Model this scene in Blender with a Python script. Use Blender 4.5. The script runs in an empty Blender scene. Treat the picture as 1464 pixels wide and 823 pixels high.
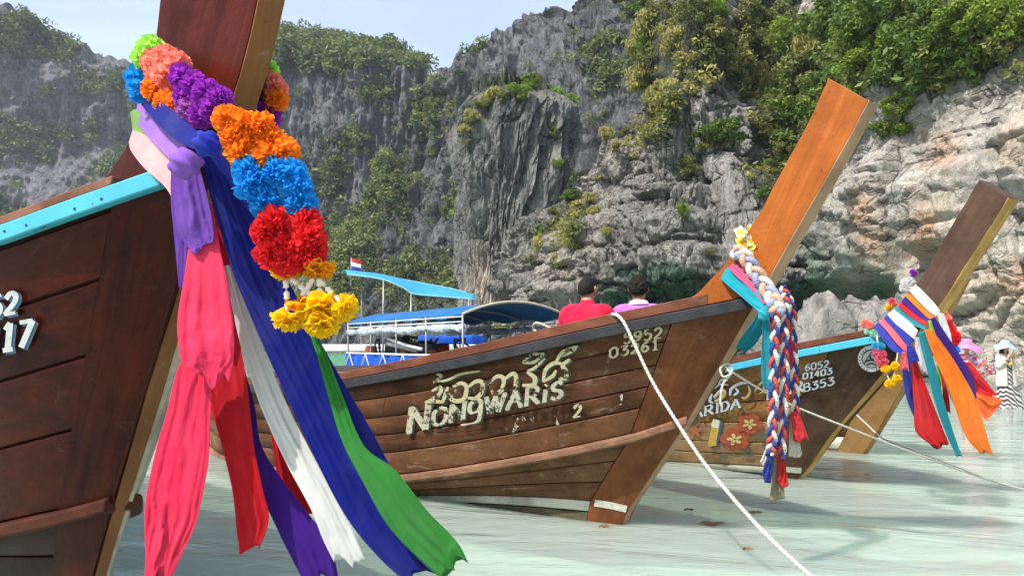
# Longtail boats moored in the shallows of a limestone bay
import bpy, bmesh, math, random
import numpy as np
from mathutils import Vector, Matrix
from mathutils.bvhtree import BVHTree

R = math.radians
SC = bpy.context.scene
COL = SC.collection

# ------------------------------------------------------------------ camera
FPX, CX, CY, HORIZON, EYE = 1057.0, 732.0, 411.5, 492.0, 1.5
PITCH = math.atan((HORIZON - CY) / FPX)
cam_d = bpy.data.cameras.new('camera')
cam_d.sensor_width = 36.0
cam_d.lens = FPX / 1464.0 * 36.0
cam_d.clip_start = 0.05
cam_d.clip_end = 5000.0
cam = bpy.data.objects.new('camera', cam_d)
COL.objects.link(cam)
cam.location = (0, 0, EYE)
cam.rotation_euler = (R(90) + PITCH, 0, 0)
SC.camera = cam

# ------------------------------------------------------------------ world and sun
SUN_EL, SUN_AZ = 54.0, 219.0          # azimuth of the sun, degrees counter-clockwise from +X
SUN_DIR = Vector((math.cos(R(SUN_AZ)) * math.cos(R(SUN_EL)), math.sin(R(SUN_AZ)) * math.cos(R(SUN_EL)), math.sin(R(SUN_EL))))
world = bpy.data.worlds.new('World')
SC.world = world
world.use_nodes = True
wn = world.node_tree
for n in list(wn.nodes):
    wn.nodes.remove(n)
w_out = wn.nodes.new('ShaderNodeOutputWorld')
w_bg = wn.nodes.new('ShaderNodeBackground')
w_sky = wn.nodes.new('ShaderNodeTexSky')
w_sky.sky_type = 'NISHITA'
w_sky.sun_disc = False
w_sky.sun_elevation = R(SUN_EL)
w_sky.sun_rotation = R(90.0 - SUN_AZ)
w_sky.altitude = 0
w_sky.air_density = 1.0
w_sky.dust_density = 5.0
w_sky.ozone_density = 1.2
w_bg.inputs['Strength'].default_value = 0.15
# thin high cloud veil over the clear sky
w_tc = wn.nodes.new('ShaderNodeTexCoord'); w_mp = wn.nodes.new('ShaderNodeMapping'); w_mp.inputs['Scale'].default_value = (1.2, 1.2, 3.5)
w_nz = wn.nodes.new('ShaderNodeTexNoise'); w_nz.inputs['Scale'].default_value = 2.2; w_nz.inputs['Detail'].default_value = 6.0; w_nz.inputs['Roughness'].default_value = 0.55; w_nz.inputs['Distortion'].default_value = 0.8
w_rm = wn.nodes.new('ShaderNodeMapRange'); w_rm.inputs['From Min'].default_value = 0.40; w_rm.inputs['From Max'].default_value = 0.72; w_rm.inputs['To Min'].default_value = 0.36; w_rm.inputs['To Max'].default_value = 0.56
w_mx = wn.nodes.new('ShaderNodeMix'); w_mx.data_type = 'RGBA'; w_mx.inputs[7].default_value = (4.7, 5.5, 7.0, 1)
wn.links.new(w_tc.outputs['Generated'], w_mp.inputs[0]); wn.links.new(w_mp.outputs[0], w_nz.inputs['Vector']); wn.links.new(w_nz.outputs[0], w_rm.inputs['Value'])
wn.links.new(w_rm.outputs[0], w_mx.inputs[0]); wn.links.new(w_sky.outputs[0], w_mx.inputs[6]); wn.links.new(w_mx.outputs[2], w_bg.inputs['Color'])
wn.links.new(w_bg.outputs[0], w_out.inputs['Surface'])

sun_d = bpy.data.lights.new('sun', 'SUN')
sun_d.energy = 4.2
sun_d.angle = R(0.55)
sun_d.color = (1.0, 0.955, 0.88)
sun = bpy.data.objects.new('sun', sun_d)
COL.objects.link(sun)
sun.rotation_euler = SUN_DIR.to_track_quat('Z', 'Y').to_euler()
sun.location = SUN_DIR * 60

SC.view_settings.view_transform = 'Standard'
SC.view_settings.look = 'None'
SC.view_settings.exposure = 0.70
SC.view_settings.gamma = 1.0
SC.cycles.max_bounces = 5
SC.cycles.transparent_max_bounces = 12
SC.cycles.caustics_reflective = False
SC.cycles.caustics_refractive = False
SC.cycles.use_denoising = True
# ------------------------------------------------------------------ picture rays
_cp, _sp = math.cos(PITCH), math.sin(PITCH)
CAM = np.array([0.0, 0.0, EYE])

def ray(px, py):
    dx, dy = (px - CX) / FPX, (CY - py) / FPX
    return np.array([dx, _cp - dy * _sp, _sp + dy * _cp])

def at_y(px, py, Y):
    r = ray(px, py)
    return CAM + r * (Y / r[1])

def at_z(px, py, z=0.0):
    r = ray(px, py)
    return CAM + r * ((z - EYE) / r[2])

def proj(P):
    P = np.asarray(P, float)
    x, y, z = P[..., 0], P[..., 1], P[..., 2] - EYE
    f = y * _cp + z * _sp
    u = -y * _sp + z * _cp
    return CX + FPX * x / f, CY - FPX * u / f

def ipl(x, pts):
    a = np.asarray(pts, float)
    return np.interp(x, a[:, 0], a[:, 1])

def spline(pts, n):
    """Catmull-Rom through pts (k,d) -> (n,d)"""
    p = np.asarray(pts, float)
    k = len(p)
    if k == 2:
        t = np.linspace(0, 1, n)[:, None]
        return p[0] * (1 - t) + p[1] * t
    q = np.vstack([2 * p[0] - p[1], p, 2 * p[-1] - p[-2]])
    t = np.linspace(0, k - 1 - 1e-9, n)
    i = t.astype(int)
    f = (t - i)[:, None]
    a, b, c, d = q[i], q[i + 1], q[i + 2], q[i + 3]
    return 0.5 * (2 * b + (c - a) * f + (2 * a - 5 * b + 4 * c - d) * f ** 2 + (3 * b - a - 3 * c + d) * f ** 3)

def sstep(a, b, x):
    t = np.clip((x - a) / (b - a), 0, 1)
    return t * t * (3 - 2 * t)

# ------------------------------------------------------------------ noise
def _h(ix, iy, iz):
    n = (ix.astype(np.int64) * 374761393 + iy.astype(np.int64) * 668265263 + iz.astype(np.int64) * 2147483647 // 7) & 0xffffffff
    n = ((n ^ (n >> 13)) * 1274126177) & 0xffffffff
    n = ((n ^ (n >> 16)) * 2246822519) & 0xffffffff
    return ((n ^ (n >> 15)) & 0xffffff) / float(0xffffff)

def vn(x, y, z=0.0):
    x, y, z = np.broadcast_arrays(np.asarray(x, float), np.asarray(y, float), np.asarray(z, float))
    ix, iy, iz = np.floor(x), np.floor(y), np.floor(z)
    fx, fy, fz = x - ix, y - iy, z - iz
    fx, fy, fz = [f * f * f * (f * (f * 6 - 15) + 10) for f in (fx, fy, fz)]
    r = 0
    for a in (0, 1):
        wx = fx if a else 1 - fx
        for b in (0, 1):
            wy = fy if b else 1 - fy
            for c in (0, 1):
                wz = fz if c else 1 - fz
                r = r + wx * wy * wz * _h(ix + a, iy + b, iz + c)
    return r * 2 - 1

def fbm(x, y, z=0.0, o=4, g=0.5):
    r, a = 0, 1.0
    for k in range(o):
        r = r + a * vn(x * 2 ** k + 17.3 * k, y * 2 ** k + 9.1 * k, z * 2 ** k + 3.7 * k)
        a *= g
    return r

def ridged(x, y, z=0.0, o=3):
    r, a = 0, 1.0
    for k in range(o):
        r = r + a * (1 - 2 * np.abs(vn(x * 2 ** k + 31.7 * k, y * 2 ** k + 5.3 * k, z + k * 7.7)))
        a *= 0.5
    return r

def worley(x, y, seed=0, box=True):
    ix, iy = np.floor(x), np.floor(y)
    f1 = np.full(x.shape, 9.0); f2 = f1.copy(); cid = np.zeros(x.shape)
    for a in (-1, 0, 1):
        for b in (-1, 0, 1):
            cx, cy = ix + a, iy + b
            s = np.full(x.shape, seed)
            px = cx + 0.15 + 0.7 * _h(cx, cy, s); py = cy + 0.15 + 0.7 * _h(cx, cy, s + 11)
            d = np.maximum(np.abs(px - x), np.abs(py - y)) * 0.7 + 0.3 * np.hypot(px - x, py - y) if box else np.hypot(px - x, py - y)
            m = d < f1
            f2 = np.where(m, f1, np.minimum(f2, d))
            cid = np.where(m, _h(cx, cy, s + 23), cid)
            f1 = np.where(m, d, f1)
    return f1, f2, cid

# ------------------------------------------------------------------ scene objects
def tag(o, label=None, cat=None, group=None, kind=None):
    if label: o['label'] = label
    if cat: o['category'] = cat
    if group: o['group'] = group
    if kind: o['kind'] = kind
    return o

def empty(name, loc=(0, 0, 0), rz=0.0):
    o = bpy.data.objects.new(name, None)
    o.empty_display_size = 0.2
    COL.objects.link(o)
    o.location = loc
    o.rotation_euler = (0, 0, rz)
    return o

def mesh_np(name, verts, faces, smooth=True):
    """verts (n,3); faces: (m,3|4) array or list of lists"""
    me = bpy.data.meshes.new(name)
    verts = np.asarray(verts, np.float32).reshape(-1, 3)
    if isinstance(faces, np.ndarray):
        m, k = faces.shape
        me.vertices.add(len(verts)); me.vertices.foreach_set('co', verts.ravel())
        me.loops.add(m * k); me.loops.foreach_set('vertex_index', faces.astype(np.int32).ravel())
        me.polygons.add(m)
        me.polygons.foreach_set('loop_start', np.arange(0, m * k, k, dtype=np.int32))
        me.update(calc_edges=True)
        me.validate()
    else:
        me.from_pydata(verts.tolist(), [], faces)
    if smooth:
        me.polygons.foreach_set('use_smooth', np.ones(len(me.polygons), bool))
    me.update()
    return me

def obj(name, me, mat=None, parent=None, loc=None):
    o = bpy.data.objects.new(name, me)
    COL.objects.link(o)
    if mat is not None and me is not None:
        if len(me.materials) == 0: me.materials.append(mat)
        elif me.materials[0] is not mat:
            o.material_slots[0].link = 'OBJECT'; o.material_slots[0].material = mat
    if parent is not None: o.parent = parent
    if loc is not None: o.location = loc
    return o

def copy_tree(o, parent=None):
    c = o.copy(); COL.objects.link(c)
    if parent is not None: c.parent = parent
    for ch in list(o.children): copy_tree(ch, c)
    return c

def grid_faces(nr, nc, closed=False):
    c = nc if closed else nc - 1
    i = np.arange(nr - 1)[:, None] * nc; j = np.arange(c)[None, :]
    a = i + j; b = i + (j + 1) % nc
    return np.stack([a, b, b + nc, a + nc], -1).reshape(-1, 4)

class MB:
    """collects geometry for one mesh"""
    def __init__(s): s.v = []; s.f = []
    def add(s, v, f):
        k = len(s.v); s.v += [tuple(map(float, p)) for p in v]
        s.f += [[int(i) + k for i in q] for q in f]
    def box(s, c, d, rot=None):
        c = np.asarray(c, float); h = np.asarray(d, float) / 2
        p = np.array([[x, y, z] for x in (-1, 1) for y in (-1, 1) for z in (-1, 1)]) * h
        if rot is not None: p = p @ np.asarray(rot).T
        s.add(p + c, [(0, 1, 3, 2), (4, 6, 7, 5), (0, 4, 5, 1), (2, 3, 7, 6), (0, 2, 6, 4), (1, 5, 7, 3)])
    def tube(s, path, r, n=8, cap=True):
        p = np.asarray(path, float); k = len(p)
        r = np.broadcast_to(np.asarray(r, float), (k,))
        t = np.gradient(p, axis=0); t /= np.linalg.norm(t, axis=1)[:, None] + 1e-12
        up = np.array([0, 0, 1.0]) if abs(t[0][2]) < .9 else np.array([1.0, 0, 0])
        a = np.cross(t[0], up); a /= np.linalg.norm(a)
        th = np.linspace(0, 2 * math.pi, n, endpoint=False)
        V = []
        for i in range(k):
            a = a - t[i] * (a @ t[i]); a /= np.linalg.norm(a) + 1e-12
            b = np.cross(t[i], a)
            V += list(p[i] + r[i] * (np.cos(th)[:, None] * a + np.sin(th)[:, None] * b))
        F = grid_faces(k, n, True).tolist()
        if cap: F += [list(range(n))[::-1], list(range((k - 1) * n, k * n))]
        s.add(V, F)
    def grid(s, P):
        P = np.asarray(P, float); nr, nc = P.shape[:2]
        s.add(P.reshape(-1, 3), grid_faces(nr, nc))
    def build(s, name, mat=None, parent=None, smooth=True, loc=None, bevel=0, seg=2):
        me = mesh_np(name, s.v, s.f, smooth)
        o = obj(name, me, mat, parent, loc)
        if bevel:
            m = o.modifiers.new('bevel', 'BEVEL'); m.width = bevel; m.segments = seg; m.limit_method = 'ANGLE'; m.angle_limit = R(35)
            m.harden_normals = False
        return o

def auto_smooth(o, ang=40):
    me = o.data
    bm = bmesh.new(); bm.from_mesh(me)
    bmesh.ops.recalc_face_normals(bm, faces=bm.faces)
    for e in bm.edges:
        if len(e.link_faces) == 2 and e.calc_face_angle(0) > R(ang): e.smooth = False
    bm.to_mesh(me); bm.free()
    return o

# ------------------------------------------------------------------ materials
class NT:
    def __init__(s, name):
        s.m = bpy.data.materials.new(name); s.m.use_nodes = True
        s.t = s.m.node_tree
        s.b = s.t.nodes['Principled BSDF']; s.o = s.t.nodes['Material Output']
    def n(s, typ, **kw):
        x = s.t.nodes.new(typ)
        for k, v in kw.items():
            if hasattr(x, k) and k not in x.inputs: setattr(x, k, v)
            else: x.inputs[k].default_value = v
        return x
    def l(s, a, b): s.t.links.new(a, b)
    def coord(s, scale=(1, 1, 1), which='Object', rot=(0, 0, 0)):
        c = s.n('ShaderNodeTexCoord'); out = c.outputs[which]
        if any(rot):
            r = s.n('ShaderNodeMapping'); r.inputs['Rotation'].default_value = rot
            s.l(out, r.inputs[0]); out = r.outputs[0]
        m = s.n('ShaderNodeMapping'); m.inputs['Scale'].default_value = scale
        s.l(out, m.inputs[0]); return m.outputs[0]
    def noise(s, vec, scale, detail=5, rough=0.6, dist=0.0):
        x = s.n('ShaderNodeTexNoise'); s.l(vec, x.inputs['Vector'])
        x.inputs['Scale'].default_value = scale; x.inputs['Detail'].default_value = detail
        x.inputs['Roughness'].default_value = rough; x.inputs['Distortion'].default_value = dist
        return x.outputs[0]
    def ramp(s, fac, stops, interp='LINEAR'):
        r = s.n('ShaderNodeValToRGB'); r.color_ramp.interpolation = interp
        e = r.color_ramp.elements
        while len(e) < len(stops): e.new(0.5)
        for q, (p, c) in zip(e, stops):
            q.position = p
            q.color = (c, c, c, 1) if isinstance(c, (int, float)) else (*c, 1)
        s.l(fac, r.inputs[0]); return r.outputs[0]
    def mix(s, fac, a, b, blend='MIX'):
        x = s.n('ShaderNodeMix', data_type='RGBA', blend_type=blend)
        for k, v in ((0, fac), (6, a), (7, b)):
            if hasattr(v, 'links'): s.l(v, x.inputs[k])
            else: x.inputs[k].default_value = v if k == 0 else (*v, 1)
        return x.outputs[2]
    def math(s, op, a, b=0.5, clamp=False):
        x = s.n('ShaderNodeMath', operation=op); x.use_clamp = clamp
        for k, v in ((0, a), (1, b)):
            if hasattr(v, 'links'): s.l(v, x.inputs[k])
            else: x.inputs[k].default_value = v
        return x.outputs[0]
    def attr(s, name):
        x = s.n('ShaderNodeAttribute'); x.attribute_name = name; return x
    def bump(s, h, strength=0.4, dist=0.02, prev=None):
        x = s.n('ShaderNodeBump'); x.inputs['Strength'].default_value = strength; x.inputs['Distance'].default_value = dist
        s.l(h, x.inputs['Height'])
        if prev is not None: s.l(prev, x.inputs['Normal'])
        return x.outputs[0]
    def done(s, color=None, rough=None, normal=None, **kw):
        b = s.b
        for key, v in (('Base Color', color), ('Roughness', rough), ('Normal', normal)):
            if v is None: continue
            if hasattr(v, 'links'): s.l(v, b.inputs[key])
            elif key == 'Base Color': b.inputs[key].default_value = (*v, 1)
            else: b.inputs[key].default_value = v
        for k, v in kw.items(): b.inputs[k.replace('_', ' ')].default_value = v
        return s.m

MATS = {}
def memo(f):
    def g(*a):
        k = (f.__name__,) + a
        if k not in MATS: MATS[k] = f(*a)
        return MATS[k]
    return g

@memo
def m_plain(c, rough=0.6, metal=0.0, var=0.12):
    t = NT('paint')
    v = t.coord()
    n = t.noise(v, 9.0, 4)
    col = t.mix(t.ramp(n, [(0.3, 0.0), (0.75, 1.0)]), tuple(x * (1 - var) for x in c), tuple(min(1, x * (1 + var)) for x in c))
    t.b.inputs['Specular IOR Level'].default_value = 0.2
    return t.done(col, rough, Metallic=metal)

@memo
def m_wood(dark, light, rough, grime, axis, wet=0.0):
    """planked timber: grain along the given local axis"""
    t = NT('timber')
    sc = [14, 14, 14]; sc['xyz'.index(axis[0])] = 0.9
    rot = (0, R(float(axis[1:]) if len(axis) > 1 else 0), 0)
    v = t.coord(tuple(sc), rot=rot)
    obi = t.n('ShaderNodeObjectInfo')
    off = t.n('ShaderNodeVectorMath', operation='ADD')
    cmb = t.n('ShaderNodeCombineXYZ'); rr = t.math('MULTIPLY', obi.outputs['Random'], 57.0)
    for k in range(3): t.l(rr, cmb.inputs[k])
    t.l(v, off.inputs[0]); t.l(cmb.outputs[0], off.inputs[1])
    g = t.noise(off.outputs[0], 1.0, 7, 0.62, 0.6)
    c = t.mix(t.ramp(g, [(0.28, 0.0), (0.72, 1.0)]), dark, light)
    v2 = t.coord((1, 1, 1))
    big = t.noise(v2, 2.3, 6, 0.65)
    c = t.mix(t.ramp(big, [(0.40, 0.0), (0.62, 1.0)]), c, t.mix(0.6, c, tuple(x * 0.35 for x in dark)))
    c = t.mix(t.math('MULTIPLY', t.math('SUBTRACT', obi.outputs['Random'], 0.3), 0.5, True), c, tuple(x * 1.25 for x in light))
    sx = [2.2, 2.2, 2.2]; sx['xyz'.index(axis[0])] = 0.6
    sc2 = t.noise(t.coord(tuple(sx)), 4.0, 8, 0.72, 1.2)
    c = t.mix(t.math('MULTIPLY', t.ramp(sc2, [(0.58, 0.0), (0.70, 1.0)]), grime), c, (0.33, 0.26, 0.19))
    nick = t.noise(t.coord((3, 3, 3)), 11.0, 3, 0.5)
    c = t.mix(t.math('MULTIPLY', t.ramp(nick, [(0.66, 0.0), (0.72, 1.0)]), 0.5), c, tuple(x * 0.3 for x in dark))
    nb = t.bump(g, 0.35, 0.006)
    nb = t.bump(sc2, 0.25, 0.01, nb)
    ro = t.ramp(big, [(0.3, max(0.05, rough - 0.12)), (0.7, min(1, rough + 0.15))])
    t.b.inputs['Specular IOR Level'].default_value = wet or 0.09
    return t.done(c, ro, nb)

@memo
def m_cloth(c, sheen=0.3, trans=0.25):
    t = NT('cloth')
    v = t.coord()
    w = t.noise(v, 6.0, 4, 0.6)
    col = t.mix(t.ramp(w, [(0.3, 0.0), (0.7, 1.0)]), tuple(x * 0.86 for x in c), tuple(min(1, x * 1.06) for x in c))
    fd = t.noise(t.coord((1, 1, 0.5)), 2.6, 5, 0.65, 0.5)
    col = t.mix(t.ramp(fd, [(0.45, 0.0), (0.75, 0.30)]), col, tuple(min(1, x * 0.85 + 0.10) for x in c))
    col = t.mix(t.ramp(t.noise(t.coord(), 9.0, 6, 0.7), [(0.62, 0.0), (0.76, 0.35)]), col, tuple(x * 0.55 + 0.01 for x in c))
    fine = t.noise(t.coord((1, 1, 1)), 420.0, 2, 0.5)
    nb = t.bump(fine, 0.18, 0.002)
    wr = t.noise(t.coord((5, 5, 1.2)), 4.0, 4, 0.55, 0.8)
    nb = t.bump(wr, 0.20, 0.012, nb)
    w2 = t.noise(t.coord((3.0, 3.0, 2.0), rot=(0.3, 0.7, 0.2)), 7.0, 3, 0.5, 1.5)
    nb = t.bump(t.ramp(w2, [(0.40, 1.0), (0.50, 0.0), (0.60, 1.0)]), 0.07, 0.008, nb)
    m = t.done(col, 0.85, nb, Sheen_Weight=sheen * 0.15, Sheen_Roughness=0.5)
    t.b.inputs['Specular IOR Level'].default_value = 0.08
    tr = t.n('ShaderNodeBsdfTranslucent'); t.l(col, tr.inputs['Color']); t.l(nb, tr.inputs['Normal'])
    ms = t.n('ShaderNodeMixShader'); ms.inputs[0].default_value = trans
    t.l(t.b.outputs[0], ms.inputs[1]); t.l(tr.outputs[0], ms.inputs[2]); t.l(ms.outputs[0], t.o.inputs['Surface'])
    return m

@memo
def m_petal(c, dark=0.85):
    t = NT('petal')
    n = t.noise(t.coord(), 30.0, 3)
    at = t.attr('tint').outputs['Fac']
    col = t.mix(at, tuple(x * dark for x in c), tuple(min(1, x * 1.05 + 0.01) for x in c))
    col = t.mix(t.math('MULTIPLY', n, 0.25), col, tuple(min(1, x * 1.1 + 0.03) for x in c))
    m = t.done(col, 0.8)
    t.b.inputs['Specular IOR Level'].default_value = 0.2
    tr = t.n('ShaderNodeBsdfTranslucent'); t.l(col, tr.inputs['Color'])
    ms = t.n('ShaderNodeMixShader'); ms.inputs[0].default_value = 0.5
    t.l(t.b.outputs[0], ms.inputs[1]); t.l(tr.outputs[0], ms.inputs[2]); t.l(ms.outputs[0], t.o.inputs['Surface'])
    return m

@memo
def m_leaf(a, b, c):
    """a..b leaf tones by per-leaf tint, c a few odd leaves"""
    t = NT('leaf')
    at = t.attr('tint').outputs['Fac']
    col = t.ramp(at, [(0.0, a), (0.55, b), (0.9, b), (1.0, c)])
    m = t.done(col, 0.55)
    t.b.inputs['Specular IOR Level'].default_value = 0.3
    tr = t.n('ShaderNodeBsdfTranslucent'); t.l(col, tr.inputs['Color'])
    ms = t.n('ShaderNodeMixShader'); ms.inputs[0].default_value = 0.35
    t.l(t.b.outputs[0], ms.inputs[1]); t.l(tr.outputs[0], ms.inputs[2]); t.l(ms.outputs[0], t.o.inputs['Surface'])
    return m
# ------------------------------------------------------------------ sea bed and water
def m_sand():
    t = NT('sand')
    v = t.coord((1, 1, 1))
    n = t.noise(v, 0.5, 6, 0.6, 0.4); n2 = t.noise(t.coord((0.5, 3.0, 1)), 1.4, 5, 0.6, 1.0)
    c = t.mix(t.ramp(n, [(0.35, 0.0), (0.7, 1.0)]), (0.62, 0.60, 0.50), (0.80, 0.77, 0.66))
    c = t.mix(t.math('MULTIPLY', t.ramp(n2, [(0.4, 0.0), (0.65, 1.0)]), 0.35), c, (0.86, 0.83, 0.74))  # paler ripple streaks in the sand colour stand in for caustic light
    return t.done(c, 0.95, t.bump(n2, 0.6, 0.08))

def m_water():
    t = NT('water')
    v = t.coord((0.55, 1.7, 1.0), rot=(0, 0, R(14)))
    a = t.noise(v, 1.05, 4, 0.5, 0.9)
    b = t.noise(t.coord((0.7, 1.5, 1.0), rot=(0, 0, R(-20))), 4.2, 3, 0.5, 0.5)
    f_ = t.noise(t.coord((0.8, 2.2, 1.0), rot=(0, 0, R(8))), 11.0, 2, 0.5, 0.4)
    h = t.math('ADD', t.math('ADD', t.math('MULTIPLY', a, 1.0), t.math('MULTIPLY', b, 0.24)), t.math('MULTIPLY', f_, 0.035))
    nb = t.bump(h, 0.33, 0.13)
    milk = t.n('ShaderNodeSubsurfaceScattering'); milk.falloff = 'BURLEY'; milk.inputs['Color'].default_value = (0.50, 0.61, 0.54, 1); milk.inputs['Scale'].default_value = 0.28; milk.inputs['Radius'].default_value = (0.8, 1.2, 1.1)
    t.l(nb, milk.inputs['Normal'])
    clear = t.n('ShaderNodeBsdfTransparent'); clear.inputs['Color'].default_value = (0.66, 0.84, 0.765, 1)
    body = t.n('ShaderNodeMixShader'); body.inputs[0].default_value = 0.50
    t.l(milk.outputs[0], body.inputs[1]); t.l(clear.outputs[0], body.inputs[2])
    gl = t.n('ShaderNodeBsdfGlossy'); gl.inputs['Roughness'].default_value = 0.04; t.l(nb, gl.inputs['Normal'])
    fr = t.n('ShaderNodeFresnel'); fr.inputs['IOR'].default_value = 1.33; t.l(nb, fr.inputs['Normal'])
    ms = t.n('ShaderNodeMixShader'); t.l(fr.outputs[0], ms.inputs[0])
    t.l(body.outputs[0], ms.inputs[1]); t.l(gl.outputs[0], ms.inputs[2])
    t.l(ms.outputs[0], t.o.inputs['Surface'])
    return t.m

def sheet_obj(name, z, mat, near=None):
    q = np.concatenate([-np.geomspace(3000, 12, 26), np.linspace(-11, 30, 60), np.geomspace(32, 3000, 26)])
    X, Y = np.meshgrid(q, q)
    Z = np.full_like(X, z)
    if near is not None: Z = Z + near(X, Y)
    o = obj(name, mesh_np(name, np.stack([X, Y, Z], -1), grid_faces(*X.shape)), mat)
    return tag(o, kind='structure')

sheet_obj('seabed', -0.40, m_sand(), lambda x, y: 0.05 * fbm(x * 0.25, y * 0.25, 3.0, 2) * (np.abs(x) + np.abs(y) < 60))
WATER = sheet_obj('sea_water', 0.0, m_water())
WATER['label'] = 'pale milky turquoise shallow sea over white sand'

# ------------------------------------------------------------------ rock
def m_rock(name, lo, mid, hi, flute=1.0, bstr=0.8, crack=1.0):
    t = NT(name)
    v = t.coord((1, 1, 0.16 if flute else 0.8))
    fl = t.noise(v, 1.6 * max(flute, 0.25), 6, 0.70, 0.4)
    big = t.noise(t.coord((1, 1, 0.7)), 0.11, 4, 0.6)
    fine = t.noise(t.coord((1, 1, 0.45)), 3.4, 5, 0.75)
    c = t.ramp(fl, [(0.28, lo), (0.47, mid), (0.68, hi)])
    c = t.mix(t.ramp(big, [(0.42, 0.0), (0.60, 0.75)]), c, t.mix(0.62, c, lo))
    c = t.mix(t.ramp(fine, [(0.40, 0.0), (0.66, 0.5)]), c, hi)
    st = t.noise(t.coord((1.0, 1.0, 0.05)), 1.0, 4, 0.6)
    c = t.mix(t.ramp(st, [(0.54, 0.0), (0.66, 0.6)]), c, tuple(x * 0.42 for x in lo))
    warm = t.noise(t.coord((1, 1, 0.5)), 0.33, 4, 0.6)
    ta = t.attr('tan').outputs['Fac']; oa = t.attr('orange').outputs['Fac']; ga = t.attr('algae').outputs['Fac']; va = t.attr('turf').outputs['Fac']
    tanc = t.mix(t.ramp(fine, [(0.35, 0.0), (0.65, 1.0)]), (0.33, 0.275, 0.205), (0.52, 0.465, 0.385))
    c = t.mix(t.math('MULTIPLY', ta, t.ramp(warm, [(0.32, 0.25), (0.52, 1.0)])), c, tanc)
    orc = t.mix(t.ramp(fine, [(0.35, 0.0), (0.65, 1.0)]), (0.30, 0.11, 0.03), (0.50, 0.26, 0.10))
    c = t.mix(t.math('MULTIPLY', oa, t.ramp(fl, [(0.35, 0.1), (0.6, 0.8)])), c, orc)
    alc = t.mix(t.ramp(fine, [(0.38, 0.0), (0.66, 1.0)]), (0.016, 0.058, 0.038), (0.085, 0.17, 0.115))
    c = t.mix(t.math('MULTIPLY', ga, 0.92), c, alc)
    tv = t.noise(t.coord((1, 1, 1)), 0.6, 4, 0.7)
    trf = t.ramp(tv, [(0.3, (0.016, 0.028, 0.010)), (0.5, (0.035, 0.052, 0.017)), (0.7, (0.085, 0.085, 0.032))])
    c = t.mix(va, c, trf)
    # fracture lines: blocky joints, dirt-dark in the crack
    wv = t.n('ShaderNodeVectorMath', operation='ADD'); nz = t.n('ShaderNodeTexNoise'); nz.inputs['Scale'].default_value = 0.9 * crack; nz.inputs['Detail'].default_value = 3
    base = t.coord((1, 1, 1)); t.l(base, nz.inputs['Vector'])
    sc_ = t.n('ShaderNodeVectorMath', operation='SCALE'); t.l(nz.outputs[1], sc_.inputs[0]); sc_.inputs['Scale'].default_value = 0.9 / crack
    t.l(base, wv.inputs[0]); t.l(sc_.outputs[0], wv.inputs[1])
    cr = None
    for (scl, zs, wd, amt) in ((0.55 * crack, 0.45 if flute else 1.7, 0.045, 0.75), (1.9 * crack, 0.40 if flute else 1.5, 0.05, 0.5)):
        mp = t.n('ShaderNodeMapping'); mp.inputs['Scale'].default_value = (1, 1, zs); t.l(wv.outputs[0], mp.inputs[0])
        vo = t.n('ShaderNodeTexVoronoi'); vo.feature = 'DISTANCE_TO_EDGE'; vo.inputs['Scale'].default_value = scl; t.l(mp.outputs[0], vo.inputs['Vector'])
        g = t.ramp(vo.outputs[0], [(0.0, 0.0), (wd, 1.0)])
        gate = t.ramp(t.noise(t.coord((1, 1, 1)), 0.5 * crack, 3), [(0.42, 0.0), (0.56, 1.0)])
        gk = t.math('SUBTRACT', 1.0, t.math('MULTIPLY', t.math('SUBTRACT', 1.0, g), gate))
        c = t.mix(t.math('MULTIPLY', t.math('SUBTRACT', 1.0, gk), amt), c, tuple(x * 0.35 for x in lo))
        cr = gk if cr is None else t.math('ADD', cr, t.math('MULTIPLY', gk, 0.6))
    h = t.math('ADD', t.math('ADD', fl, t.math('MULTIPLY', fine, 1.1)), t.math('MULTIPLY', cr, 0.5))
    nb = t.bump(h, bstr, 0.45 / crack)
    m = t.done(c, 0.93, nb)
    t.b.inputs['Specular IOR Level'].default_value = 0.15
    return m

M_NEAR = m_rock('limestone_near', (0.070, 0.070, 0.068), (0.255, 0.250, 0.236), (0.50, 0.49, 0.46), 1.0, 1.0, 1.0)
M_WALL = m_rock('limestone_wall', (0.10, 0.10, 0.096), (0.27, 0.265, 0.25), (0.46, 0.45, 0.42), 0.0, 0.6, 0.9)
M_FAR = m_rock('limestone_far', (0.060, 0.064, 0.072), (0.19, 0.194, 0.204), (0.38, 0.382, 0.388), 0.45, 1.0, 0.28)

def gauss(px, py, pts):
    r = np.zeros_like(px)
    for (x, y, sx, sy) in pts:
        r = np.maximum(r, np.exp(-((px - x) / sx) ** 2 - ((py - y) / sy) ** 2))
    return r

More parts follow.
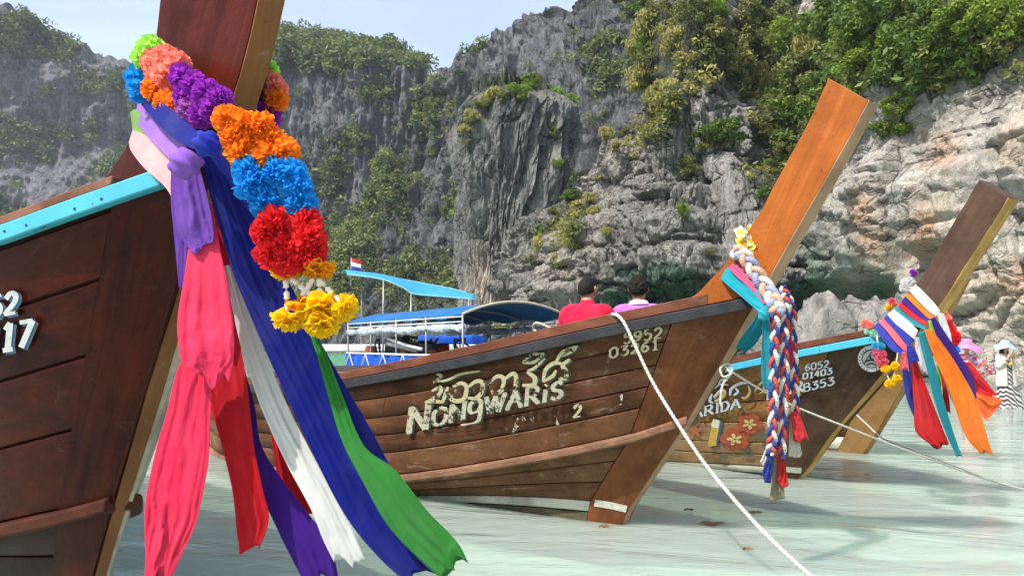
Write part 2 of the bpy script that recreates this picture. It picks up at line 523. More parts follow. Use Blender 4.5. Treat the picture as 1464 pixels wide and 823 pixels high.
class Cliff:
    """a rock sheet standing on a plan curve; disp pushes it towards the viewer's side"""
    def __init__(s, name, plan, crest, zlo, ns, nz, lean, disp, mat, label=None, marks=None, back=12.0, span=None):
        p = spline(plan, ns) if len(plan) > 2 else spline(plan, ns)
        d = np.gradient(p, axis=0); d /= np.linalg.norm(d, axis=1)[:, None]
        n = np.stack([d[:, 1], -d[:, 0]], -1)          # right of travel = towards viewer when going left to right
        arc = np.concatenate([[0], np.cumsum(np.linalg.norm(np.diff(p, axis=0), axis=1))])
        top = crest(p, n)                               # crest height per column
        t = np.linspace(0, 1, nz)
        Z = zlo + (top[None, :] - zlo) * t[:, None]
        S = np.broadcast_to(arc, Z.shape)
        off = disp(S, Z, t[:, None] * np.ones_like(Z), top) - lean(S, Z, t[:, None] * np.ones_like(Z))
        P = np.zeros(Z.shape + (3,))
        P[..., 0] = p[:, 0] + n[:, 0] * off; P[..., 1] = p[:, 1] + n[:, 1] * off; P[..., 2] = Z
        # roll the crest backwards
        ext = []
        for k, (bk, dz) in enumerate(((0.12, -0.0), (0.45, -0.03), (1.0, -0.25))):
            q = P[-1].copy(); q[:, 0] -= n[:, 0] * back * bk; q[:, 1] -= n[:, 1] * back * bk; q[:, 2] += dz * back + 0.3 * vn(arc * 0.7, k * 3.0)
            ext.append(q)
        P = np.concatenate([P, np.array(ext)], 0)
        s.P = P; s.n = n; s.nz = nz
        f = grid_faces(*P.shape[:2])
        me = mesh_np(name, P.reshape(-1, 3), f, False)
        s.px, s.py = proj(P)
        for k in ('tan', 'orange', 'algae', 'turf'):
            a = me.attributes.new(k, 'FLOAT', 'POINT')
            val = np.zeros(P.shape[:2])
            if marks and k in marks: val = marks[k](s)
            a.data.foreach_set('value', np.clip(val, 0, 1).astype(np.float32).ravel())
        s.o = tag(obj(name, me, mat), label, kind='structure')
        s.N = None
    def find(s, px, py, frac=None):
        """surface point seen at a pixel"""
        d = (s.px[:s.nz] - px) ** 2 + (s.py[:s.nz] - py) ** 2
        i = np.unravel_index(np.argmin(d), d.shape)
        return s.P[i], s.n[i[1]]

def crest_from_px(line, lean_at_top=0.0, rough=0.0, freq=0.3):
    def f(p, n):
        q = p - n * lean_at_top
        Y = q[:, 1]
        px = CX + FPX * q[:, 0] / Y
        z = np.zeros(len(p))
        for _ in range(3):
            px = CX + FPX * q[:, 0] / (Y * _cp + (z - EYE) * _sp)
            py = ipl(px, line)
            dy = (CY - py) / FPX
            z = EYE + Y * (_sp + dy * _cp) / (_cp - dy * _sp)
        return z + rough * fbm(np.arange(len(p)) * freq, 2.0, 0.0, 3)
    return f

def col(px, Y):           # plan point on a picture column at distance Y
    return ((px - CX) / FPX * Y, Y)

# far forested mountain on the left
lineA = [(-400, 120), (-200, 70), (-60, 40), (0, 31), (40, 29), (75, 46), (120, 72), (150, 84), (180, 93), (205, 104), (240, 116), (300, 140), (400, 190), (470, 260)]
def dispA(S, Z, t, top):
    return 16 * fbm(S / 70, Z / 60, 1.0, 4) + 6 * ridged(S / 22, Z / 60, 2.0, 3) + 2.2 * ridged(S / 4, Z / 30, 5.0, 2) + 2.5 * fbm(S / 7, Z / 5, 8.0, 3)
def leanA(S, Z, t):
    return 70 * (t ** 1.0) + 25 * sstep(0.2, 0.6, t)
A = Cliff('mountain', [col(-420, 300), col(-100, 330), col(160, 340), col(480, 330)], crest_from_px(lineA, 95, 2.0), -3, 330, 230, leanA, dispA, M_FAR,
          'far forested limestone mountain beside the leftmost boat prow', back=60,
          marks={'turf': lambda s: sstep(-0.1, 0.35, fbm(s.P[..., 0] / 20, s.P[..., 2] / 15, 4.0, 4) + 0.8 * (gauss(s.px, s.py, [(150, 235, 90, 40), (60, 36, 120, 10), (70, 130, 60, 16), (200, 110, 50, 12)])) - 0.32)})

# grey wall with a wooded top
lineB = [(240, 100), (300, 72), (360, 58), (395, 52), (430, 47), (480, 54), (530, 64), (575, 74), (592, 88), (604, 112), (640, 150), (720, 230)]
def dispB(S, Z, t, top):
    return (9 * fbm(S / 45, Z / 90, 1.5, 3) + 3.0 * ridged(S / 6, Z / 70, 2.0, 3) + 1.7 * ridged(S / 1.9, Z / 30, 4.0, 2) + 3.0 * worley(S / 4 + .3 * vn(S / 6, Z / 6), Z / 30 + .3 * vn(S / 8, Z / 9), 3)[2] + 1.6 * worley(S / 1.5 + .3 * vn(S / 3, Z / 3), Z / 9, 6)[2]
            + 1.2 * fbm(S / 6, Z / 4, 6.0, 3) + 26 * (1 - sstep(0.0, 0.42, t)))
def leanB(S, Z, t):
    return 10 * t + 34 * sstep(0.84, 1.0, t) ** 1.5
B = Cliff('cliff_wall', [col(230, 262), col(400, 240), col(560, 228), col(730, 236)], crest_from_px(lineB, 44, 1.0), -3, 330, 250, leanB, dispB, M_FAR,
          'dark grey fluted cliff wall with wooded top', back=40,
          marks={'turf': lambda s: np.maximum((1 - sstep(84, 104, s.py + 8 * vn(s.P[..., 0] / 6, 3.0))) , np.maximum(gauss(s.px, s.py, [(540, 130, 26, 18), (500, 200, 24, 18), (480, 250, 20, 30)]) * .7, 0.9 * sstep(0.55, 0.75, 0.5 * fbm(s.P[..., 0] / 18, s.P[..., 2] / 16, 3.0, 4) + 1.0 * gauss(s.px, s.py, [(490, 370, 130, 90)]))))})

# ridge that climbs to the right
lineC = [(380, 470), (440, 430), (470, 385), (500, 325), (530, 262), (556, 205), (580, 150), (604, 118), (640, 95), (672, 78), (700, 66), (750, 50), (800, 24), (830, 8), (850, -10), (950, -90)]
def dispC(S, Z, t, top):
    return (6 * fbm(S / 26, Z / 50, 7.5, 3) + 2.4 * ridged(S / 4.2, Z / 40, 2.0, 3) + 1.3 * ridged(S / 1.3, Z / 16, 4.0, 2)
            + 0.9 * fbm(S / 3.5, Z / 3, 6.0, 3) + 12 * (1 - sstep(0.0, 0.35, t)) - 2.6 * worley(S / 6 + 0.3 * vn(S / 4, Z / 4), Z / 16)[2] + 1.5 * worley(S / 1.3 + .3 * vn(S / 3, Z / 3), Z / 6, 7)[2])
def leanC(S, Z, t):
    return 26 * t ** 1.2
C = Cliff('cliff_ridge', [col(390, 172), col(520, 165), col(680, 150), col(880, 122), col(960, 112)], crest_from_px(lineC, 26, 1.0, 0.5), -3, 420, 300, leanC, dispC, M_FAR,
          'grey pinnacled cliff ridge climbing behind the rock tower', back=25,
          marks={'turf': lambda s: np.maximum(gauss(s.px, s.py, [(560, 260, 34, 60), (500, 360, 50, 60), (610, 150, 34, 34), (450, 400, 60, 40), (600, 400, 70, 40)]) * 0.9,
                                              0.9 * sstep(0.35, 0.6, fbm(s.P[..., 0] / 9, s.P[..., 2] / 8, 3.0, 4)))})

# near fractured cliff
lineE = [(700, 560), (728, 510), (745, 440), (768, 385), (800, 285), (825, 198), (845, 118), (862, 48), (880, -5), (900, -120), (960, -260), (1200, -330)]
yb = 205
def mark_blk(px, py, xa, xb, ya, soft=10):
    return sstep(xa - soft, xa + soft, px) * (1 - sstep(xb - soft, xb + soft, px)) * sstep(ya - soft, ya + soft, py)
def dispE(S, Z, t, top):
    w = 0.5 * vn(S / 3, Z / 3, 2.0)
    f1, f2, cid = worley((S + 0.6 * w) / 1.5, (Z + w) / 2.6, 3)
    g1, g2, gid = worley((S + w) / 4.6, (Z + w) / 6.5, 8)
    h1, h2, hid = worley((S + .3 * w) / 0.55, (Z + .5 * w) / 1.1, 5)
    strat = (Z + 0.5 * w + 0.7 * vn(S / 7, 0.0, 4.0)) / 1.25
    fr = strat - np.floor(strat)
    d = 2.0 * fbm(S / 9, Z / 10, 7.0, 3) + 2.2 * (gid - 0.5) + 0.75 * (cid - 0.5) + 0.22 * (hid - 0.5)
    d -= 0.55 * (1 - sstep(0.02, 0.14, f2 - f1)) + 0.7 * (1 - sstep(0.02, 0.10, g2 - g1)) + 0.12 * (1 - sstep(0.02, 0.2, h2 - h1))
    d -= 0.28 * (1 - sstep(0.0, 0.16, fr)) * sstep(-0.3, 0.3, vn(S / 2.4, np.floor(strat), 9.0))
    d += 0.42 * ridged(S / 0.8, Z / 6, 2.0, 3) * (0.5 + 0.5 * sstep(6, 12, Z)) + 0.30 * fbm(S / 0.7, Z / 1.0, 3.0, 4, 0.62) + 0.55 * (worley((S + w) / 0.9, (Z + w) / 3.2, 41)[2] - .5)
    blk = sstep(6.0, 8.5, S) * (1 - sstep(21.0, 23, S)) * (1 - sstep(9.4 + 1.6 * vn(S / 3, 1.0), 11.0 + 1.6 * vn(S / 3, 1.0), Z))
    d += 3.4 * blk
    d -= 2.2 * (1 - sstep(4.0, 5.4, Z)) * sstep(6, 9, S)               # sea notch
    d -= 3.0 * sstep(19.5, 22.5, S) * (1 - sstep(26, 29, S)) * sstep(5, 9, Z)   # gully
    return d
def leanE(S, Z, t):
    return 0.20 * np.maximum(Z, 0) + 3.2 * sstep(11, 14, Z) + 2.2 * sstep(18, 21, Z)
def crestE(p, n):
    return np.minimum(crest_from_px(lineE, 5.0, 0.6, 0.4)(p, n), 36.0)
E = Cliff('cliff_face', [col(690, 60), col(770, 54), col(860, 47), col(1000, 43), col(1120, 42), col(1240, 46), col(1420, 52)], crestE, -1.5, 540, 380, leanE, dispE, M_NEAR,
          'near grey fractured limestone cliff behind the seated men', back=10,
          marks={'algae': lambda s: (1 - sstep(5.0, 6.3, s.P[..., 2] + 0.9 * vn(s.P[..., 0] / 1.5, s.P[..., 2] / 1.0))) * sstep(845, 875, s.px),
                 'tan': lambda s: np.maximum(gauss(s.px, s.py, [(840, 340, 40, 90), (800, 400, 40, 60), (880, 200, 40, 60), (960, 60, 90, 80)]) * 0.4, 0.04),
                 'turf': lambda s: 0.8 * sstep(0.2, 0.5, gauss(s.px, s.py, [(900, 110, 60, 110), (940, 150, 50, 50), (1000, 60, 130, 70), (1100, 60, 90, 130), (1090, 210, 40, 80), (820, 330, 20, 60)]) * 0.8 + 0.35 * fbm(s.P[..., 0] / 3, s.P[..., 2] / 3, 3.0, 4) - 0.1)})

# pale wall on the right
def dispW(S, Z, t, top):
    w = 0.6 * vn(S / 4, Z / 4, 2.0)
    g1, g2, gid = worley((S + w) / 5.5, (Z + w) / 3.4, 14)
    f1, f2, cid = worley((S + w) / 2.0, (Z + .6 * w) / 1.05, 23)
    strat = (Z + 0.10 * S + 0.35 * w) / 0.95
    fr = strat - np.floor(strat)
    d = 1.2 * fbm(S / 11, Z / 9, 27.0, 3) + 0.8 * (gid - 0.5) + 0.26 * (cid - 0.5)
    d -= 0.30 * (1 - sstep(0.0, 0.12, g2 - g1)) + 0.14 * (1 - sstep(0.0, 0.12, f2 - f1))
    d -= 0.24 * (1 - sstep(0.0, 0.12, fr)) * sstep(-0.2, 0.35, vn(S / 3.0, np.floor(strat) * 1.7, 9.0))
    d += 0.11 * fbm(S / 0.9, Z / 0.5, 3.0, 5, 0.65) + 0.28 * (worley((S + w) / 3.1, (Z + .1 * S + .3 * w) / 0.62, 47)[2] - .5)
    # buttress and recess on its left, cave at its foot, undercut at the far right
    d -= 2.6 * np.exp(-((S - 17.2) / 0.9) ** 2) * sstep(4.0, 6.0, Z) * (1 - sstep(10, 13, Z))
    d += 1.5 * sstep(17.6, 19.1, S) * (1 - sstep(21.6, 23, S)) * sstep(5.2, 6.0, Z) * (1 - sstep(8.4, 10, Z))
    d -= 3.8 * np.exp(-((S - 10.5) / 5.0) ** 4) * (1 - sstep(4.2, 5.4, Z))
    d -= 2.2 * (1 - sstep(1.3, 2.6, Z + 0.5 * vn(S / 2, 3.0))) * sstep(20, 24, S)
    return d
def leanW(S, Z, t):
    return -0.03 * np.maximum(Z, 0) + 1.2 * sstep(9.5, 12, Z) + 0.28 * np.maximum(Z - 11, 0)
W = Cliff('cliff_pale_wall', [col(1070, 52), col(1150, 46), col(1225, 38.5), col(1300, 34.5), col(1400, 31), col(1500, 28), col(1640, 26)], lambda p, n: np.full(len(p), 32.0), -1.5, 390, 320, leanW, dispW, M_WALL,
          'pale tan and grey limestone wall behind the dark prow', back=10,
          marks={'algae': lambda s: 1.0 * np.maximum(gauss(s.px, s.py, [(1150, 420, 75, 75), (1255, 415, 38, 28)]), (1 - sstep(0.3, 1.0, s.P[..., 2])) * 0.5),
                 'tan': lambda s: np.maximum(gauss(s.px, s.py, [(1420, 440, 100, 120), (1250, 400, 40, 50), (1350, 290, 50, 60), (1464, 180, 40, 60)]) * 0.85, 0.30),
                 'orange': lambda s: gauss(s.px, s.py, [(1318, 330, 22, 48), (1345, 215, 26, 30), (1232, 305, 16, 38), (1448, 210, 22, 24), (1240, 345, 20, 24), (1455, 400, 40, 24)]),
                 'turf': lambda s: 0.8 * sstep(0.3, 0.6, gauss(s.px, s.py, [(1300, 60, 190, 70), (1150, 150, 60, 120)]))})

# rock tower
def tower():
    L = [(100, 706), (118, 690), (150, 668), (190, 652), (240, 655), (300, 659), (360, 668), (430, 674), (513, 668), (530, 660)]
    Rr = [(100, 740), (112, 770), (135, 812), (150, 832), (190, 826), (260, 806), (310, 786), (380, 760), (430, 746), (513, 742), (530, 745)]
    Y0 = 76.0
    nz, nt = 240, 330
    ys = np.linspace(528, 112, nz)
    th = np.linspace(0, 2 * math.pi, nt, endpoint=False)
    P = np.zeros((nz, nt, 3))
    for i, y in enumerate(ys):
        l, r = ipl(y, L), ipl(y, Rr)
        a, b = at_y(l, y, Y0), at_y(r, y, Y0)
        cx, hw = (a[0] + b[0]) / 2, (b[0] - a[0]) / 2
        z = a[2]
        ca, sa = np.cos(th), np.sin(th)
        rr = 1.0 / (np.abs(ca) ** 2.6 + np.abs(sa) ** 2.6) ** (1 / 2.6)
        P[i, :, 0] = cx + hw * rr * ca
        P[i, :, 1] = Y0 + max(hw, 4.0) * 0.8 * rr * sa + 0.12 * z
        P[i, :, 2] = z
    ctr = P.mean(1, keepdims=True)
    out = P - ctr; out[..., 2] = 0
    rad = np.linalg.norm(out, axis=-1, keepdims=True) + 1e-6; out /= rad
    Z = P[..., 2]; S = np.broadcast_to(th * 6.0, Z.shape)
    q = np.stack([np.cos(th) * 5, np.sin(th) * 5], -1)
    w = 0.6 * vn(S / 2, Z / 4, 5.0)
    f1, f2, cid = worley((S + 1.2 * w) / 1.3, (Z + 2 * w) / 11.0, 31)
    d = (0.8 * fbm(q[:, 0] / 4, q[:, 1] / 4, Z / 9, 3) + 0.55 * (1 - 2 * np.abs(fbm(q[:, 0] / 1.3, q[:, 1] / 1.3, Z / 9, 3)))
         + 0.30 * fbm(q[:, 0] / 0.6, q[:, 1] / 0.6, Z / 2.4, 4, 0.6) + 0.5 * (cid - .5) - 0.3 * (1 - sstep(0.02, 0.10, f2 - f1)))
    d *= sstep(0, 3.0, rad[..., 0])
    P += out * d[..., None]
    P[-6:, :, 2] += np.abs(fbm(q[:, 0] / 1.0, q[:, 1] / 1.0, 0.0, 3))[None] * 1.2
    v = P.reshape(-1, 3); f = grid_faces(nz, nt, True)
    v = np.vstack([v, [P[-1, :, 0].mean(), P[-1, :, 1].mean(), P[-1, :, 2].mean() + .4]])
    k = np.arange(nt); tip = np.stack([(nz - 1) * nt + k, (nz - 1) * nt + (k + 1) % nt, np.full(nt, len(v) - 1), np.full(nt, len(v) - 1)], -1)
    me = mesh_np('rock_tower', v, [list(map(int, x)) for x in f] + [[int(x[0]), int(x[1]), int(x[2])] for x in tip], False)
    px, py = proj(v)
    vals = {'tan': gauss(px, py, [(715, 430, 50, 40), (690, 410, 24, 50)]) * 0.9, 'orange': 0 * px, 'algae': 0.0 * px,
            'turf': gauss(px, py, [(740, 118, 90, 14), (670, 165, 12, 30)])}
    for kk, val in vals.items():
        a = me.attributes.new(kk, 'FLOAT', 'POINT'); a.data.foreach_set('value', val.astype(np.float32))
    o = tag(obj('rock_tower', me, M_TOWER), 'tall dark limestone tower narrowing to a pale foot, shrubs on top', 'rock')
    return P, px[:-1].reshape(nz, nt), py[:-1].reshape(nz, nt)
M_TOWER = m_rock('limestone_tower', (0.045, 0.048, 0.050), (0.135, 0.137, 0.135), (0.30, 0.295, 0.28), 0.8, 0.9)
TP, TPX, TPY = tower()
# ------------------------------------------------------------------ longtail boats
class Boat:
    """wooden longtail boat. Local frame: x towards the bow, y to port, z up, origin on the water under the stem foot."""
    def __init__(s, name, foot, yaw, label):
        s.foot = np.array([foot[0], foot[1], 0.0]); s.yaw = yaw
        s.e1 = np.array([math.cos(R(yaw)), -math.sin(R(yaw)), 0]); s.e2 = np.array([-math.sin(R(yaw)), -math.cos(R(yaw)), 0])
        s.root = empty(name, s.foot, -R(yaw))
        tag(s.root, label, 'boat', 'longtail boats moored by the bow')
        s.px_per = 0
    def plane(s, px, py):                    # picture point -> (a, z) in the boat's centre plane
        r = ray(px, py)
        k = ((s.foot - CAM) @ s.e2) / (r @ s.e2)
        P = CAM + r * k
        return (P - s.foot) @ s.e1, P[2]
    def world(s, a, b, z):                   # b: outboard on the near (starboard) side
        return s.foot + np.multiply.outer(a, s.e1) + np.multiply.outer(b, s.e2) + np.multiply.outer(z, [0, 0, 1.0])
    def local(s, P):
        d = np.asarray(P) - s.foot
        return np.stack([d @ s.e1, -(d @ s.e2), d[..., 2]], -1)
    def profile(s, pts):
        return np.array([s.plane(*p) for p in pts])

    def make(s, front, back, tip_round, t, rows, L, wc, planks, mats, far_mat=None, deck=None, stern=2.2, grain=60):
        """front/back: picture outlines of the stem and prow in the centre plane.
        rows: list of (fraction key, picture line or None, z const, half-breadth amp, breadth length)"""
        s.t = t
        s.fr = s.profile(front); s.bk = s.profile(back)
        lo = s.fr[0] + (s.fr[0] - s.fr[1]) / (s.fr[0][1] - s.fr[1][1]) * (-0.38 - s.fr[0][1])
        fr = np.vstack([[lo], s.fr])
        s.frz = fr
        stem_a = lambda z: np.interp(z, fr[:, 1], fr[:, 0])
        s.stem_a = stem_a
        U = np.concatenate([np.linspace(0, 1, 14)[:-1] * 1.0, np.linspace(1.0, 4.5, 22)[:-1], np.linspace(4.5, L, 12)])
        s.U = U
        A, Bt, Z = [], [], []
        tap = 1 - 0.55 * sstep(L - stern, L, U)
        for (line, zc, amp, ln) in rows:
            b = t / 2 * (1.0 if not A else 0.62 if len(A) == 1 else 0.45) + amp * (1 - np.exp(-U / ln)) * tap
            if line is not None:
                ln_ = sorted(line)
                a0, z0 = s.plane(*max(line))
                a0 = stem_a(z0)
                z = np.full(len(U), z0)
                pmin = ln_[0][0]
                for _ in range(4):
                    P = s.world(a0 - U, b, z); px, py = proj(P)
                    yy = ipl(px, ln_)
                    Y = P[:, 1]; dy = (CY - yy) / FPX
                    z = EYE + Y * (_sp + dy * _cp) / (_cp - dy * _sp)
                    out = px < pmin
                    if out.any():
                        k = np.argmax(out); zk = z[max(k - 1, 0)]; sl = (z[max(k - 1, 0)] - z[max(k - 3, 0)]) / (U[max(k - 1, 0)] - U[max(k - 3, 0)] + 1e-6)
                        du = U[k:] - U[max(k - 1, 0)]
                        z[k:] = zk + sl * 1.2 * (1 - np.exp(-du / 1.2))
                a = a0 - U
            else:
                z = np.full(len(U), zc); a = stem_a(zc) - U
            A.append(a); Bt.append(b); Z.append(z)
        A, Bt, Z = map(np.array, (A, Bt, Z))
        # keep rows ordered where a picture line is only known near the bow
        for k in range(1, len(Z)):
            Z[k] = np.minimum(Z[k], Z[k - 1] - 0.05)
        s.RA, s.RB, s.RZ = A, Bt, Z
        nk = len(rows) - 1
        def surf(u, v):                      # v: 0 at gunwale .. nk at the bottom; u metres aft of the stem
            u, v = np.broadcast_arrays(np.asarray(u, float), np.asarray(v, float))
            k = np.clip(np.floor(v).astype(int), 0, nk - 1); f = v - k
            def q(T):
                r = np.zeros(u.shape)
                for i in range(nk):
                    m = k == i
                    if m.any():
                        x0 = np.interp(u[m], U, T[i]); x1 = np.interp(u[m], U, T[i + 1])
                        r[m] = x0 * (1 - f[m]) + x1 * f[m]
                return r
            return np.stack([q(A), -q(Bt), q(Z)], -1)
        s.surf = surf
        def normal(u, v):
            e = 0.02
            du = surf(u + e, v) - surf(np.maximum(u - e, 0), v); dv = surf(u, np.minimum(v + e, nk)) - surf(u, np.maximum(v - e, 0))
            n = np.cross(du, dv); n /= np.linalg.norm(n, axis=-1)[..., None] + 1e-9
            return np.where((n[..., 1] > 0)[..., None], -n, n)
        s.normal = normal
        s.nk, s.L = nk, L
        wcf = lambda v: np.interp(v, [0, nk], wc)
        # inner shell, both sides, bottom
        us = np.concatenate([[0], np.linspace(0.03, L, 40)]); vs = np.linspace(0, nk, 20)
        VV, UU = np.meshgrid(vs, us, indexing='ij')
        q = surf(UU, VV) - normal(UU, VV) * 0.030
        mb = MB(); mb.grid(q); mb.grid(q * np.array([1, -1, 1]))
        e = q[:, -1]; mb.grid(np.stack([e, e * np.array([1, -1, 1])], 1))         # transom
        e = q[-1]; mb.grid(np.stack([e, e * np.array([1, -1, 1])], 1))            # bottom
        mb.build('hull_shell', mats['shell'], s.root)
        # planks
        def plank(u0, u1, v0, v1, name, mat, lift=0.0, nu=26, gap=0.012, par=None):
            w = np.linspace(0, 1, nu)
            H = np.linalg.norm(surf(u1(v0) if callable(u1) else u1, v0) - surf(u1(v1) if callable(u1) else u1, v1)) + 1e-3
            g = gap / max(H, 0.05) * (v1 - v0) * 0.5
            vv = np.array([v0 + g, v0 + g, v0 + 3 * g, (v0 + v1) / 2, v1 - 3 * g, v1 - g, v1 - g])
            dd = np.array([-0.028, -0.004, 0.004, 0.007, 0.004, -0.004, -0.028]) + lift
            G = np.zeros((len(vv), nu, 3))
            for i, (v, d) in enumerate(zip(vv, dd)):
                a_ = u0(v) if callable(u0) else u0; b_ = u1(v) if callable(u1) else u1
                u = a_ + (b_ - a_) * w
                vq = np.full(nu, v)
                G[i] = surf(u, vq) + normal(u, vq) * d
            inner = surf(np.array([u0(v) if callable(u0) else u0 for v in vv]), vv); inner2 = surf(np.array([u1(v) if callable(u1) else u1 for v in vv]), vv)
            n0 = normal(np.array([u0(v) if callable(u0) else u0 for v in vv]), vv); n1 = normal(np.array([u1(v) if callable(u1) else u1 for v in vv]), vv)
            G = np.concatenate([(inner - n0 * 0.028)[:, None], G, (inner2 - n1 * 0.028)[:, None]], 1)
            m = MB(); m.grid(G)
            me = mesh_np(name, m.v, m.f)
            o = obj(name, me, mat, par or s.root)
            auto_smooth(o, 38)
            return o
        s.plank = plank
        rnd = random.Random(len(s.root.name) * 7 + len(planks))
        cheek_edge = lambda v: float(wcf(v))
        for (v0, v1, mk) in planks:
            m = mats[mk]
            cut = rnd.uniform(2.0, 4.0)
            for a_, b_ in ((lambda v: cheek_edge(v) + 0.008, lambda v, c=cut: c), (lambda v, c=cut: c + 0.008, lambda v: L)):
                plank(a_, b_, v0, v1, 'hull_plank', m)
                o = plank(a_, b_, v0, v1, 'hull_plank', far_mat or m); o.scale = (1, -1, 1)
        o = plank(lambda v: 0.0, lambda v: cheek_edge(v), 0.0, nk - 0.02, 'stem_cheek', mats['cheek'], 0.004, 10)
        # the cheek spans every row: rebuild it as a finer grid
        vs2 = np.linspace(0.01, nk - 0.02, 26); w = np.linspace(0, 1, 10)
        def cheek_grid(sgn):
            G = np.zeros((len(vs2), 12, 3))
            for i, v in enumerate(vs2):
                u = np.concatenate([[0.0], w * cheek_edge(v), [cheek_edge(v)]])
                d = np.concatenate([[-0.03], np.full(10, 0.014), [-0.03]])
                G[i] = surf(u, np.full(12, v)) + normal(np.maximum(u, 0.01), np.full(12, v)) * d[:, None]
            return G * np.array([1, sgn, 1])
        m = MB(); m.grid(cheek_grid(1)); o.data = mesh_np('stem_cheek', m.v, m.f); o.data.materials.append(mats['cheek']); auto_smooth(o, 40)
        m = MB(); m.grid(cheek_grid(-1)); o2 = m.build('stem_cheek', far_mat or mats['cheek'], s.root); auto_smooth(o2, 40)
        # gunwale: coloured outer strip and timber cap
        def rail(name, mat, z0, z1, o0, o1, ua=0.0, ub=None, both=True, nails=0):
            u = np.linspace(ua, ub or L, 60)
            g = surf(u, np.zeros(60)); nrm = normal(u, np.zeros(60)); nrm[:, 2] = 0; nrm /= np.linalg.norm(nrm, axis=1)[:, None]
            sec = [(o0, z0), (o1, z0), (o1, z1), (o0, z1)]
            loops = np.stack([g + nrm * oo + np.array([0, 0, zz]) for oo, zz in sec], 1)
            F = grid_faces(60, 4, True).tolist() + [[0, 1, 2, 3], [239, 238, 237, 236]]
            for sg in ((1, -1) if both else (1,)):
                mm = MB(); mm.add((loops * np.array([1, sg, 1])).reshape(-1, 3), F)
                ob = mm.build(name, mat, s.root, bevel=0.006, seg=2); auto_smooth(ob, 40)
                if nails and sg == 1:
                    for un in np.arange(ua + 0.06, min(4.5, L), nails):
                        i_ = min(58, int((un - ua) / ((ub or L) - ua) * 59)); c_ = (loops[i_, 1] + loops[i_, 2]) / 2 + [0, 0, 0.012 * math.sin(un * 37)]
                        th_ = np.linspace(0, 2 * math.pi, 8, endpoint=False); tx_ = loops[i_ + 1, 1] - loops[i_, 1]; tx_ = tx_ / np.linalg.norm(tx_); ou = nrm[i_]; up_ = np.cross(tx_, ou)
                        r1 = [c_ + ou * 0.001 + 0.007 * (math.cos(a) * tx_ + math.sin(a) * up_) for a in th_]; r2 = [c_ + ou * 0.0045 + 0.004 * (math.cos(a) * tx_ + math.sin(a) * up_) for a in th_]
                        nb_ = MB(); nb_.add(r1 + r2, grid_faces(2, 8, True).tolist() + [list(range(8, 16))]); nb_.build('nail', m_plain((0.06, 0.05, 0.045), 0.5), ob)
        s.rail = rail
        # prow: thick plank in the centre plane
        bk = s.bk
        low = [(stem_a(z) - 0.34, z) for z in (bk[-1][1] - 0.25, 0.6, 0.0, -0.34)]
        outl = [tuple(p) for p in fr] + [tuple(p) for p in bk] + low
        k = len(outl)
        fine = []
        pts = np.vstack([spline(fr, 40), spline(bk, 34), np.array(low)])
        rj = np.random.default_rng(len(pts) + int(s.yaw)); pts[:74] += rj.normal(size=(74, 2)) * 0.0022
        k = len(pts)
        zg = float(Z[0][0]); zs = float(Z[1][0])
        ht = lambda z: t / 2 * float(np.interp(z, [-0.3, zs, zg, zg + 0.25], [0.42, 0.60, 0.97, 1.0]))
        s.ht = ht
        V = [(a, -ht(z), z) for a, z in pts] + [(a, ht(z), z) for a, z in pts]
        F = [[i, (i + 1) % k, k + (i + 1) % k, k + i] for i in range(k)]
        F += [list(range(k))[::-1], list(range(k, 2 * k))]
        m = MB(); m.add(V, F)
        me = mesh_np('prow', m.v, m.f, False)
        bm = bmesh.new(); bm.from_mesh(me)
        bmesh.ops.triangulate(bm, faces=[f for f in bm.faces if len(f.verts) > 4]); bmesh.ops.recalc_face_normals(bm, faces=bm.faces); bm.to_mesh(me); bm.free()
        o = obj('prow', me, mats['prow'], s.root)
        bv = o.modifiers.new('bevel', 'BEVEL'); bv.width = 0.012; bv.segments = 2; bv.angle_limit = R(50)
        s.prow = o
        # front facing strip of the stem, timber in a tone set per boat
        sp = spline(fr, 40)
        tg = np.gradient(sp, axis=0); tg /= np.linalg.norm(tg, axis=1)[:, None]
        out = np.stack([tg[:, 1], -tg[:, 0]], -1)
        m = MB()
        G = np.array([[(p[0] + o_[0] * d, y, p[1] + o_[1] * d) for (y, d) in ((4e-3 - ht(p[1]), -0.004), (4e-3 - ht(p[1]), 0.006), (ht(p[1]) - 4e-3, 0.006), (ht(p[1]) - 4e-3, -0.004))] for p, o_ in zip(sp, out)])
        m.grid(G)
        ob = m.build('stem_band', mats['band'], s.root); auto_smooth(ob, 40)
        # skin for painting on
        us = np.linspace(0.0, min(L, 6.0), 160); vs = np.linspace(0, nk, 60)
        VV, UU = np.meshgrid(vs, us, indexing='ij')
        q = surf(UU, VV) + normal(np.maximum(UU, 0.01), VV) * 0.0165
        w3 = s.foot + q[..., 0:1] * s.e1 - q[..., 1:2] * s.e2 + q[..., 2:3] * np.array([0, 0, 1.0])
        s.bvh = BVHTree.FromPolygons([tuple(p) for p in w3.reshape(-1, 3)], [tuple(map(int, f)) for f in grid_faces(60, 160)])
        if deck:
            z, u0, u1 = deck
            u = np.linspace(u0, u1, 12); G = []
            for ui in u:
                zr = [np.interp(ui, U, Z[i]) for i in range(len(rows))]; br = [np.interp(ui, U, Bt[i]) for i in range(len(rows))]
                b = np.interp(-z, [-x for x in zr], br) - 0.05
                a = np.interp(-z, [-x for x in zr], [np.interp(ui, U, A[i]) for i in range(len(rows))])
                G.append([(a, -b, z), (a, b, z)])
            m = MB(); m.grid(np.array(G)); m.build('foredeck', mats['shell'], s.root)
        return s

    def dist(s, px, py, b):                   # Y where a picture ray meets the plane b metres outboard of the centre plane
        r = ray(px, py)
        k = ((s.foot + s.e2 * b - CAM) @ s.e2) / (r @ s.e2)
        return (CAM + r * k)[1]

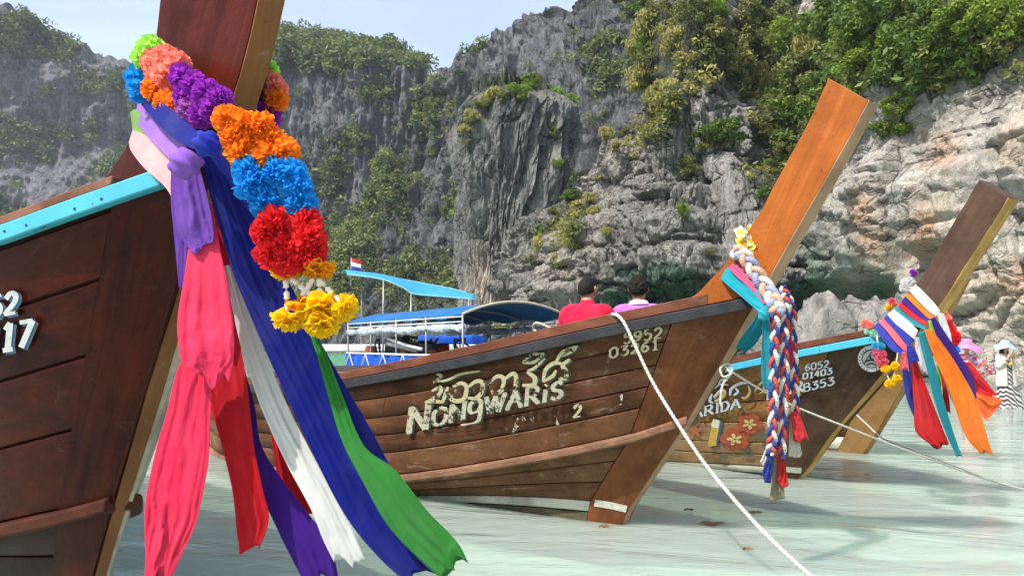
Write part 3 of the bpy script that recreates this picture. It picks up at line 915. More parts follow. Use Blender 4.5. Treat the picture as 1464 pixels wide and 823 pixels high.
    def hit(s, px, py, lift=0.0):
        r = ray(px, py); r = r / np.linalg.norm(r)
        h = s.bvh.ray_cast(Vector(CAM), Vector(r))
        if h[0] is None: return None
        n = Vector(h[1])
        if n.dot(Vector(r)) > 0: n = -n
        p = np.array(h[0]) + np.array(n) * (0.002 + lift)
        return s.local(p)

    def paint(s, name, strokes, mat, lift=0.0, step=0.0005, label=None, parent=None):
        """strokes: list of (points, widths, closed polygon?) in picture coordinates laid onto the hull side"""
        m = MB()
        for i, st in enumerate(strokes):
            pts, wid = st
            pts = np.asarray(pts, float)
            if wid is None:                       # filled fan polygon
                c = pts.mean(0); ring = [s.hit(*p, lift + i * step) for p in pts]; cc = s.hit(*c, lift + i * step)
                if cc is None or any(x is None for x in ring): continue
                k = len(ring); m.add([cc] + ring, [[0, 1 + j, 1 + (j + 1) % k] for j in range(k)])
                continue
            w = np.broadcast_to(np.asarray(wid, float), (len(pts),))
            tg = np.gradient(pts, axis=0); tg /= np.linalg.norm(tg, axis=1)[:, None] + 1e-9
            nn = np.stack([-tg[:, 1], tg[:, 0]], -1)
            row = []
            for p, n, ww in zip(pts, nn, w):
                a, b = s.hit(*(p + n * ww / 2), lift + i * step), s.hit(*(p - n * ww / 2), lift + i * step)
                if a is None or b is None: row = []; break
                row.append((a, b))
            if len(row) > 1: m.grid(np.array(row))
        if not m.v: return None
        o = m.build(name, mat, parent or s.root, smooth=False)
        if label: o['label'] = label
        return o
    def paint_each(s, name, groups, mat, lift=0.0):
        for g in groups: s.paint(name, g, mat, lift)

# lettering: strokes in an em box, x to the right, y up
GLY = {
 'N': ([[(.08, 0), (.08, 1)], [(.08, .98), (.72, .02)], [(.72, 0), (.72, 1)]], [(0, 0, .2), (0, 1, .15), (.64, 1, .85)], .88),
 'O': ([[(.36, 1), (.08, .8), (.04, .5), (.1, .15), (.36, 0), (.62, .15), (.68, .5), (.62, .82), (.36, 1)]], [], .78),
 'G': ([[(.62, .8), (.4, 1), (.1, .82), (.06, .5), (.2, .28), (.45, .3), (.6, .5), (.62, .9)], [(.62, .9), (.62, 0), (.5, -.3), (.1, -.34), (-.3, -.3)]], [], .78),
 'W': ([[(.02, 1), (.25, 0)], [(.25, 0), (.48, .95)], [(.48, .95), (.7, 0)], [(.7, 0), (.95, 1)]], [(-.06, 1, .14), (.86, 1, 1.04)], 1.04),
 'A': ([[(.02, 0), (.36, 1)], [(.36, 1), (.72, 0)], [(.16, .38), (.58, .38)]], [(-.06, 0, .12), (.6, 0, .82)], .82),
 'R': ([[(.1, 0), (.1, 1)], [(.1, .97), (.45, 1), (.6, .76), (.45, .5), (.1, .5)], [(.32, .5), (.7, 0)]], [(0, 0, .22), (0, 1, .12), (.62, 0, .8)], .8),
 'i': ([[(.15, 0), (.15, .68)], [(.12, .92), (.18, .98)]], [(.04, 0, .26), (.04, .68, .16)], .34),
 'I': ([[(.18, 0), (.18, 1)]], [(.06, 0, .3), (.06, 1, .3)], .38),
 'S': ([[(.56, .85), (.34, 1), (.1, .8), (.2, .56), (.46, .44), (.56, .2), (.34, 0), (.06, .14)]], [], .66),
 'M': ([[(.08, 0), (.14, 1)], [(.14, 1), (.42, .2)], [(.42, .2), (.72, 1)], [(.72, 1), (.78, 0)]], [(0, 0, .18), (.7, 0, .88)], .92),
 'D': ([[(.1, 0), (.1, 1)], [(.1, 1), (.45, .95), (.64, .5), (.45, .05), (.1, 0)]], [(0, 0, .15), (0, 1, .15)], .76),
 'T': ([[(.36, 0), (.36, 1)], [(.02, 1), (.7, 1)]], [(.24, 0, .48)], .74),
 'U': ([[(.1, 1), (.1, .25), (.35, 0), (.6, .25), (.6, 1)]], [], .74),
 'B': ([[(.12, 0), (.12, 1)], [(.12, 1), (.48, .95), (.5, .6), (.12, .52)], [(.12, .52), (.58, .45), (.58, .06), (.12, 0)]], [], .72),
 'P': ([[(.1, 0), (.1, 1)], [(.1, .97), (.45, 1), (.6, .76), (.45, .5), (.1, .5)]], [(0, 0, .25)], .75),
 'E': ([[(.1, 0), (.1, 1)], [(.1, 1), (.55, 1)], [(.1, .5), (.45, .5)], [(.1, 0), (.55, 0)]], [], .68),
 '0': ([[(.3, 1), (.07, .8), (.05, .5), (.07, .2), (.3, 0), (.53, .2), (.55, .5), (.53, .8), (.3, 1)]], [], .66),
 '1': ([[(.14, .76), (.3, 1)], [(.3, 1), (.3, 0)]], [(.12, 0, .5)], .56),
 '2': ([[(.06, .76), (.28, 1), (.52, .8), (.46, .5), (.06, .03)], [(.06, .04), (.56, .04)]], [], .66),
 '3': ([[(.06, .92), (.5, .96), (.26, .6), (.5, .5), (.54, .2), (.28, 0), (.04, .14)]], [], .64),
 '4': ([[(.42, 0), (.42, 1)], [(.42, 1), (.04, .3)], [(.04, .3), (.6, .3)]], [], .66),
 '5': ([[(.52, .98), (.12, .98)], [(.12, .98), (.1, .56)], [(.1, .56), (.36, .62), (.54, .34), (.36, .02), (.05, .1)]], [], .64),
 '6': ([[(.5, .95), (.2, .75), (.07, .35), (.28, 0), (.52, .25), (.35, .55), (.08, .35)]], [], .64),
 '7': ([[(.04, .96), (.54, .96)], [(.54, .96), (.2, 0)]], [], .6),
 '9': ([[(.08, .05), (.4, .25), (.53, .65), (.32, 1), (.07, .75), (.26, .45), (.52, .65)]], [], .64),
 '-': ([[(.05, .45), (.4, .45)]], [], .5),
 ' ': ([], [], .4),
}
def text_strokes(txt, org, xv, h, slant=0.0, pen=(0.07, 0.20), squeeze=1.0, rise=None):
    """org: baseline start; xv: unit baseline direction (picture); h: cap height in pixels"""
    out = []
    x0 = 0.0
    xv = np.asarray(xv, float) / np.linalg.norm(xv)
    yv = np.array([slant, -1.0])
    for i, ch in enumerate(txt):
        st, ser, w = GLY[ch]
        def mp(p): return np.asarray(org) + xv * (x0 + p[0] * squeeze) * h + yv * p[1] * h
        for s_ in st:
            p = spline(s_, 4 if len(s_) == 2 else 5 * len(s_))
            q = np.array([mp(a) for a in p])
            t = np.gradient(p, axis=0); t /= np.linalg.norm(t, axis=1)[:, None] + 1e-9
            wd = (pen[0] + (pen[1] - pen[0]) * np.clip(np.abs(t[:, 1]) * 0.9 + np.maximum(0, -t[:, 0] * t[:, 1]) * .6, 0, 1)) * h
            out.append((q, wd))
        for (a, y, b) in ser:
            out.append((np.array([mp((a, y)), mp(((a + b) / 2, y)), mp((b, y))]), pen[0] * 1.1 * h))
        x0 += (w + 0.07) * squeeze
    return out

@memo
def m_sign(c, wear, scale=7.0):
    """old sign paint, flaked away where wear bites"""
    t = NT('sign_paint')
    v = t.coord()
    n = t.noise(v, scale, 7, 0.72, 0.3); n2 = t.noise(v, 28.0, 5, 0.7)
    col = t.mix(t.ramp(n2, [(0.35, 0.0), (0.7, 1.0)]), tuple(x * 0.72 for x in c), c)
    m = t.done(col, 0.7)
    tr = t.n('ShaderNodeBsdfTransparent')
    ms = t.n('ShaderNodeMixShader')
    k = t.math('ADD', t.math('MULTIPLY', n, 0.7), t.math('MULTIPLY', n2, 0.3))
    t.l(t.ramp(k, [(max(0.0, wear - 0.015), 0.0), (wear + 0.015, 1.0)]), ms.inputs[0])
    t.l(tr.outputs[0], ms.inputs[1]); t.l(t.b.outputs[0], ms.inputs[2]); t.l(ms.outputs[0], t.o.inputs['Surface'])
    return m

def shifted(strokes, dx, dy, grow=0.0):
    return [(np.asarray(p) + (dx, dy), None if w is None else np.asarray(w) + grow) for p, w in strokes]

M_SHELL = m_plain((0.045, 0.030, 0.022), 0.85)
M_WHITE_BOOT = m_wood((0.42, 0.41, 0.35), (0.66, 0.64, 0.56), 0.7, 0.9, 'x')
M_BLACK = m_plain((0.030, 0.031, 0.034), 0.62, 0.0, 0.4)
def m_worn(c, under):
    t = NT('worn_paint'); n = t.noise(t.coord((0.5, 3, 3)), 7.0, 7, 0.72, 0.4); n2 = t.noise(t.coord(), 2.2, 5, 0.6); n3 = t.noise(t.coord(), 40.0, 4, 0.6)
    col = t.mix(t.ramp(n2, [(0.35, 0.0), (0.7, 1.0)]), tuple(x * 0.78 for x in c), tuple(min(1, x * 1.1 + 0.01) for x in c))
    col = t.mix(t.ramp(n3, [(0.55, 0.0), (0.75, 0.3)]), col, tuple(x * 0.6 for x in c))
    col = t.mix(t.ramp(n, [(0.63, 0.0), (0.66, 0.9)]), col, under)
    return t.done(col, 0.5, t.bump(n, 0.3, 0.004))
M_CYAN = m_worn((0.040, 0.36, 0.49), (0.07, 0.05, 0.035))
M_CAP = m_wood((0.085, 0.030, 0.018), (0.22, 0.085, 0.050), 0.5, 0.25, 'x')

# --- the boat with the faded name -------------------------------------------------
mainP = dict(shell=M_SHELL, cheek=m_wood((0.115, 0.038, 0.016), (0.22, 0.080, 0.032), 0.50, 0.30, 'x62'),
             prow=m_wood((0.17, 0.046, 0.010), (0.37, 0.108, 0.021), 0.42, 0.10, 'x62'), band=m_wood((0.30, 0.16, 0.09), (0.52, 0.32, 0.20), 0.6, 0.2, 'x62'),  # band's paler pinkish tone puts bounced water light into its colour
             p=m_wood((0.058, 0.023, 0.012), (0.160, 0.070, 0.036), 0.62, 0.6, 'x'), q=m_wood((0.085, 0.036, 0.018), (0.20, 0.092, 0.046), 0.65, 1.0, 'x'), w=M_WHITE_BOOT,
             g=m_wood((0.05, 0.045, 0.028), (0.12, 0.10, 0.06), 0.6, 0.5, 'x'))
f2 = at_z(893, 748)
NB = Boat('longtail_boat', f2[:2], 45, 'brown planked longtail boat with faded cream name and orange timber prow')
gun2 = [(490, 544), (597, 524), (699, 503), (801, 480), (870, 465), (960, 447), (1030, 433), (1084, 422)]
strake2 = [(571, 684), (650, 674), (734, 660), (820, 644), (903, 626), (984, 599)]
boot2 = [(586, 708), (650, 708), (713, 708), (785, 711), (850, 716), (903, 724)]
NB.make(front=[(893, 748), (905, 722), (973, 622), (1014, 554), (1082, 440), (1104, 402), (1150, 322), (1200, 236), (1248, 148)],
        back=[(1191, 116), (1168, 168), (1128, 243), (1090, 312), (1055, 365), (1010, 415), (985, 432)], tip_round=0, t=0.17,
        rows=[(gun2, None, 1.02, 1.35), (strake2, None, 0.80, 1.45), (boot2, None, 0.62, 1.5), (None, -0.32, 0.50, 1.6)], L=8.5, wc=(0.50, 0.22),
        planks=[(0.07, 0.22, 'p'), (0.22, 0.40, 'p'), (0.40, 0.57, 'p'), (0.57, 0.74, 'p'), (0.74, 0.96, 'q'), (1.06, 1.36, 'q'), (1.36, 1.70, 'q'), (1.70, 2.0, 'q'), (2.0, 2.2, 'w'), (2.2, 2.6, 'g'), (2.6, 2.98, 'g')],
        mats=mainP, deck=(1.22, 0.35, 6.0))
NB.rail('gunwale_strip', M_BLACK, -0.085, 0.0, -0.02, 0.032, nails=0.31)
NB.rail('gunwale_cap', M_CAP, 0.004, 0.085, -0.07, 0.018, 0.30)
def strake_rail(bt, v, mat, name='rubbing_strake', h=0.045, outw=0.055, L=None):
    u = np.linspace(0.0, L or bt.L, 70)
    g = bt.surf(u, np.full(70, v)); n = bt.normal(np.maximum(u, 0.02), np.full(70, v)); n[:, 2] = 0; n /= np.linalg.norm(n, axis=1)[:, None]
    sec = [(-0.02, -h), (outw, -h * 0.7), (outw, h * 0.6), (-0.02, h)]
    loops = np.stack([g + n * o_ + np.array([0, 0, z_]) for o_, z_ in sec], 1)
    for sg in (1, -1):
        m = MB(); m.add((loops * np.array([1, sg, 1])).reshape(-1, 3), grid_faces(70, 4, True).tolist() + [[0, 1, 2, 3], [279, 278, 277, 276]])
        auto_smooth(m.build(name, mat, bt.root, bevel=0.01), 40)
strake_rail(NB, 1.0, m_wood((0.13, 0.065, 0.04), (0.27, 0.15, 0.095), 0.7, 0.8, 'x'))

CREAM = m_sign((0.62, 0.55, 0.32), 0.44, 6.0); CREAM_W = m_sign((0.66, 0.63, 0.50), 0.535, 9.0); TEAL_SH = m_sign((0.06, 0.12, 0.10), 0.44, 6.0)
k_ = 3.327
def c1(*pts): return np.array([(570 + x / k_, 440 + y / k_) for x, y in pts])
def brush(pts, w, n=18): 
    q = spline(c1(*pts), n); e = np.sin(np.linspace(0.18, math.pi - 0.18, n)) ** 0.6
    return (q, w / k_ * 0.86 * (0.35 + 0.75 * e))
thai = [brush([(168, 352), (205, 322), (182, 312)], 15, 10), brush([(168, 352), (235, 340), (300, 312), (390, 298)], 13),
        brush([(162, 392), (205, 374), (196, 408), (150, 440), (128, 446)], 20), brush([(128, 446), (170, 440), (215, 446)], 20, 10), brush([(212, 448), (226, 410), (238, 372)], 20, 10),
        brush([(262, 372), (300, 354), (326, 372), (318, 424), (284, 440), (252, 428), (258, 394), (284, 392)], 22, 26),
        brush([(336, 372), (372, 346), (402, 352), (398, 398), (370, 426), (332, 424)], 22, 22),
        brush([(434, 352), (472, 322), (502, 332), (494, 386), (462, 402), (444, 390)], 22, 22), brush([(508, 334), (548, 308), (562, 330), (556, 376), (530, 392)], 22, 20),
        brush([(700, 236), (650, 282), (614, 296)], 14), brush([(614, 300), (650, 328), (644, 362), (592, 364)], 24, 18),
        brush([(594, 256), (634, 220), (696, 212)], 15), brush([(594, 258), (650, 252), (694, 216)], 15),
        brush([(690, 346), (704, 288), (744, 258), (784, 262)], 20), brush([(690, 346), (735, 320), (752, 292)], 18, 12), brush([(818, 240), (784, 268), (800, 300), (796, 330), (764, 332)], 24, 22),
        brush([(752, 250), (786, 204), (856, 178)], 18), brush([(780, 226), (820, 208), (852, 184)], 12)]
o = NB.paint('painted_name', thai, CREAM, 0.009, label='cream brush lettering of the boat name')
NB.paint('letter_shadow', shifted(thai, 2.4, 1.6), TEAL_SH, 0.0, parent=o)
lat = text_strokes('N', (583, 618), (1, -0.20), 36, 0.12, (0.08, 0.26), 1.05) + text_strokes('ONGWARiS', (619, 608), (1, -0.225), 24.5, 0.10, (0.08, 0.27), 1.19)
o = NB.paint('painted_latin_name', lat, m_sign((0.60, 0.56, 0.41), 0.455, 8.0), 0.012, label='chipped cream capital lettering')
NB.paint('letter_shadow', shifted(lat, 1.8, 1.4), TEAL_SH, 0.0, parent=o)
for q_ in (text_strokes('P', (733, 620), (1, -0.22), 21, 0.1, (0.10, 0.26), 1.25), text_strokes('I', (755, 615), (1, -0.22), 21, 0.1, (0.10, 0.26), 1.25), text_strokes('1', (790, 607), (1, -0.22), 16, 0.1, (0.1, 0.22), 1.3), text_strokes('-', (806, 603), (1, -0.22), 15, 0.1), text_strokes('-', (838, 589), (1, -0.22), 15, 0.1), text_strokes('-', (850, 586), (1, -0.22), 15, 0.1), text_strokes('1', (884, 578), (1, -0.22), 14, 0.1), text_strokes('7', (876, 562), (1, -0.2), 8, 0.1)):
    NB.paint('painted_plate_remains', q_, CREAM_W, 0.004)
NB.paint('painted_plate_figure', text_strokes('2', (819, 597), (1, -0.22), 18, 0.05, (0.1, 0.26), 1.15), CREAM, 0.006)
NB.paint('painted_number', text_strokes('5952', (891, 491), (1, -0.16), 15.5, 0.06, (0.10, 0.25), 1.32), CREAM, 0.006)
NB.paint('painted_number', text_strokes('03261', (871, 511.5), (1, -0.19), 14.5, 0.06, (0.10, 0.25), 1.45), CREAM, 0.006)

NB.paint('boot_stripe', [(spline(np.array([(850, 718), (874, 722), (896, 727)]), 10), np.full(10, 10.0))], m_sign((0.60, 0.58, 0.50), 0.40, 9.0), 0.002)
# --- the boat with painted flowers and blue rail -----------------------------------
flowP = dict(shell=M_SHELL, cheek=m_wood((0.052, 0.030, 0.020), (0.115, 0.066, 0.042), 0.55, 0.2, 'x55'), prow=m_wood((0.060, 0.034, 0.024), (0.105, 0.062, 0.044), 0.6, 0.05, 'x55'),
             band=m_wood((0.40, 0.20, 0.05), (0.62, 0.38, 0.12), 0.55, 0.1, 'x55'), p=m_wood((0.23, 0.105, 0.036), (0.42, 0.215, 0.078), 0.6, 0.3, 'x'), q=m_wood((0.20, 0.11, 0.055), (0.36, 0.22, 0.12), 0.7, 0.8, 'x'),
             w=m_wood((0.26, 0.27, 0.20), (0.45, 0.45, 0.36), 0.7, 1.0, 'x'), g=m_plain((0.010, 0.014, 0.030), 0.6))
f3 = at_z(1143, 684)
FB = Boat('longtail_boat', f3[:2], 60, 'longtail boat with blue rail, painted red flowers and dark brown prow')
FB.make(front=[(1143, 684), (1158, 669), (1200, 609), (1250, 552), (1300, 495), (1350, 438), (1400, 361), (1449, 284)],
        back=[(1408, 259), (1369, 323), (1319, 407), (1290, 446), (1262, 470), (1240, 484)], tip_round=0, t=0.18,
        rows=[([(960, 541), (1030, 524), (1097, 509), (1133, 502), (1190, 491), (1258, 478)], None, 0.98, 1.5), ([(950, 626), (1040, 632), (1120, 632), (1184, 630)], None, 0.78, 1.6), ([(950, 659), (1060, 664), (1156, 670)], None, 0.64, 1.6), (None, -0.32, 0.50, 1.6)],
        L=5.0, wc=(0.62, 0.30), planks=[(0.06, 0.30, 'p'), (0.30, 0.52, 'p'), (0.52, 0.76, 'p'), (0.76, 1.0, 'q'), (1.0, 1.5, 'q'), (1.5, 2.0, 'q'), (2.0, 2.22, 'w'), (2.22, 2.6, 'g'), (2.6, 2.98, 'g')], mats=flowP, deck=(0.9, 0.6, 4.6))
FB.rail('gunwale_strip', M_CYAN, -0.075, 0.0, -0.02, 0.03, nails=0.36)
FB.rail('gunwale_cap', M_CAP, 0.004, 0.075, -0.08, 0.014, 0.25)
WHITEP = m_sign((0.72, 0.72, 0.66), 0.36, 7.0); BLUEP = m_sign((0.03, 0.13, 0.30), 0.38, 7.0); YELP = m_sign((0.62, 0.40, 0.05), 0.38, 7.0)
k3 = 3.918
def c3(*pts): return np.array([(970 + x / k3, 480 + y / k3) for x, y in pts])
def brush3(pts, w, n=16):
    q = spline(c3(*pts), n); e = np.sin(np.linspace(0.18, math.pi - 0.18, n)) ** 0.6
    return (q, w / k3 * (0.4 + 0.7 * e))
for tx, nm in ((text_strokes('MARIDA', (974, 600.5), (1, -0.24), 13, 0.05, (0.10, 0.26), 1.42), 'name'), (text_strokes('TOUR', (1092, 571), (1, -0.25), 14, 0.05, (0.1, 0.26), 1.3), 'name'), (text_strokes('B353', (1148, 559), (1, -0.25), 11.5, 0.05, (0.1, 0.22), 1.42), 'number'),
               (text_strokes('6052', (1151, 529), (1, -0.17), 10, 0.05, (0.12, 0.26), 1.25), 'number'), (text_strokes('01403', (1148, 541), (1, -0.2), 9, 0.05, (0.12, 0.26), 1.38), 'number')):
    o = FB.paint('painted_' + nm, tx, WHITEP, 0.016); FB.paint('letter_shadow', shifted(tx, 1.4, 0.9), BLUEP, 0.0, parent=o)
th3 = [brush3([(140, 385), (160, 330), (185, 322), (178, 360), (196, 372)], 15), brush3([(200, 340), (240, 300), (262, 315), (236, 345), (205, 362)], 15), brush3([(225, 262), (250, 240), (280, 248)], 12), brush3([(205, 290), (236, 268), (282, 272)], 10),
       brush3([(290, 330), (300, 290), (350, 262), (385, 262)], 15), brush3([(310, 330), (335, 310), (322, 290)], 12), brush3([(390, 262), (400, 300), (375, 335), (352, 330)], 17), brush3([(425, 300), (440, 275), (470, 245), (478, 290), (450, 312)], 16),
       brush3([(560, 215), (600, 196), (662, 176), (640, 215), (632, 226)], 17), brush3([(540, 260), (580, 232), (592, 262), (566, 290)], 16)]
FB.paint_each('painted_script_shadow', [[x] for x in shifted(th3, 1.6, 1.2)], BLUEP, 0.0)
FB.paint_each('painted_script', [[x] for x in th3[:6] + th3[8:]], WHITEP, 0.010)
FB.paint_each('painted_script_gold', [[x] for x in shifted([th3[1], th3[6], th3[7], th3[9]], 0.8, 2.2, -1.4)], YELP, 0.018)
one = text_strokes('1', (1008, 636), (1, -0.18), 34, 0.22, (0.14, 0.34), 1.0)
o = FB.paint('painted_figure', one, YELP, 0.005); FB.paint('letter_shadow', shifted(one, 3.0, 0.6), BLUEP, 0.0, parent=o)
FB.paint('painted_figure_highlight', [(p[: max(2, len(p) // 2)], w if np.isscalar(w) else w[: max(2, len(p) // 2)] * .9) for p, w in shifted(one, -0.6, -1.2)][1:2], WHITEP, 0.008)
def petal_poly(cx, cy, ang, ln, wd, sq=0.75, n=12):
    t = np.linspace(0, 2 * math.pi, n, endpoint=False)
    x = ln * (0.55 - 0.45 * np.cos(t)); y = wd * np.sin(t) * (0.6 + 0.4 * (x / ln)) * (1 + 0.12 * np.sin(5 * t))
    ca, sa = math.cos(ang), math.sin(ang)
    return np.stack([cx + x * ca - y * sa, cy + (x * sa + y * ca) * sq], -1)
for (cx, cy, r, a0) in ((1072, 605, 20, 0.2), (1051, 627, 22, 0.7)):
    FB.paint('painted_flower', [(petal_poly(cx, cy, a0 + k * 2 * math.pi / 5, r, r * 0.52), None) for k in range(5)], m_sign((0.42, 0.075, 0.03), 0.40, 9.0), 0.002)
    FB.paint('painted_flower_heart', [(petal_poly(cx, cy, a0 + k * 2 * math.pi / 5, r * 0.52, r * 0.16), None) for k in range(5)], m_sign((0.62, 0.50, 0.20), 0.40, 9.0), 0.008)
FB.paint('painted_leaves', [(petal_poly(x, y, a, 15, 5.5), None) for x, y, a in ((1085, 620, .4), (1090, 632, 1.0), (1070, 640, 1.2), (1062, 646, .5), (1096, 604, -.4), (1040, 648, 2.2))], m_sign((0.08, 0.13, 0.09), 0.46, 9.0), 0.0005)
st = []
for k in range(10):
    r = 15 if k % 2 == 0 else 5; a = -math.pi / 2 + k * math.pi / 5; st.append((994 + r * math.cos(a), 615 + r * 0.95 * math.sin(a)))
FB.paint('painted_star', [(np.array(st), None)], m_sign((0.42, 0.12, 0.05), 0.40, 9.0), 0.002)
FB.paint('boot_stripe', [(spline(np.array([(1112, 669), (1130, 671), (1146, 672)]), 10), np.full(10, 8.0))], m_sign((0.42, 0.42, 0.34), 0.42, 9.0), 0.002)
# round emblem on the cheek
def disc(cx, cy, rx, ry, n=32): 
    t = np.linspace(0, 2 * math.pi, n, endpoint=False); return np.stack([cx + rx * np.cos(t), cy + ry * np.sin(t)], -1)
ex, ey = 1246, 512
EMB = FB.paint('emblem', [(disc(ex, ey, 19.5, 19), None)], m_plain((0.80, 0.81, 0.82), 0.6), 0.004, label='round white and grey emblem on the dark cheek')
FB.paint('emblem_ring', [(disc(ex, ey, 14.2, 13.6), None)], m_plain((0.07, 0.075, 0.085), 0.6), 0.008, parent=EMB)
FB.paint('emblem_centre', [(disc(ex, ey, 12.6, 12.0), None)], m_plain((0.55, 0.57, 0.60), 0.6), 0.012, parent=EMB)
FB.paint('emblem_mark', [(np.array([(ex - 11, ey + 7), (ex, ey - 10), (ex + 11, ey + 7)]), 2.0), (np.array([(ex - 9, ey + 3), (ex, ey + 1), (ex + 9, ey + 3)]), 2.6), (np.array([(ex - 7, ey + 8), (ex, ey + 6), (ex + 7, ey + 8)]), 2.2), (np.array([(ex - 2, ey - 6), (ex - 1, ey - 1), (ex + 3, ey + 1)]), 2.6)]
         + [(np.array([(ex + 15.6 * math.cos(a), ey + 15.0 * math.sin(a)), (ex + 18 * math.cos(a), ey + 17.4 * math.sin(a))]), 1.8) for a in [x * 0.28 for x in range(22) if x not in (5, 6, 16, 17)]], m_plain((0.05, 0.05, 0.06), 0.6), 0.016, parent=EMB)

# --- bare timber boat behind it -----------------------------------------------------
bareP = dict(shell=M_SHELL, cheek=m_wood((0.17, 0.085, 0.030), (0.32, 0.18, 0.07), 0.6, 0.2, 'x55'), prow=m_wood((0.20, 0.10, 0.035), (0.34, 0.19, 0.07), 0.6, 0.1, 'x55'), band=m_wood((0.30, 0.15, 0.05), (0.48, 0.28, 0.10), 0.6, 0.1, 'x55'),
             p=m_wood((0.06, 0.032, 0.020), (0.13, 0.07, 0.04), 0.6, 0.2, 'x'), w=M_WHITE_BOOT, g=m_wood((0.10, 0.055, 0.03), (0.20, 0.11, 0.06), 0.6, 0.4, 'x'))
f4 = at_z(1237, 648)
BB = Boat('longtail_boat', f4[:2], 60, 'plain brown longtail boat with white boot stripe, half hidden behind the flower painted one')
BB.make(front=[(1237, 648), (1258, 616), (1292, 556), (1330, 492), (1362, 436), (1382, 398)], back=[(1360, 388), (1335, 420), (1305, 462), (1292, 486), (1270, 500)], tip_round=0, t=0.18,
        rows=[([(1180, 518), (1240, 508), (1312, 494)], None, 0.98, 1.5), ([(1150, 575), (1220, 575), (1282, 574)], None, 0.78, 1.6), ([(1150, 622), (1200, 624), (1252, 626)], None, 0.64, 1.6), (None, -0.32, 0.5, 1.6)],
        L=6.0, wc=(0.45, 0.30), planks=[(0.06, 0.5, 'p'), (0.5, 1.0, 'p'), (1.0, 1.5, 'p'), (1.5, 2.0, 'p'), (2.0, 2.35, 'w'), (2.35, 2.98, 'g')], mats=bareP)
BB.rail('gunwale_cap', M_CAP, -0.07, 0.07, -0.05, 0.02)

# --- the nearest boat ----------------------------------------------------------------
redP = dict(shell=M_SHELL, cheek=m_wood((0.014, 0.0021, 0.0012), (0.064, 0.0085, 0.0035), 0.34, 0.04, 'x60', 0.08), prow=m_wood((0.040, 0.0055, 0.002), (0.085, 0.0125, 0.004), 0.36, 0.005, 'x60', 0.03),
            band=m_wood((0.11, 0.042, 0.016), (0.22, 0.095, 0.036), 0.5, 0.35, 'x60'), p=m_wood((0.012, 0.0020, 0.0012), (0.064, 0.0088, 0.0038), 0.34, 0.05, 'x', 0.08), g=m_wood((0.012, 0.006, 0.004), (0.028, 0.014, 0.009), 0.5, 0.1, 'x'))
P0 = at_y(322, 232, 2.9)
yaw1 = 42.0
e1 = np.array([math.cos(R(yaw1)), -math.sin(R(yaw1)), 0])
a_f, z_f = None, None
tmp = Boat.__new__(Boat); tmp.foot = np.array([P0[0], P0[1], 0]); tmp.e1 = e1; tmp.e2 = np.array([-math.sin(R(yaw1)), -math.cos(R(yaw1)), 0])
(aa, za), (ab, zb) = tmp.plane(203, 620), tmp.plane(143, 823)
a0 = ab + (aa - ab) / (za - zb) * (0 - zb)
RB = Boat('longtail_boat', (P0 + e1 * a0)[:2], yaw1, 'dark red varnished longtail boat with blue rail, its prow hung with scarves and garlands')
fp = [(143, 823), (160, 762), (203, 620), (245, 480), (258, 436), (288, 340), (322, 232), (345, 160), (368, 86), (388, 0), (402, -70), (414, -140)]
foot_px = proj(RB.foot)
RB.make(front=[(float(foot_px[0]), float(foot_px[1]))] + fp, back=[(272, -190), (258, -90), (247, 0), (240, 60), (232, 120), (214, 180), (196, 216), (176, 246), (155, 268)], tip_round=0, t=0.108,
        rows=[([(-200, 380), (-100, 356), (0, 326), (100, 289), (222, 246), (318, 214)], None, 1.12, 1.9), ([(-200, 800), (0, 758), (85, 740), (172, 716)], None, 0.86, 1.9), (None, 0.25, 0.66, 1.9), (None, -0.32, 0.5, 1.9)],
        L=7.5, wc=(0.40, 0.15), planks=[(0.06, 0.25, 'p'), (0.25, 0.47, 'p'), (0.47, 0.70, 'p'), (0.70, 0.97, 'p'), (1.04, 1.5, 'g'), (1.5, 2.0, 'g'), (2.0, 2.98, 'g')], mats=redP, far_mat=m_wood((0.30, 0.25, 0.19), (0.46, 0.40, 0.32), 0.6, 0.3, 'x'))  # beige far side: light reflected off the water put into its colour
RB.rail('gunwale_strip', M_CYAN, -0.074, 0.0, -0.02, 0.03, 0.20, nails=0.19)
RB.rail('gunwale_cap', m_wood((0.12, 0.05, 0.03), (0.26, 0.12, 0.075), 0.6, 0.5, 'x'), 0.004, 0.045, -0.06, 0.012, 0.42)
strake_rail(RB, 1.0, m_wood((0.032, 0.010, 0.006), (0.075, 0.024, 0.014), 0.6, 0.3, 'x'))
n1 = text_strokes('52', (-15, 455), (1, -0.20), 31, 0.08, (0.16, 0.26), 1.0)
n1b = text_strokes('117', (-22, 505), (1, -0.17), 38, 0.10, (0.16, 0.24), 1.0)
for q_ in (n1, n1b):
    o = RB.paint('painted_number', q_, m_sign((0.62, 0.64, 0.64), 0.30), 0.003); RB.paint('letter_shadow', shifted(q_, 3.0, 2.2, 2.0), m_sign((0.05, 0.12, 0.20), 0.2), 0.0, parent=o)
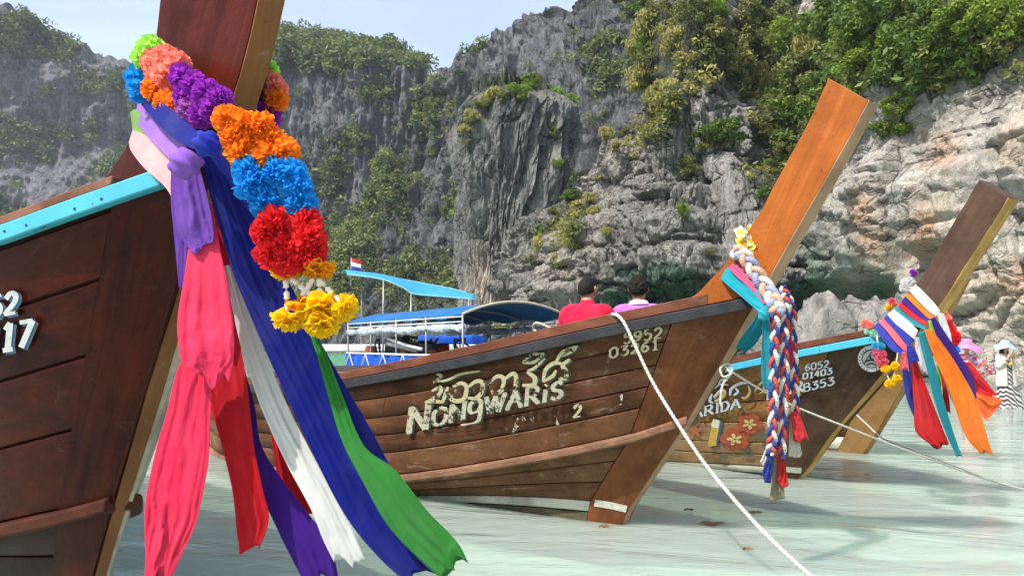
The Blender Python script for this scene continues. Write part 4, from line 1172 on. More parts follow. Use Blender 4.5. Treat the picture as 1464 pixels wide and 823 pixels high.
# ------------------------------------------------------------------ scarves, garlands, braids
def scarf(name, rows, color, label, group=None, pleats=5, amp=0.10, thick=0.12, n=60, m=56, seed=0, parent=None, edge=0.012, trans=0.25, cat='scarf', hemk=1.0):
    """cloth bundle from picture rows (lx, ly, rx, ry, Y); folds run along its length, closed section so it has a back"""
    q = spline(np.array(rows, float), n)
    th = np.linspace(0, 2 * math.pi, m, endpoint=False)
    w = np.cos(th); sd = np.sin(th)
    V = np.zeros((n, m, 3))
    rng = np.random.default_rng(seed + 100)
    ph = rng.random(4) * 6.28
    for i in range(n):
        lx, ly, rx, ry, Y = q[i]
        a, b = at_y(lx, ly, Y), at_y(rx, ry, Y)
        c, h = (a + b) / 2, (b - a) / 2
        N = CAM - c; N /= np.linalg.norm(N)
        W = np.linalg.norm(h)
        tt = i / (n - 1)
        wj = w + 0.02 * np.sin(9 * tt + ph[0])
        s_ = np.sign(sd) * np.abs(sd) ** 0.7
        d = thick * W * s_
        k = pleats * math.pi
        warp = w + 0.25 * vn(np.full(m, tt * 3.1 + seed), w * 1.3, seed * 1.7) + 0.10 * vn(np.full(m, tt * 9.0 + seed), w * 3.0, seed * 3.7)
        sharp = lambda x: 1 - 2 * np.abs(np.sin(x)) ** 0.75
        fold = sharp(0.5 * (k * warp * 0.5 + ph[1] + 1.6 * tt)) + 0.55 * sharp(0.5 * (k * warp * 1.1 + ph[2] - 2.6 * tt)) + 0.30 * np.sin(k * 1.9 * warp + ph[3]) + 0.9 * vn(np.full(m, tt * 5.0 + seed * 1.3), w * 1.1 + 2.0 * tt, seed * 0.7) + 0.35 * vn(np.full(m, tt * 16.0), w * 4.0 + 5.0 * tt, seed * 0.9)
        env = np.clip(1 - np.abs(w) ** 6, 0, 1)
        d = d + 1.55 * amp * W * fold * env * (0.7 + 0.5 * vn(np.array([tt * 4.0]), np.array([seed * 2.1]))[0])
        e = edge * vn(np.full(m, tt * 14 + seed), np.sign(w) * 3.0, 2.0) * W * 6 * np.abs(w) ** 4
        V[i] = c + h * (wj + e)[:, None] + N * d[:, None]
    # uneven hem: the last rows run out further in some places than in others
    tan = V[-1].mean(0) - V[-6].mean(0); tan /= np.linalg.norm(tan) + 1e-9
    Wl = np.linalg.norm(at_y(*q[-1, :2], q[-1, 4]) - at_y(*q[-1, 2:4], q[-1, 4]))
    hem = 0.45 * Wl * (vn(w * 1.7 + seed, seed * 1.1, 0.3) + 0.4 * vn(w * 5.0, seed * 1.9, 0.7)) * hemk
    for i in range(n):
        V[i] += tan * (hem * sstep(0.80, 1.0, i / (n - 1)))[:, None]
    F = grid_faces(n, m, True).tolist() + [list(range(m))[::-1], list(range((n - 1) * m, n * m))]
    o = obj(name, mesh_np(name, V.reshape(-1, 3), F), m_cloth(color, 0.3, trans), parent)
    if parent is None: tag(o, label, cat, group)
    return o

def knot(name, px, py, Y, rpx, color, parent=None, seed=1, squash=(1, 1, 0.8), label=None, group=None):
    """a tight lump of wrapped cloth with folds across it"""
    c = at_y(px, py, Y); r = rpx / FPX * Y
    nu, nv = 26, 36
    u = np.linspace(0.02, math.pi - 0.02, nu)[:, None]; v = np.linspace(0, 2 * math.pi, nv, endpoint=False)[None, :]
    x = np.sin(u) * np.cos(v); y = np.sin(u) * np.sin(v); z = np.cos(u) * np.ones_like(v)
    f = 1 + 0.10 * np.sin(7 * (x * 0.7 + z) + seed) + 0.10 * vn(x * 2 + seed, z * 2, y * 2)
    P = np.stack([x * squash[0], y * squash[2], z * squash[1]], -1) * f[..., None] * r + c
    V = P.reshape(-1, 3); F = grid_faces(nu, nv, True).tolist() + [list(range(nv)), list(range((nu - 1) * nv, nu * nv))[::-1]]
    o = obj(name, mesh_np(name, V, F), m_cloth(color, 0.3, 0.1), parent)
    if parent is None: tag(o, label, 'scarf', group)
    return o

def carnation(seed, layers=6, nth=48, nr=5, jag=0.06):
    rng = np.random.default_rng(seed)
    V, F, T = [], [], []
    th = np.linspace(0, 2 * math.pi, nth, endpoint=False)
    for k in range(layers):
        f = k / (layers - 1)
        R0 = 1.0 - 0.42 * f
        cup = -0.35 + 1.9 * f
        ph = rng.random(5) * 6.28
        rim = 1 + jag * np.sin(11 * th + ph[0]) * 0.6 + jag * rng.normal(size=nth) * 0.6 - 0.18 * (np.abs(np.sin(2.5 * th + ph[4])) < 0.16)
        base = len(V)
        for j in range(nr):
            r = j / (nr - 1)
            ruf = (0.20 * np.sin(5 * th + ph[1]) + 0.12 * np.sin(11 * th + ph[2]) + 0.025 * rng.normal(size=nth)) * r ** 1.6
            rad = (0.04 + R0 * r * rim * math.cos(min(1.15, max(0, cup * 0.62))))
            z = 0.06 * k + R0 * r * math.sin(cup * 0.62) + ruf
            sw = 0.14 * np.sin(5 * th + ph[3]) * r
            for q in range(nth):
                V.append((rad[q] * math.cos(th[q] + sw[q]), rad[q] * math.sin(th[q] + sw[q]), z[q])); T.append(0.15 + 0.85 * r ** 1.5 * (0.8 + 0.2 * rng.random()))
        for fc in grid_faces(nr, nth, True): F.append([int(x) + base for x in fc])
    me = mesh_np('flower', V, F)
    a = me.attributes.new('tint', 'FLOAT', 'POINT'); a.data.foreach_set('value', np.array(T, np.float32))
    return me
CARN = [carnation(k) for k in range(4)]
MARI = [carnation(20 + k, 6, 40, 5, 0.06) for k in range(2)]
FLC = {'lime': (0.45, 0.85, 0.12), 'salmon': (0.98, 0.30, 0.22), 'blue': (0.012, 0.34, 0.80), 'orange': (1.0, 0.27, 0.012), 'purple': (0.36, 0.03, 0.50), 'lilac': (0.50, 0.16, 0.55),
       'red': (0.80, 0.020, 0.028), 'yellow': (1.0, 0.62, 0.006), 'amber': (0.95, 0.45, 0.006), 'white': (0.78, 0.77, 0.74), 'pink': (0.80, 0.16, 0.24), 'mint': (0.42, 0.72, 0.55), 'cyan': (0.05, 0.42, 0.66), 'cream': (0.75, 0.66, 0.36)}
rf = random.Random(11)
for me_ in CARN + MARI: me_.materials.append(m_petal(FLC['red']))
def flower(px, py, Y, rpx, colr, parent, axis=None, kind=0, tilt=0.5, squash=1.0, name='flower'):
    me = (CARN if kind == 0 else MARI)[rf.randrange(4 if kind == 0 else 2)]
    o = bpy.data.objects.new(name, me); COL.objects.link(o)
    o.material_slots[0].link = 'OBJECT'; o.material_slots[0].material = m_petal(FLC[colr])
    c = at_y(px, py, Y); r = rpx / FPX * Y
    if axis is None:
        N = Vector(CAM - c).normalized(); axis = N + Vector((rf.uniform(-tilt, tilt), rf.uniform(-tilt, tilt), rf.uniform(-tilt * .6, tilt)))
    qt = Vector(axis).normalized().to_track_quat('Z', 'Y')
    o.rotation_euler = qt.to_euler()
    spin = Matrix.Rotation(rf.uniform(0, 6.28), 4, 'Z')
    o.matrix_world = Matrix.Translation(Vector(c)) @ qt.to_matrix().to_4x4() @ spin @ Matrix.Diagonal((r, r, r * squash, 1))
    if parent is not None:
        o.parent = parent; o.matrix_parent_inverse = parent.matrix_basis.inverted()
    return o

def string_part(pts, Y, r, mat, parent, name='string'):
    m = MB(); m.tube(spline([at_y(x, y, Y) for x, y in pts], 24) - np.array(parent.location), r, 6)
    return m.build(name, mat, parent)
def world_empty(name, p):
    return empty(name, tuple(p))
M_STRING = m_plain((0.62, 0.58, 0.48), 0.8)

# ---- scarves on the dark red prow ----
G1 = 'scarves tied round the dark red prow'
def Yb(px, py, off): return float(RB.dist(px, py, off))
def wrap(name, rows, off, color, label, pleats=3, amp=0.10, seed=0, bt=None, group=G1, n=44, thick=0.10, cat='scarf'):
    b = bt or RB
    rr = []
    for r in rows:
        o_ = off if len(r) == 4 else r[4]
        rr.append((*r[:4], float(b.dist((r[0] + r[2]) / 2, (r[1] + r[3]) / 2, o_))))
    return scarf(name, rr, color, label, group, pleats, amp, thick, n, 44, seed, cat=cat, hemk=0.0)
PALEPINK = (0.82, 0.36, 0.36); PINK = (0.74, 0.030, 0.085); LAV = (0.30, 0.15, 0.52); PURP = (0.125, 0.040, 0.36); BLUE = (0.008, 0.013, 0.19); GREEN = (0.030, 0.20, 0.030); WHITE = (0.66, 0.66, 0.63); REDC = (0.48, 0.010, 0.018); VIOLET = (0.050, 0.012, 0.20)
wrap('scarf', [(186, 160, 190, 190, 0.08), (196, 158, 192, 200, 0.11), (222, 180, 216, 216, 0.16), (252, 208, 242, 240, 0.2)], 0.16, (0.20, 0.34, 0.10), 'pale green scarf showing between lavender and pink wraps', 3, 0.08, 3)
wrap('scarf', [(192, 178, 184, 204, 0.10), (202, 182, 188, 216, 0.13), (226, 206, 206, 240, 0.19), (250, 228, 236, 268, 0.22), (262, 258, 250, 292, 0.23), (275, 290, 262, 320, 0.23)], 0.18, PALEPINK, 'pale pink scarf wrapped lowest round the dark red prow', 5, 0.07, 1)
wrap('scarf', [(200, 130, 192, 172, 0.08), (206, 136, 197, 178, 0.11), (232, 172, 218, 204, 0.17), (258, 200, 242, 226, 0.23), (276, 222, 258, 240, 0.25)], 0.2, LAV, 'lavender scarf wrapped round the dark red prow above the pink', 4, 0.08, 2)
wrap('scarf', [(202, 124, 198, 144, 0.10), (214, 130, 206, 154, 0.17), (246, 158, 232, 184, 0.24), (280, 186, 264, 208, 0.29), (300, 198, 290, 216, 0.30)], 0.2, BLUE, 'deep blue scarf band wrapped round the dark red prow', 5, 0.08, 4)
YT = 2.56
ps = empty('scarf', at_y(265, 236, YT)); tag(ps, 'purple scarf knotted below the lavender wrap with short hanging tail', 'scarf', G1)
def child_scarf(par, *a, **k):
    o = scarf(*a, parent=par, **k); o.matrix_parent_inverse = par.matrix_basis.inverted(); return o
o = knot('knot', 265, 234, Yb(265, 234, 0.30) - 0.02, 24, (0.20, 0.085, 0.42), ps, 2, (1.0, 0.92, 0.8)); o.matrix_parent_inverse = ps.matrix_basis.inverted()
child_scarf(ps, 'tail', [(245, 240, 286, 240, YT), (244, 280, 296, 278, YT), (248, 320, 304, 318, YT), (268, 352, 306, 342, YT), (276, 362, 298, 352, YT)], (0.17, 0.060, 0.40), None, pleats=3, amp=0.09, seed=5)
child_scarf(ps, 'tail', [(244, 250, 262, 250, YT + .03), (246, 300, 270, 300, YT + .03), (250, 350, 268, 352, YT + .03), (256, 412, 260, 414, YT + .03)], (0.14, 0.045, 0.36), None, pleats=2, amp=0.1, seed=6)
bs = empty('scarf', at_y(296, 206, YT)); tag(bs, 'long deep blue scarf knotted at the prow and sweeping down over the white one', 'scarf', G1)
print('knotY', Yb(296, 206, 0.30), YT)
o = knot('knot', 296, 206, Yb(296, 206, 0.34) - 0.03, 21, (0.014, 0.026, 0.30), bs, 5, (0.9, 0.95, 0.8)); o.matrix_parent_inverse = bs.matrix_basis.inverted()
child_scarf(bs, 'tail', [(288, 212, 312, 212, YT + .02), (296, 260, 342, 258, YT + .02), (312, 320, 374, 330, YT + .03), (336, 400, 412, 402, YT + .04), (380, 503, 464, 500, YT + .05), (437, 626, 526, 606, YT + .06), (490, 729, 572, 694, YT + .06), (536, 790, 592, 760, YT + .05), (590, 840, 618, 800, YT + .05)], BLUE, None, pleats=8, amp=0.065, thick=0.10, n=110, m=90, seed=7)
scarf('scarf', [(444, 480, 450, 478, YT + 0.01), (454, 512, 466, 506, YT - 0.01), (470, 570, 490, 566, YT - .02), (488, 628, 520, 636, YT - .03), (520, 690, 566, 672, YT - .04), (556, 752, 612, 730, YT - .04), (600, 800, 650, 770, YT - .04), (634, 830, 666, 800, YT - .04)], GREEN, 'bottle green scarf lying along the edge of the long blue one', G1, 4, 0.11, 0.10, 90, 60, 8)
scarf('scarf', [(318, 380, 336, 378, YT + .14), (330, 430, 350, 430, YT + .14), (344, 492, 378, 500, YT + .14), (372, 580, 416, 590, YT + .14), (408, 660, 455, 665, YT + .14), (444, 726, 490, 730, YT + .13), (462, 770, 506, 760, YT + .13), (480, 808, 518, 790, YT + .13)], WHITE, 'stained white scarf hanging behind the long blue one', G1, 4, 0.08, 0.10, 80, 56, 9)
scarf('scarf', [(296, 300, 320, 300, YT + .16), (298, 380, 334, 372, YT + .16), (296, 470, 340, 470, YT + .16), (298, 564, 354, 552, YT + .15), (316, 631, 364, 640, YT + .14), (332, 700, 376, 700, YT + .14), (338, 762, 384, 742, YT + .14), (340, 786, 370, 786, YT + .14)], REDC, 'crimson scarf hanging between the pink and the white ones', G1, 3, 0.10, 0.10, 80, 56, 10)
scarf('scarf', [(300, 300, 312, 300, YT + .20), (312, 430, 328, 430, YT + .22), (336, 530, 350, 528, YT + .22), (352, 580, 364, 578, YT + .22), (360, 626, 374, 636, YT + .22), (368, 690, 404, 686, YT + .22), (394, 752, 442, 736, YT + .22), (418, 800, 470, 772, YT + .21), (440, 836, 480, 812, YT + .21)], VIOLET, 'dark violet scarf trailing lowest between crimson and white', G1, 3, 0.10, 0.10, 70, 50, 11)
scarf('scarf', [(302, 300, 316, 300, YT + .24), (333, 430, 345, 430, YT + .28), (376, 560, 398, 556, YT + .32), (398, 690, 430, 684, YT + .34), (404, 710, 440, 706, YT + .34), (424, 734, 446, 730, YT + .34)], REDC, 'scrap of red cloth behind the violet scarf', G1, 2, 0.1, 0.1, 30, 40, 12)
pk = empty('scarf', at_y(290, 300, YT)); tag(pk, 'long bright pink scarf hanging in two tiers beside the stem', 'scarf', G1)
child_scarf(pk, 'lower_tail', [(270, 500, 304, 500, YT + .06), (252, 530, 302, 560, YT + .05), (238, 590, 300, 610, YT + .04), (224, 640, 298, 664, YT + .03), (210, 704, 288, 716, YT + .02), (206, 750, 278, 752, YT + .01), (208, 800, 256, 800, YT), (206, 832, 250, 818, YT)], PINK, None, pleats=4, amp=0.060, n=90, m=60, seed=13)
child_scarf(pk, 'upper_tail', [(284, 286, 304, 292, YT + .03), (270, 350, 314, 350, YT + .02), (262, 400, 324, 400, YT + .01), (254, 450, 333, 456, YT), (256, 496, 336, 490, YT - .01), (262, 522, 334, 520, YT - .01), (276, 538, 326, 544, YT - .01)], (0.78, 0.042, 0.11), None, pleats=4, amp=0.052, n=80, m=60, seed=14)

# ---- flower garland on the dark red prow ----
gr = empty('flower_garland', at_y(330, 170, 2.6)); tag(gr, 'thick paper flower garland in many colours slung round the dark red prow', 'garland')
def fl(lst, Y, r, **k):
    for (x, y, c) in lst: flower(x + rf.uniform(-2, 2), y + rf.uniform(-2, 2), Y + rf.uniform(-.012, .012), r * rf.uniform(.92, 1.1), c, gr, **k)
def flp(lst, off, r):
    for (x, y, c) in lst: flower(x, y, Yb(x, y, off), r * rf.uniform(.92, 1.1), c, gr)
flp([(216, 72, 'lime'), (208, 84, 'lime'), (202, 112, 'blue'), (205, 128, 'blue'), (222, 92, 'salmon'), (238, 84, 'salmon'), (240, 106, 'salmon'), (254, 92, 'salmon'), (224, 130, 'orange'), (240, 148, 'orange'), (226, 112, 'salmon'),
     (262, 112, 'purple'), (280, 122, 'purple'), (266, 138, 'purple'), (296, 134, 'purple'), (314, 141, 'purple'), (270, 158, 'lilac'), (288, 164, 'purple'), (304, 156, 'purple'), (250, 150, 'orange')], 0.16, 21)
fl([(326, 172, 'orange'), (350, 176, 'orange'), (374, 180, 'orange'), (338, 198, 'orange'), (360, 204, 'orange'), (388, 202, 'orange'), (404, 216, 'orange'), (348, 220, 'orange'), (384, 222, 'orange')], 2.46, 23)
fl([(356, 242, 'blue'), (368, 258, 'blue'), (374, 278, 'blue'), (382, 294, 'blue'), (414, 250, 'blue'), (424, 270, 'blue'), (432, 290, 'blue'), (356, 264, 'blue'), (398, 244, 'blue')], 2.44, 23)
fl([(390, 314, 'red'), (396, 334, 'red'), (402, 354, 'red'), (408, 370, 'red'), (436, 318, 'red'), (444, 338, 'red'), (448, 358, 'red'), (380, 330, 'red'), (388, 360, 'red'), (424, 366, 'red')], 2.43, 24)
dn = Vector((0, 0, -1))
for (x, y, c, r) in ((410, 388, 'yellow', 26), (455, 388, 'amber', 25)): flower(x, y - 4, 2.46, r, c, gr, axis=Vector((.1, -.25, -1)), kind=1, squash=0.7)
for (x, y, c, r, ax) in ((413, 456, 'yellow', 26, (.0, -.3, -1)), (456, 440, 'yellow', 30, (.6, -.5, -.8)), (460, 464, 'yellow', 27, (.1, -.5, -1)), (494, 440, 'yellow', 22, (1, -.6, -.5)), (430, 430, 'amber', 22, (.3, .3, -1))):
    flower(x, y, 2.45, r, c, gr, axis=Vector(ax), kind=1, squash=0.7)
# far side of the prow
for (x, y, c) in ((383, 101, 'lime'), (388, 118, 'salmon'), (378, 138, 'purple'), (388, 158, 'purple'), (396, 142, 'orange'), (394, 128, 'salmon'), (384, 172, 'purple')):
    flower(x, y, Yb(x, y, -0.16), 18, c, gr)
m = MB()
for a, b in (((408, 396), (412, 450)), ((414, 396), (452, 428)), ((452, 396), (490, 436)), ((448, 398), (432, 424)), ((456, 396), (458, 440))):
    pa, pb = at_y(*a, 2.45), at_y(*b, 2.45)
    s_ = MB(); s_.tube(np.array([pa, (pa + pb) / 2, pb]) - np.array(gr.location), 0.0022, 5); s_.build('string', M_STRING, gr)
    L_ = np.linalg.norm(pb - pa); k = max(3, int(L_ / 0.034)); d = (pb - pa) / L_
    for i in range(k):
        c = pa + (pb - pa) * (i + 0.6) / (k + 0.3) - np.array(gr.location)
        bd = MB(); bd.tube([c - d * 0.015, c - d * 0.008, c + d * 0.004, c + d * 0.010, c + d * 0.015], [0.004, 0.0105, 0.0085, 0.0115, 0.003], 8)
        bd.build('jasmine_bead', m_plain((0.74, 0.70, 0.58), 0.6), gr)
# ---- braid on the orange prow ----
def braid(name, pts, rad, label, group, turns, colors, n=260, cat='braid'):
    p = spline(np.array([at_y(x, y, Y) for x, y, Y in pts]), n)
    e = empty(name, p[0]); tag(e, label, cat, group)
    t = np.gradient(p, axis=0); t /= np.linalg.norm(t, axis=1)[:, None]
    N = CAM - p; N -= t * np.sum(N * t, 1)[:, None]; N /= np.linalg.norm(N, axis=1)[:, None]
    S = np.cross(t, N)
    ph = np.linspace(0, turns * 2 * math.pi, n)
    for k, c in enumerate(colors):
        a = ph + k * 2 * math.pi / 3
        q = p + S * (rad * np.sin(a))[:, None] + N * (rad * 0.55 * np.sin(2 * a))[:, None] - p[0]
        m = MB(); m.tube(q, rad * (0.62 + 0.06 * np.sin(np.arange(n) * 1.7 + k)), 10)
        m.build('strand', m_cloth(c, 0.3, 0.05), e)
    return e
def tassel(px, py, px2, py2, Y, wpx, color, parent, seed=0, name='tassel'):
    o = scarf(name, [(px - wpx * .25, py, px + wpx * .25, py, Y), ((px + px2) / 2 - wpx * .4, (py + py2) / 2, (px + px2) / 2 + wpx * .4, (py + py2) / 2, Y), (px2 - wpx * .55, py2 - 2, px2 + wpx * .55, py2 + 2, Y)], color, None, None, 5, 0.16, 0.35, 26, 40, seed, parent=parent)
    o.matrix_parent_inverse = parent.matrix_basis.inverted()
    return o
BR = ((0.62, 0.60, 0.54), (0.45, 0.06, 0.045), (0.030, 0.045, 0.22)); BRP = ((0.66, 0.60, 0.52), (0.62, 0.32, 0.22), (0.24, 0.28, 0.40))
def Y2(px, py, off): return float(NB.dist(px, py, off))
G2 = 'braided cloth on the orange prow'
braid('cloth_braid', [(1050, 360, Y2(1050, 360, 0.12)), (1062, 364, Y2(1062, 366, 0.17)), (1078, 386, Y2(1078, 386, 0.19)), (1096, 412, Y2(1096, 412, 0.22)), (1108, 432, 5.05), (1112, 448, 5.02)], 0.036, 'faded pastel cloth braid wrapped slantwise round the orange prow', G2, 3.0, BRP)
b1 = braid('cloth_braid', [(1108, 436, 5.04), (1108, 470, 5.0), (1106, 520, 5.0), (1106, 575, 5.0), (1104, 624, 5.0), (1102, 650, 5.0)], 0.0225, 'long red white and blue cloth braid hanging straight down before the orange prow', G2, 4.6, BR)
b2 = braid('cloth_braid', [(1122, 420, 5.08), (1123, 450, 5.06), (1121, 490, 5.05), (1122, 540, 5.05), (1119, 600, 5.05), (1117, 655, 5.05)], 0.021, 'red white and blue cloth braid ending in red and straw tassels', G2, 5.0, BR)
b3 = braid('cloth_braid', [(1118, 410, 5.16), (1132, 440, 5.13), (1134, 490, 5.12), (1136, 540, 5.12), (1138, 590, 5.12)], 0.019, 'shortest red white and blue cloth braid with flared red tassel', G2, 4.4, BR)
tassel(1103, 645, 1095, 684, 5.0, 15, (0.03, 0.045, 0.22), b1, 31); tassel(1098, 640, 1092, 664, 5.02, 12, (0.62, 0.60, 0.54), b1, 32)
tassel(1117, 650, 1119, 694, 5.05, 16, (0.50, 0.03, 0.03), b2, 33); tassel(1113, 655, 1111, 714, 5.07, 20, (0.27, 0.25, 0.16), b2, 34)
tassel(1136, 588, 1146, 630, 5.1, 22, (0.55, 0.03, 0.035), b3, 35); tassel(1134, 600, 1137, 652, 5.14, 18, (0.55, 0.52, 0.42), b3, 36)
TEALC = (0.012, 0.22, 0.29)
wrap('scarf', [(1038, 382, 1030, 398, 0.09), (1046, 384, 1036, 404, 0.13), (1070, 398, 1060, 424, 0.2), (1092, 418, 1080, 442, 0.25), (1104, 432, 1092, 452, 0.27)], 0.2, (0.014, 0.30, 0.38), 'turquoise scarf wrapped under the braid on the orange prow', 5, 0.07, 21, NB, 'scarves on the orange prow')
wrap('scarf', [(1048, 374, 1042, 384, 0.12), (1062, 384, 1054, 396, 0.17), (1086, 408, 1078, 418, 0.22), (1100, 428, 1092, 436, 0.25)], 0.2, (0.50, 0.09, 0.19), 'rose scarf band between braid and turquoise scarf', 3, 0.08, 22, NB, 'scarves on the orange prow')
tl = empty('scarf', at_y(1091, 450, 4.98)); tag(tl, 'turquoise scarf knotted at the stem of the faded name boat with two tails', 'scarf', 'scarves on the orange prow')
o = knot('knot', 1092, 449, 4.98, 9, (0.014, 0.28, 0.36), tl, 3, (0.9, 1.1, 0.8)); o.matrix_parent_inverse = tl.matrix_basis.inverted()
child_scarf(tl, 'tail', [(1084, 448, 1094, 452, 5.0), (1074, 462, 1090, 474, 5.05), (1060, 482, 1080, 492, 5.15), (1050, 500, 1066, 504, 5.25)], TEALC, None, pleats=4, amp=0.1, seed=23)
child_scarf(tl, 'tail', [(1088, 452, 1098, 452, 4.99), (1090, 474, 1104, 478, 5.0), (1088, 510, 1110, 510, 5.0), (1090, 548, 1108, 548, 5.0), (1100, 560, 1104, 562, 5.0)], TEALC, None, pleats=4, amp=0.1, seed=24)
scarf('scarf', [(1110, 430, 1120, 432, 5.1), (1116, 460, 1128, 462, 5.1), (1126, 500, 1134, 498, 5.1), (1130, 520, 1133, 521, 5.1)], (0.42, 0.03, 0.09), 'narrow crimson scarf end hanging beside the braids', 'scarves on the orange prow', 2, 0.1, 0.15, 40, 36, 25)
# frangipani
def frangipani(px, py, Y, rpx, name='frangipani', par=None, core=(0.80, 0.55, 0.04), outer=(0.80, 0.79, 0.72)):
    c = at_y(px, py, Y); r = rpx / FPX * Y
    ax = (Vector(CAM - c).normalized() + Vector((rf.uniform(-.7, .7), 0, rf.uniform(-.3, .8)))).normalized().to_track_quat('Z', 'Y').to_matrix()
    for k in range(5):
        a = k * 2 * math.pi / 5 + rf.uniform(0, .4)
        G = []
        for i in range(7):
            f = i / 6
            w = 0.42 * math.sin(math.pi * min(1, f * .9 + .08)) ** 0.7
            row = []
            for g in (-1, -.5, 0, .5, 1):
                x, y, z = f, g * w, 0.35 * f ** 2 - 0.25 * f + 0.12 * g * g - 0.1 * g * f
                v = Vector((x * math.cos(a) - y * math.sin(a), x * math.sin(a) + y * math.cos(a), z)) * r
                row.append(np.array(ax @ v) + c - np.array(par.location))
            G.append(row)
        me = mesh_np('petal', np.array(G).reshape(-1, 3), grid_faces(7, 5))
        t_ = np.repeat(1 - np.linspace(0, 1, 7), 5)
        at_ = me.attributes.new('tint', 'FLOAT', 'POINT'); at_.data.foreach_set('value', t_.astype(np.float32))
        obj('petal', me, m_frang(core, outer), par)
@memo
def m_frang(core, outer):
    t = NT('frangipani_petal')
    at = t.attr('tint').outputs['Fac']
    return t.done(t.ramp(at, [(0.3, outer), (0.62, core)]), 0.6)
fg = empty('blossom_bunch', at_y(1068, 340, Y2(1068, 345, 0.12))); tag(fg, 'bunch of white and yellow blossoms tucked behind the orange prow', 'flowers')
for (x, y, r, c) in ((1058, 332, 10, 0), (1072, 330, 11, 0), (1062, 346, 12, 1), (1076, 344, 11, 0), (1070, 354, 11, 1), (1082, 336, 9, 0), (1068, 338, 11, 0)):
    frangipani(x, y, Y2(1068, 345, 0.1) + rf.uniform(-.03, .03), r, par=fg, outer=(0.80, 0.79, 0.72) if c == 0 else (0.84, 0.66, 0.10))

# ---- scarves on the dark brown prow ----
G3 = 'scarves tied round the dark brown prow'
k4 = 2.836
def d4(x, y): return 1220 + x / k4, 370 + y / k4
def wrap3(rows, color, label, seed, off0=0.12, off1=0.26, pleats=3):
    rr = []
    for i, (a, b, c, d) in enumerate(rows):
        p, q = d4(a, b), d4(c, d)
        f = i / (len(rows) - 1)
        rr.append((*p, *q, off0 + (off1 - off0) * min(1, f * 1.3)))
    wrap('scarf', rr, 0.2, color, label, pleats, 0.07, seed, FB, G3, 36)
def tail3(rows, color, label, seed, Y, pleats=4, amp=0.09, n=60):
    rr = []
    for (a, b, c, d) in rows:
        p, q = d4(a, b), d4(c, d); rr.append((*p, *q, Y))
    return scarf('scarf', rr, color, label, G3, pleats, amp, 0.12, n, 48, seed)
WH3 = (0.66, 0.66, 0.66); OR3 = (0.80, 0.19, 0.022); NAVY = (0.045, 0.018, 0.19); TEAL3 = (0.018, 0.22, 0.28); RED3 = (0.52, 0.022, 0.026); BL3 = (0.03, 0.045, 0.30); PK3 = (0.72, 0.12, 0.15); LIME3 = (0.30, 0.58, 0.07)
wrap3([(250, 100, 226, 128), (290, 138, 262, 168), (330, 182, 304, 210), (352, 212, 334, 232)], WH3, 'white scarf wrapped highest round the dark brown prow', 41, 0.11, 0.15)
wrap3([(228, 130, 210, 150), (266, 162, 246, 186), (310, 205, 290, 228), (342, 236, 322, 252)], OR3, 'orange scarf wrapped just under the topmost white one', 42, 0.12, 0.17)
wrap3([(212, 150, 194, 172), (250, 182, 232, 206), (292, 218, 274, 240), (326, 244, 312, 260)], NAVY, 'dark violet scarf wrapped under the orange one', 43, 0.13, 0.19)
wrap3([(194, 172, 180, 190), (230, 200, 216, 222), (270, 232, 258, 252), (306, 256, 296, 272)], RED3, 'red and gold scarf band wrapped under the violet one', 44, 0.14, 0.21)
wrap3([(180, 190, 162, 208), (216, 218, 198, 240), (256, 246, 242, 268), (300, 268, 288, 288)], TEAL3, 'teal scarf band wrapped across the dark brown prow', 45, 0.15, 0.22)
wrap3([(164, 205, 138, 226), (200, 232, 172, 262), (236, 262, 212, 296), (262, 290, 246, 324)], WH3, 'broad white scarf wrapped across the blue rail end', 46, 0.2, 0.3)
wrap3([(138, 224, 122, 240), (172, 254, 156, 274), (210, 290, 194, 318), (246, 328, 226, 356)], BL3, 'blue scarf band beside the broad white one', 47, 0.24, 0.32)
wrap3([(122, 238, 102, 256), (156, 270, 136, 292), (194, 312, 174, 340), (228, 350, 210, 376)], PK3, 'coral pink scarf band between two blue ones', 48, 0.26, 0.33)
wrap3([(102, 252, 82, 272), (136, 288, 112, 316), (176, 336, 150, 364), (212, 370, 192, 388)], BL3, 'blue scarf band wrapped lowest beside the emblem', 49, 0.28, 0.34)
Y3 = float(FB.dist(*d4(260, 330), 0.34)); print('Y3', Y3)
tail3([(202, 372, 228, 372), (198, 440, 232, 436), (212, 550, 250, 560), (246, 640, 272, 650), (306, 744, 340, 756), (326, 766, 340, 766)], BL3, 'blue scarf tail behind the red one on the dark brown prow', 50, Y3 + .02)
tail3([(228, 356, 250, 356), (232, 420, 262, 420), (238, 500, 290, 500), (246, 600, 328, 600), (250, 694, 360, 680), (300, 742, 386, 740), (332, 762, 384, 752)], RED3, 'broad red scarf tail hanging from the dark brown prow', 51, Y3 - .05, 5)
tail3([(262, 300, 296, 288), (280, 380, 318, 380), (302, 460, 340, 460), (330, 580, 366, 570), (372, 700, 402, 690), (418, 800, 440, 800)], TEAL3, 'long teal scarf tail reaching the water beside the red', 52, Y3 - .10, 4)
tail3([(288, 286, 316, 284), (312, 360, 366, 350), (346, 440, 424, 436), (396, 550, 494, 560), (432, 660, 530, 670), (462, 730, 548, 740), (514, 790, 568, 794)], OR3, 'long orange scarf tail, broadest of those on the dark brown prow', 53, Y3 - .14, 6)
tail3([(312, 242, 330, 234), (338, 310, 374, 300), (372, 376, 426, 380), (430, 470, 480, 470), (474, 550, 498, 540), (492, 588, 499, 584)], NAVY, 'dark violet scarf tail lying over the orange one', 54, Y3 - .10, 4)
tail3([(336, 214, 366, 222), (350, 260, 386, 272), (368, 306, 396, 312), (384, 336, 400, 338)], WH3, 'short white scarf end beside the garland of red flowers', 55, Y3 - .02, 3)
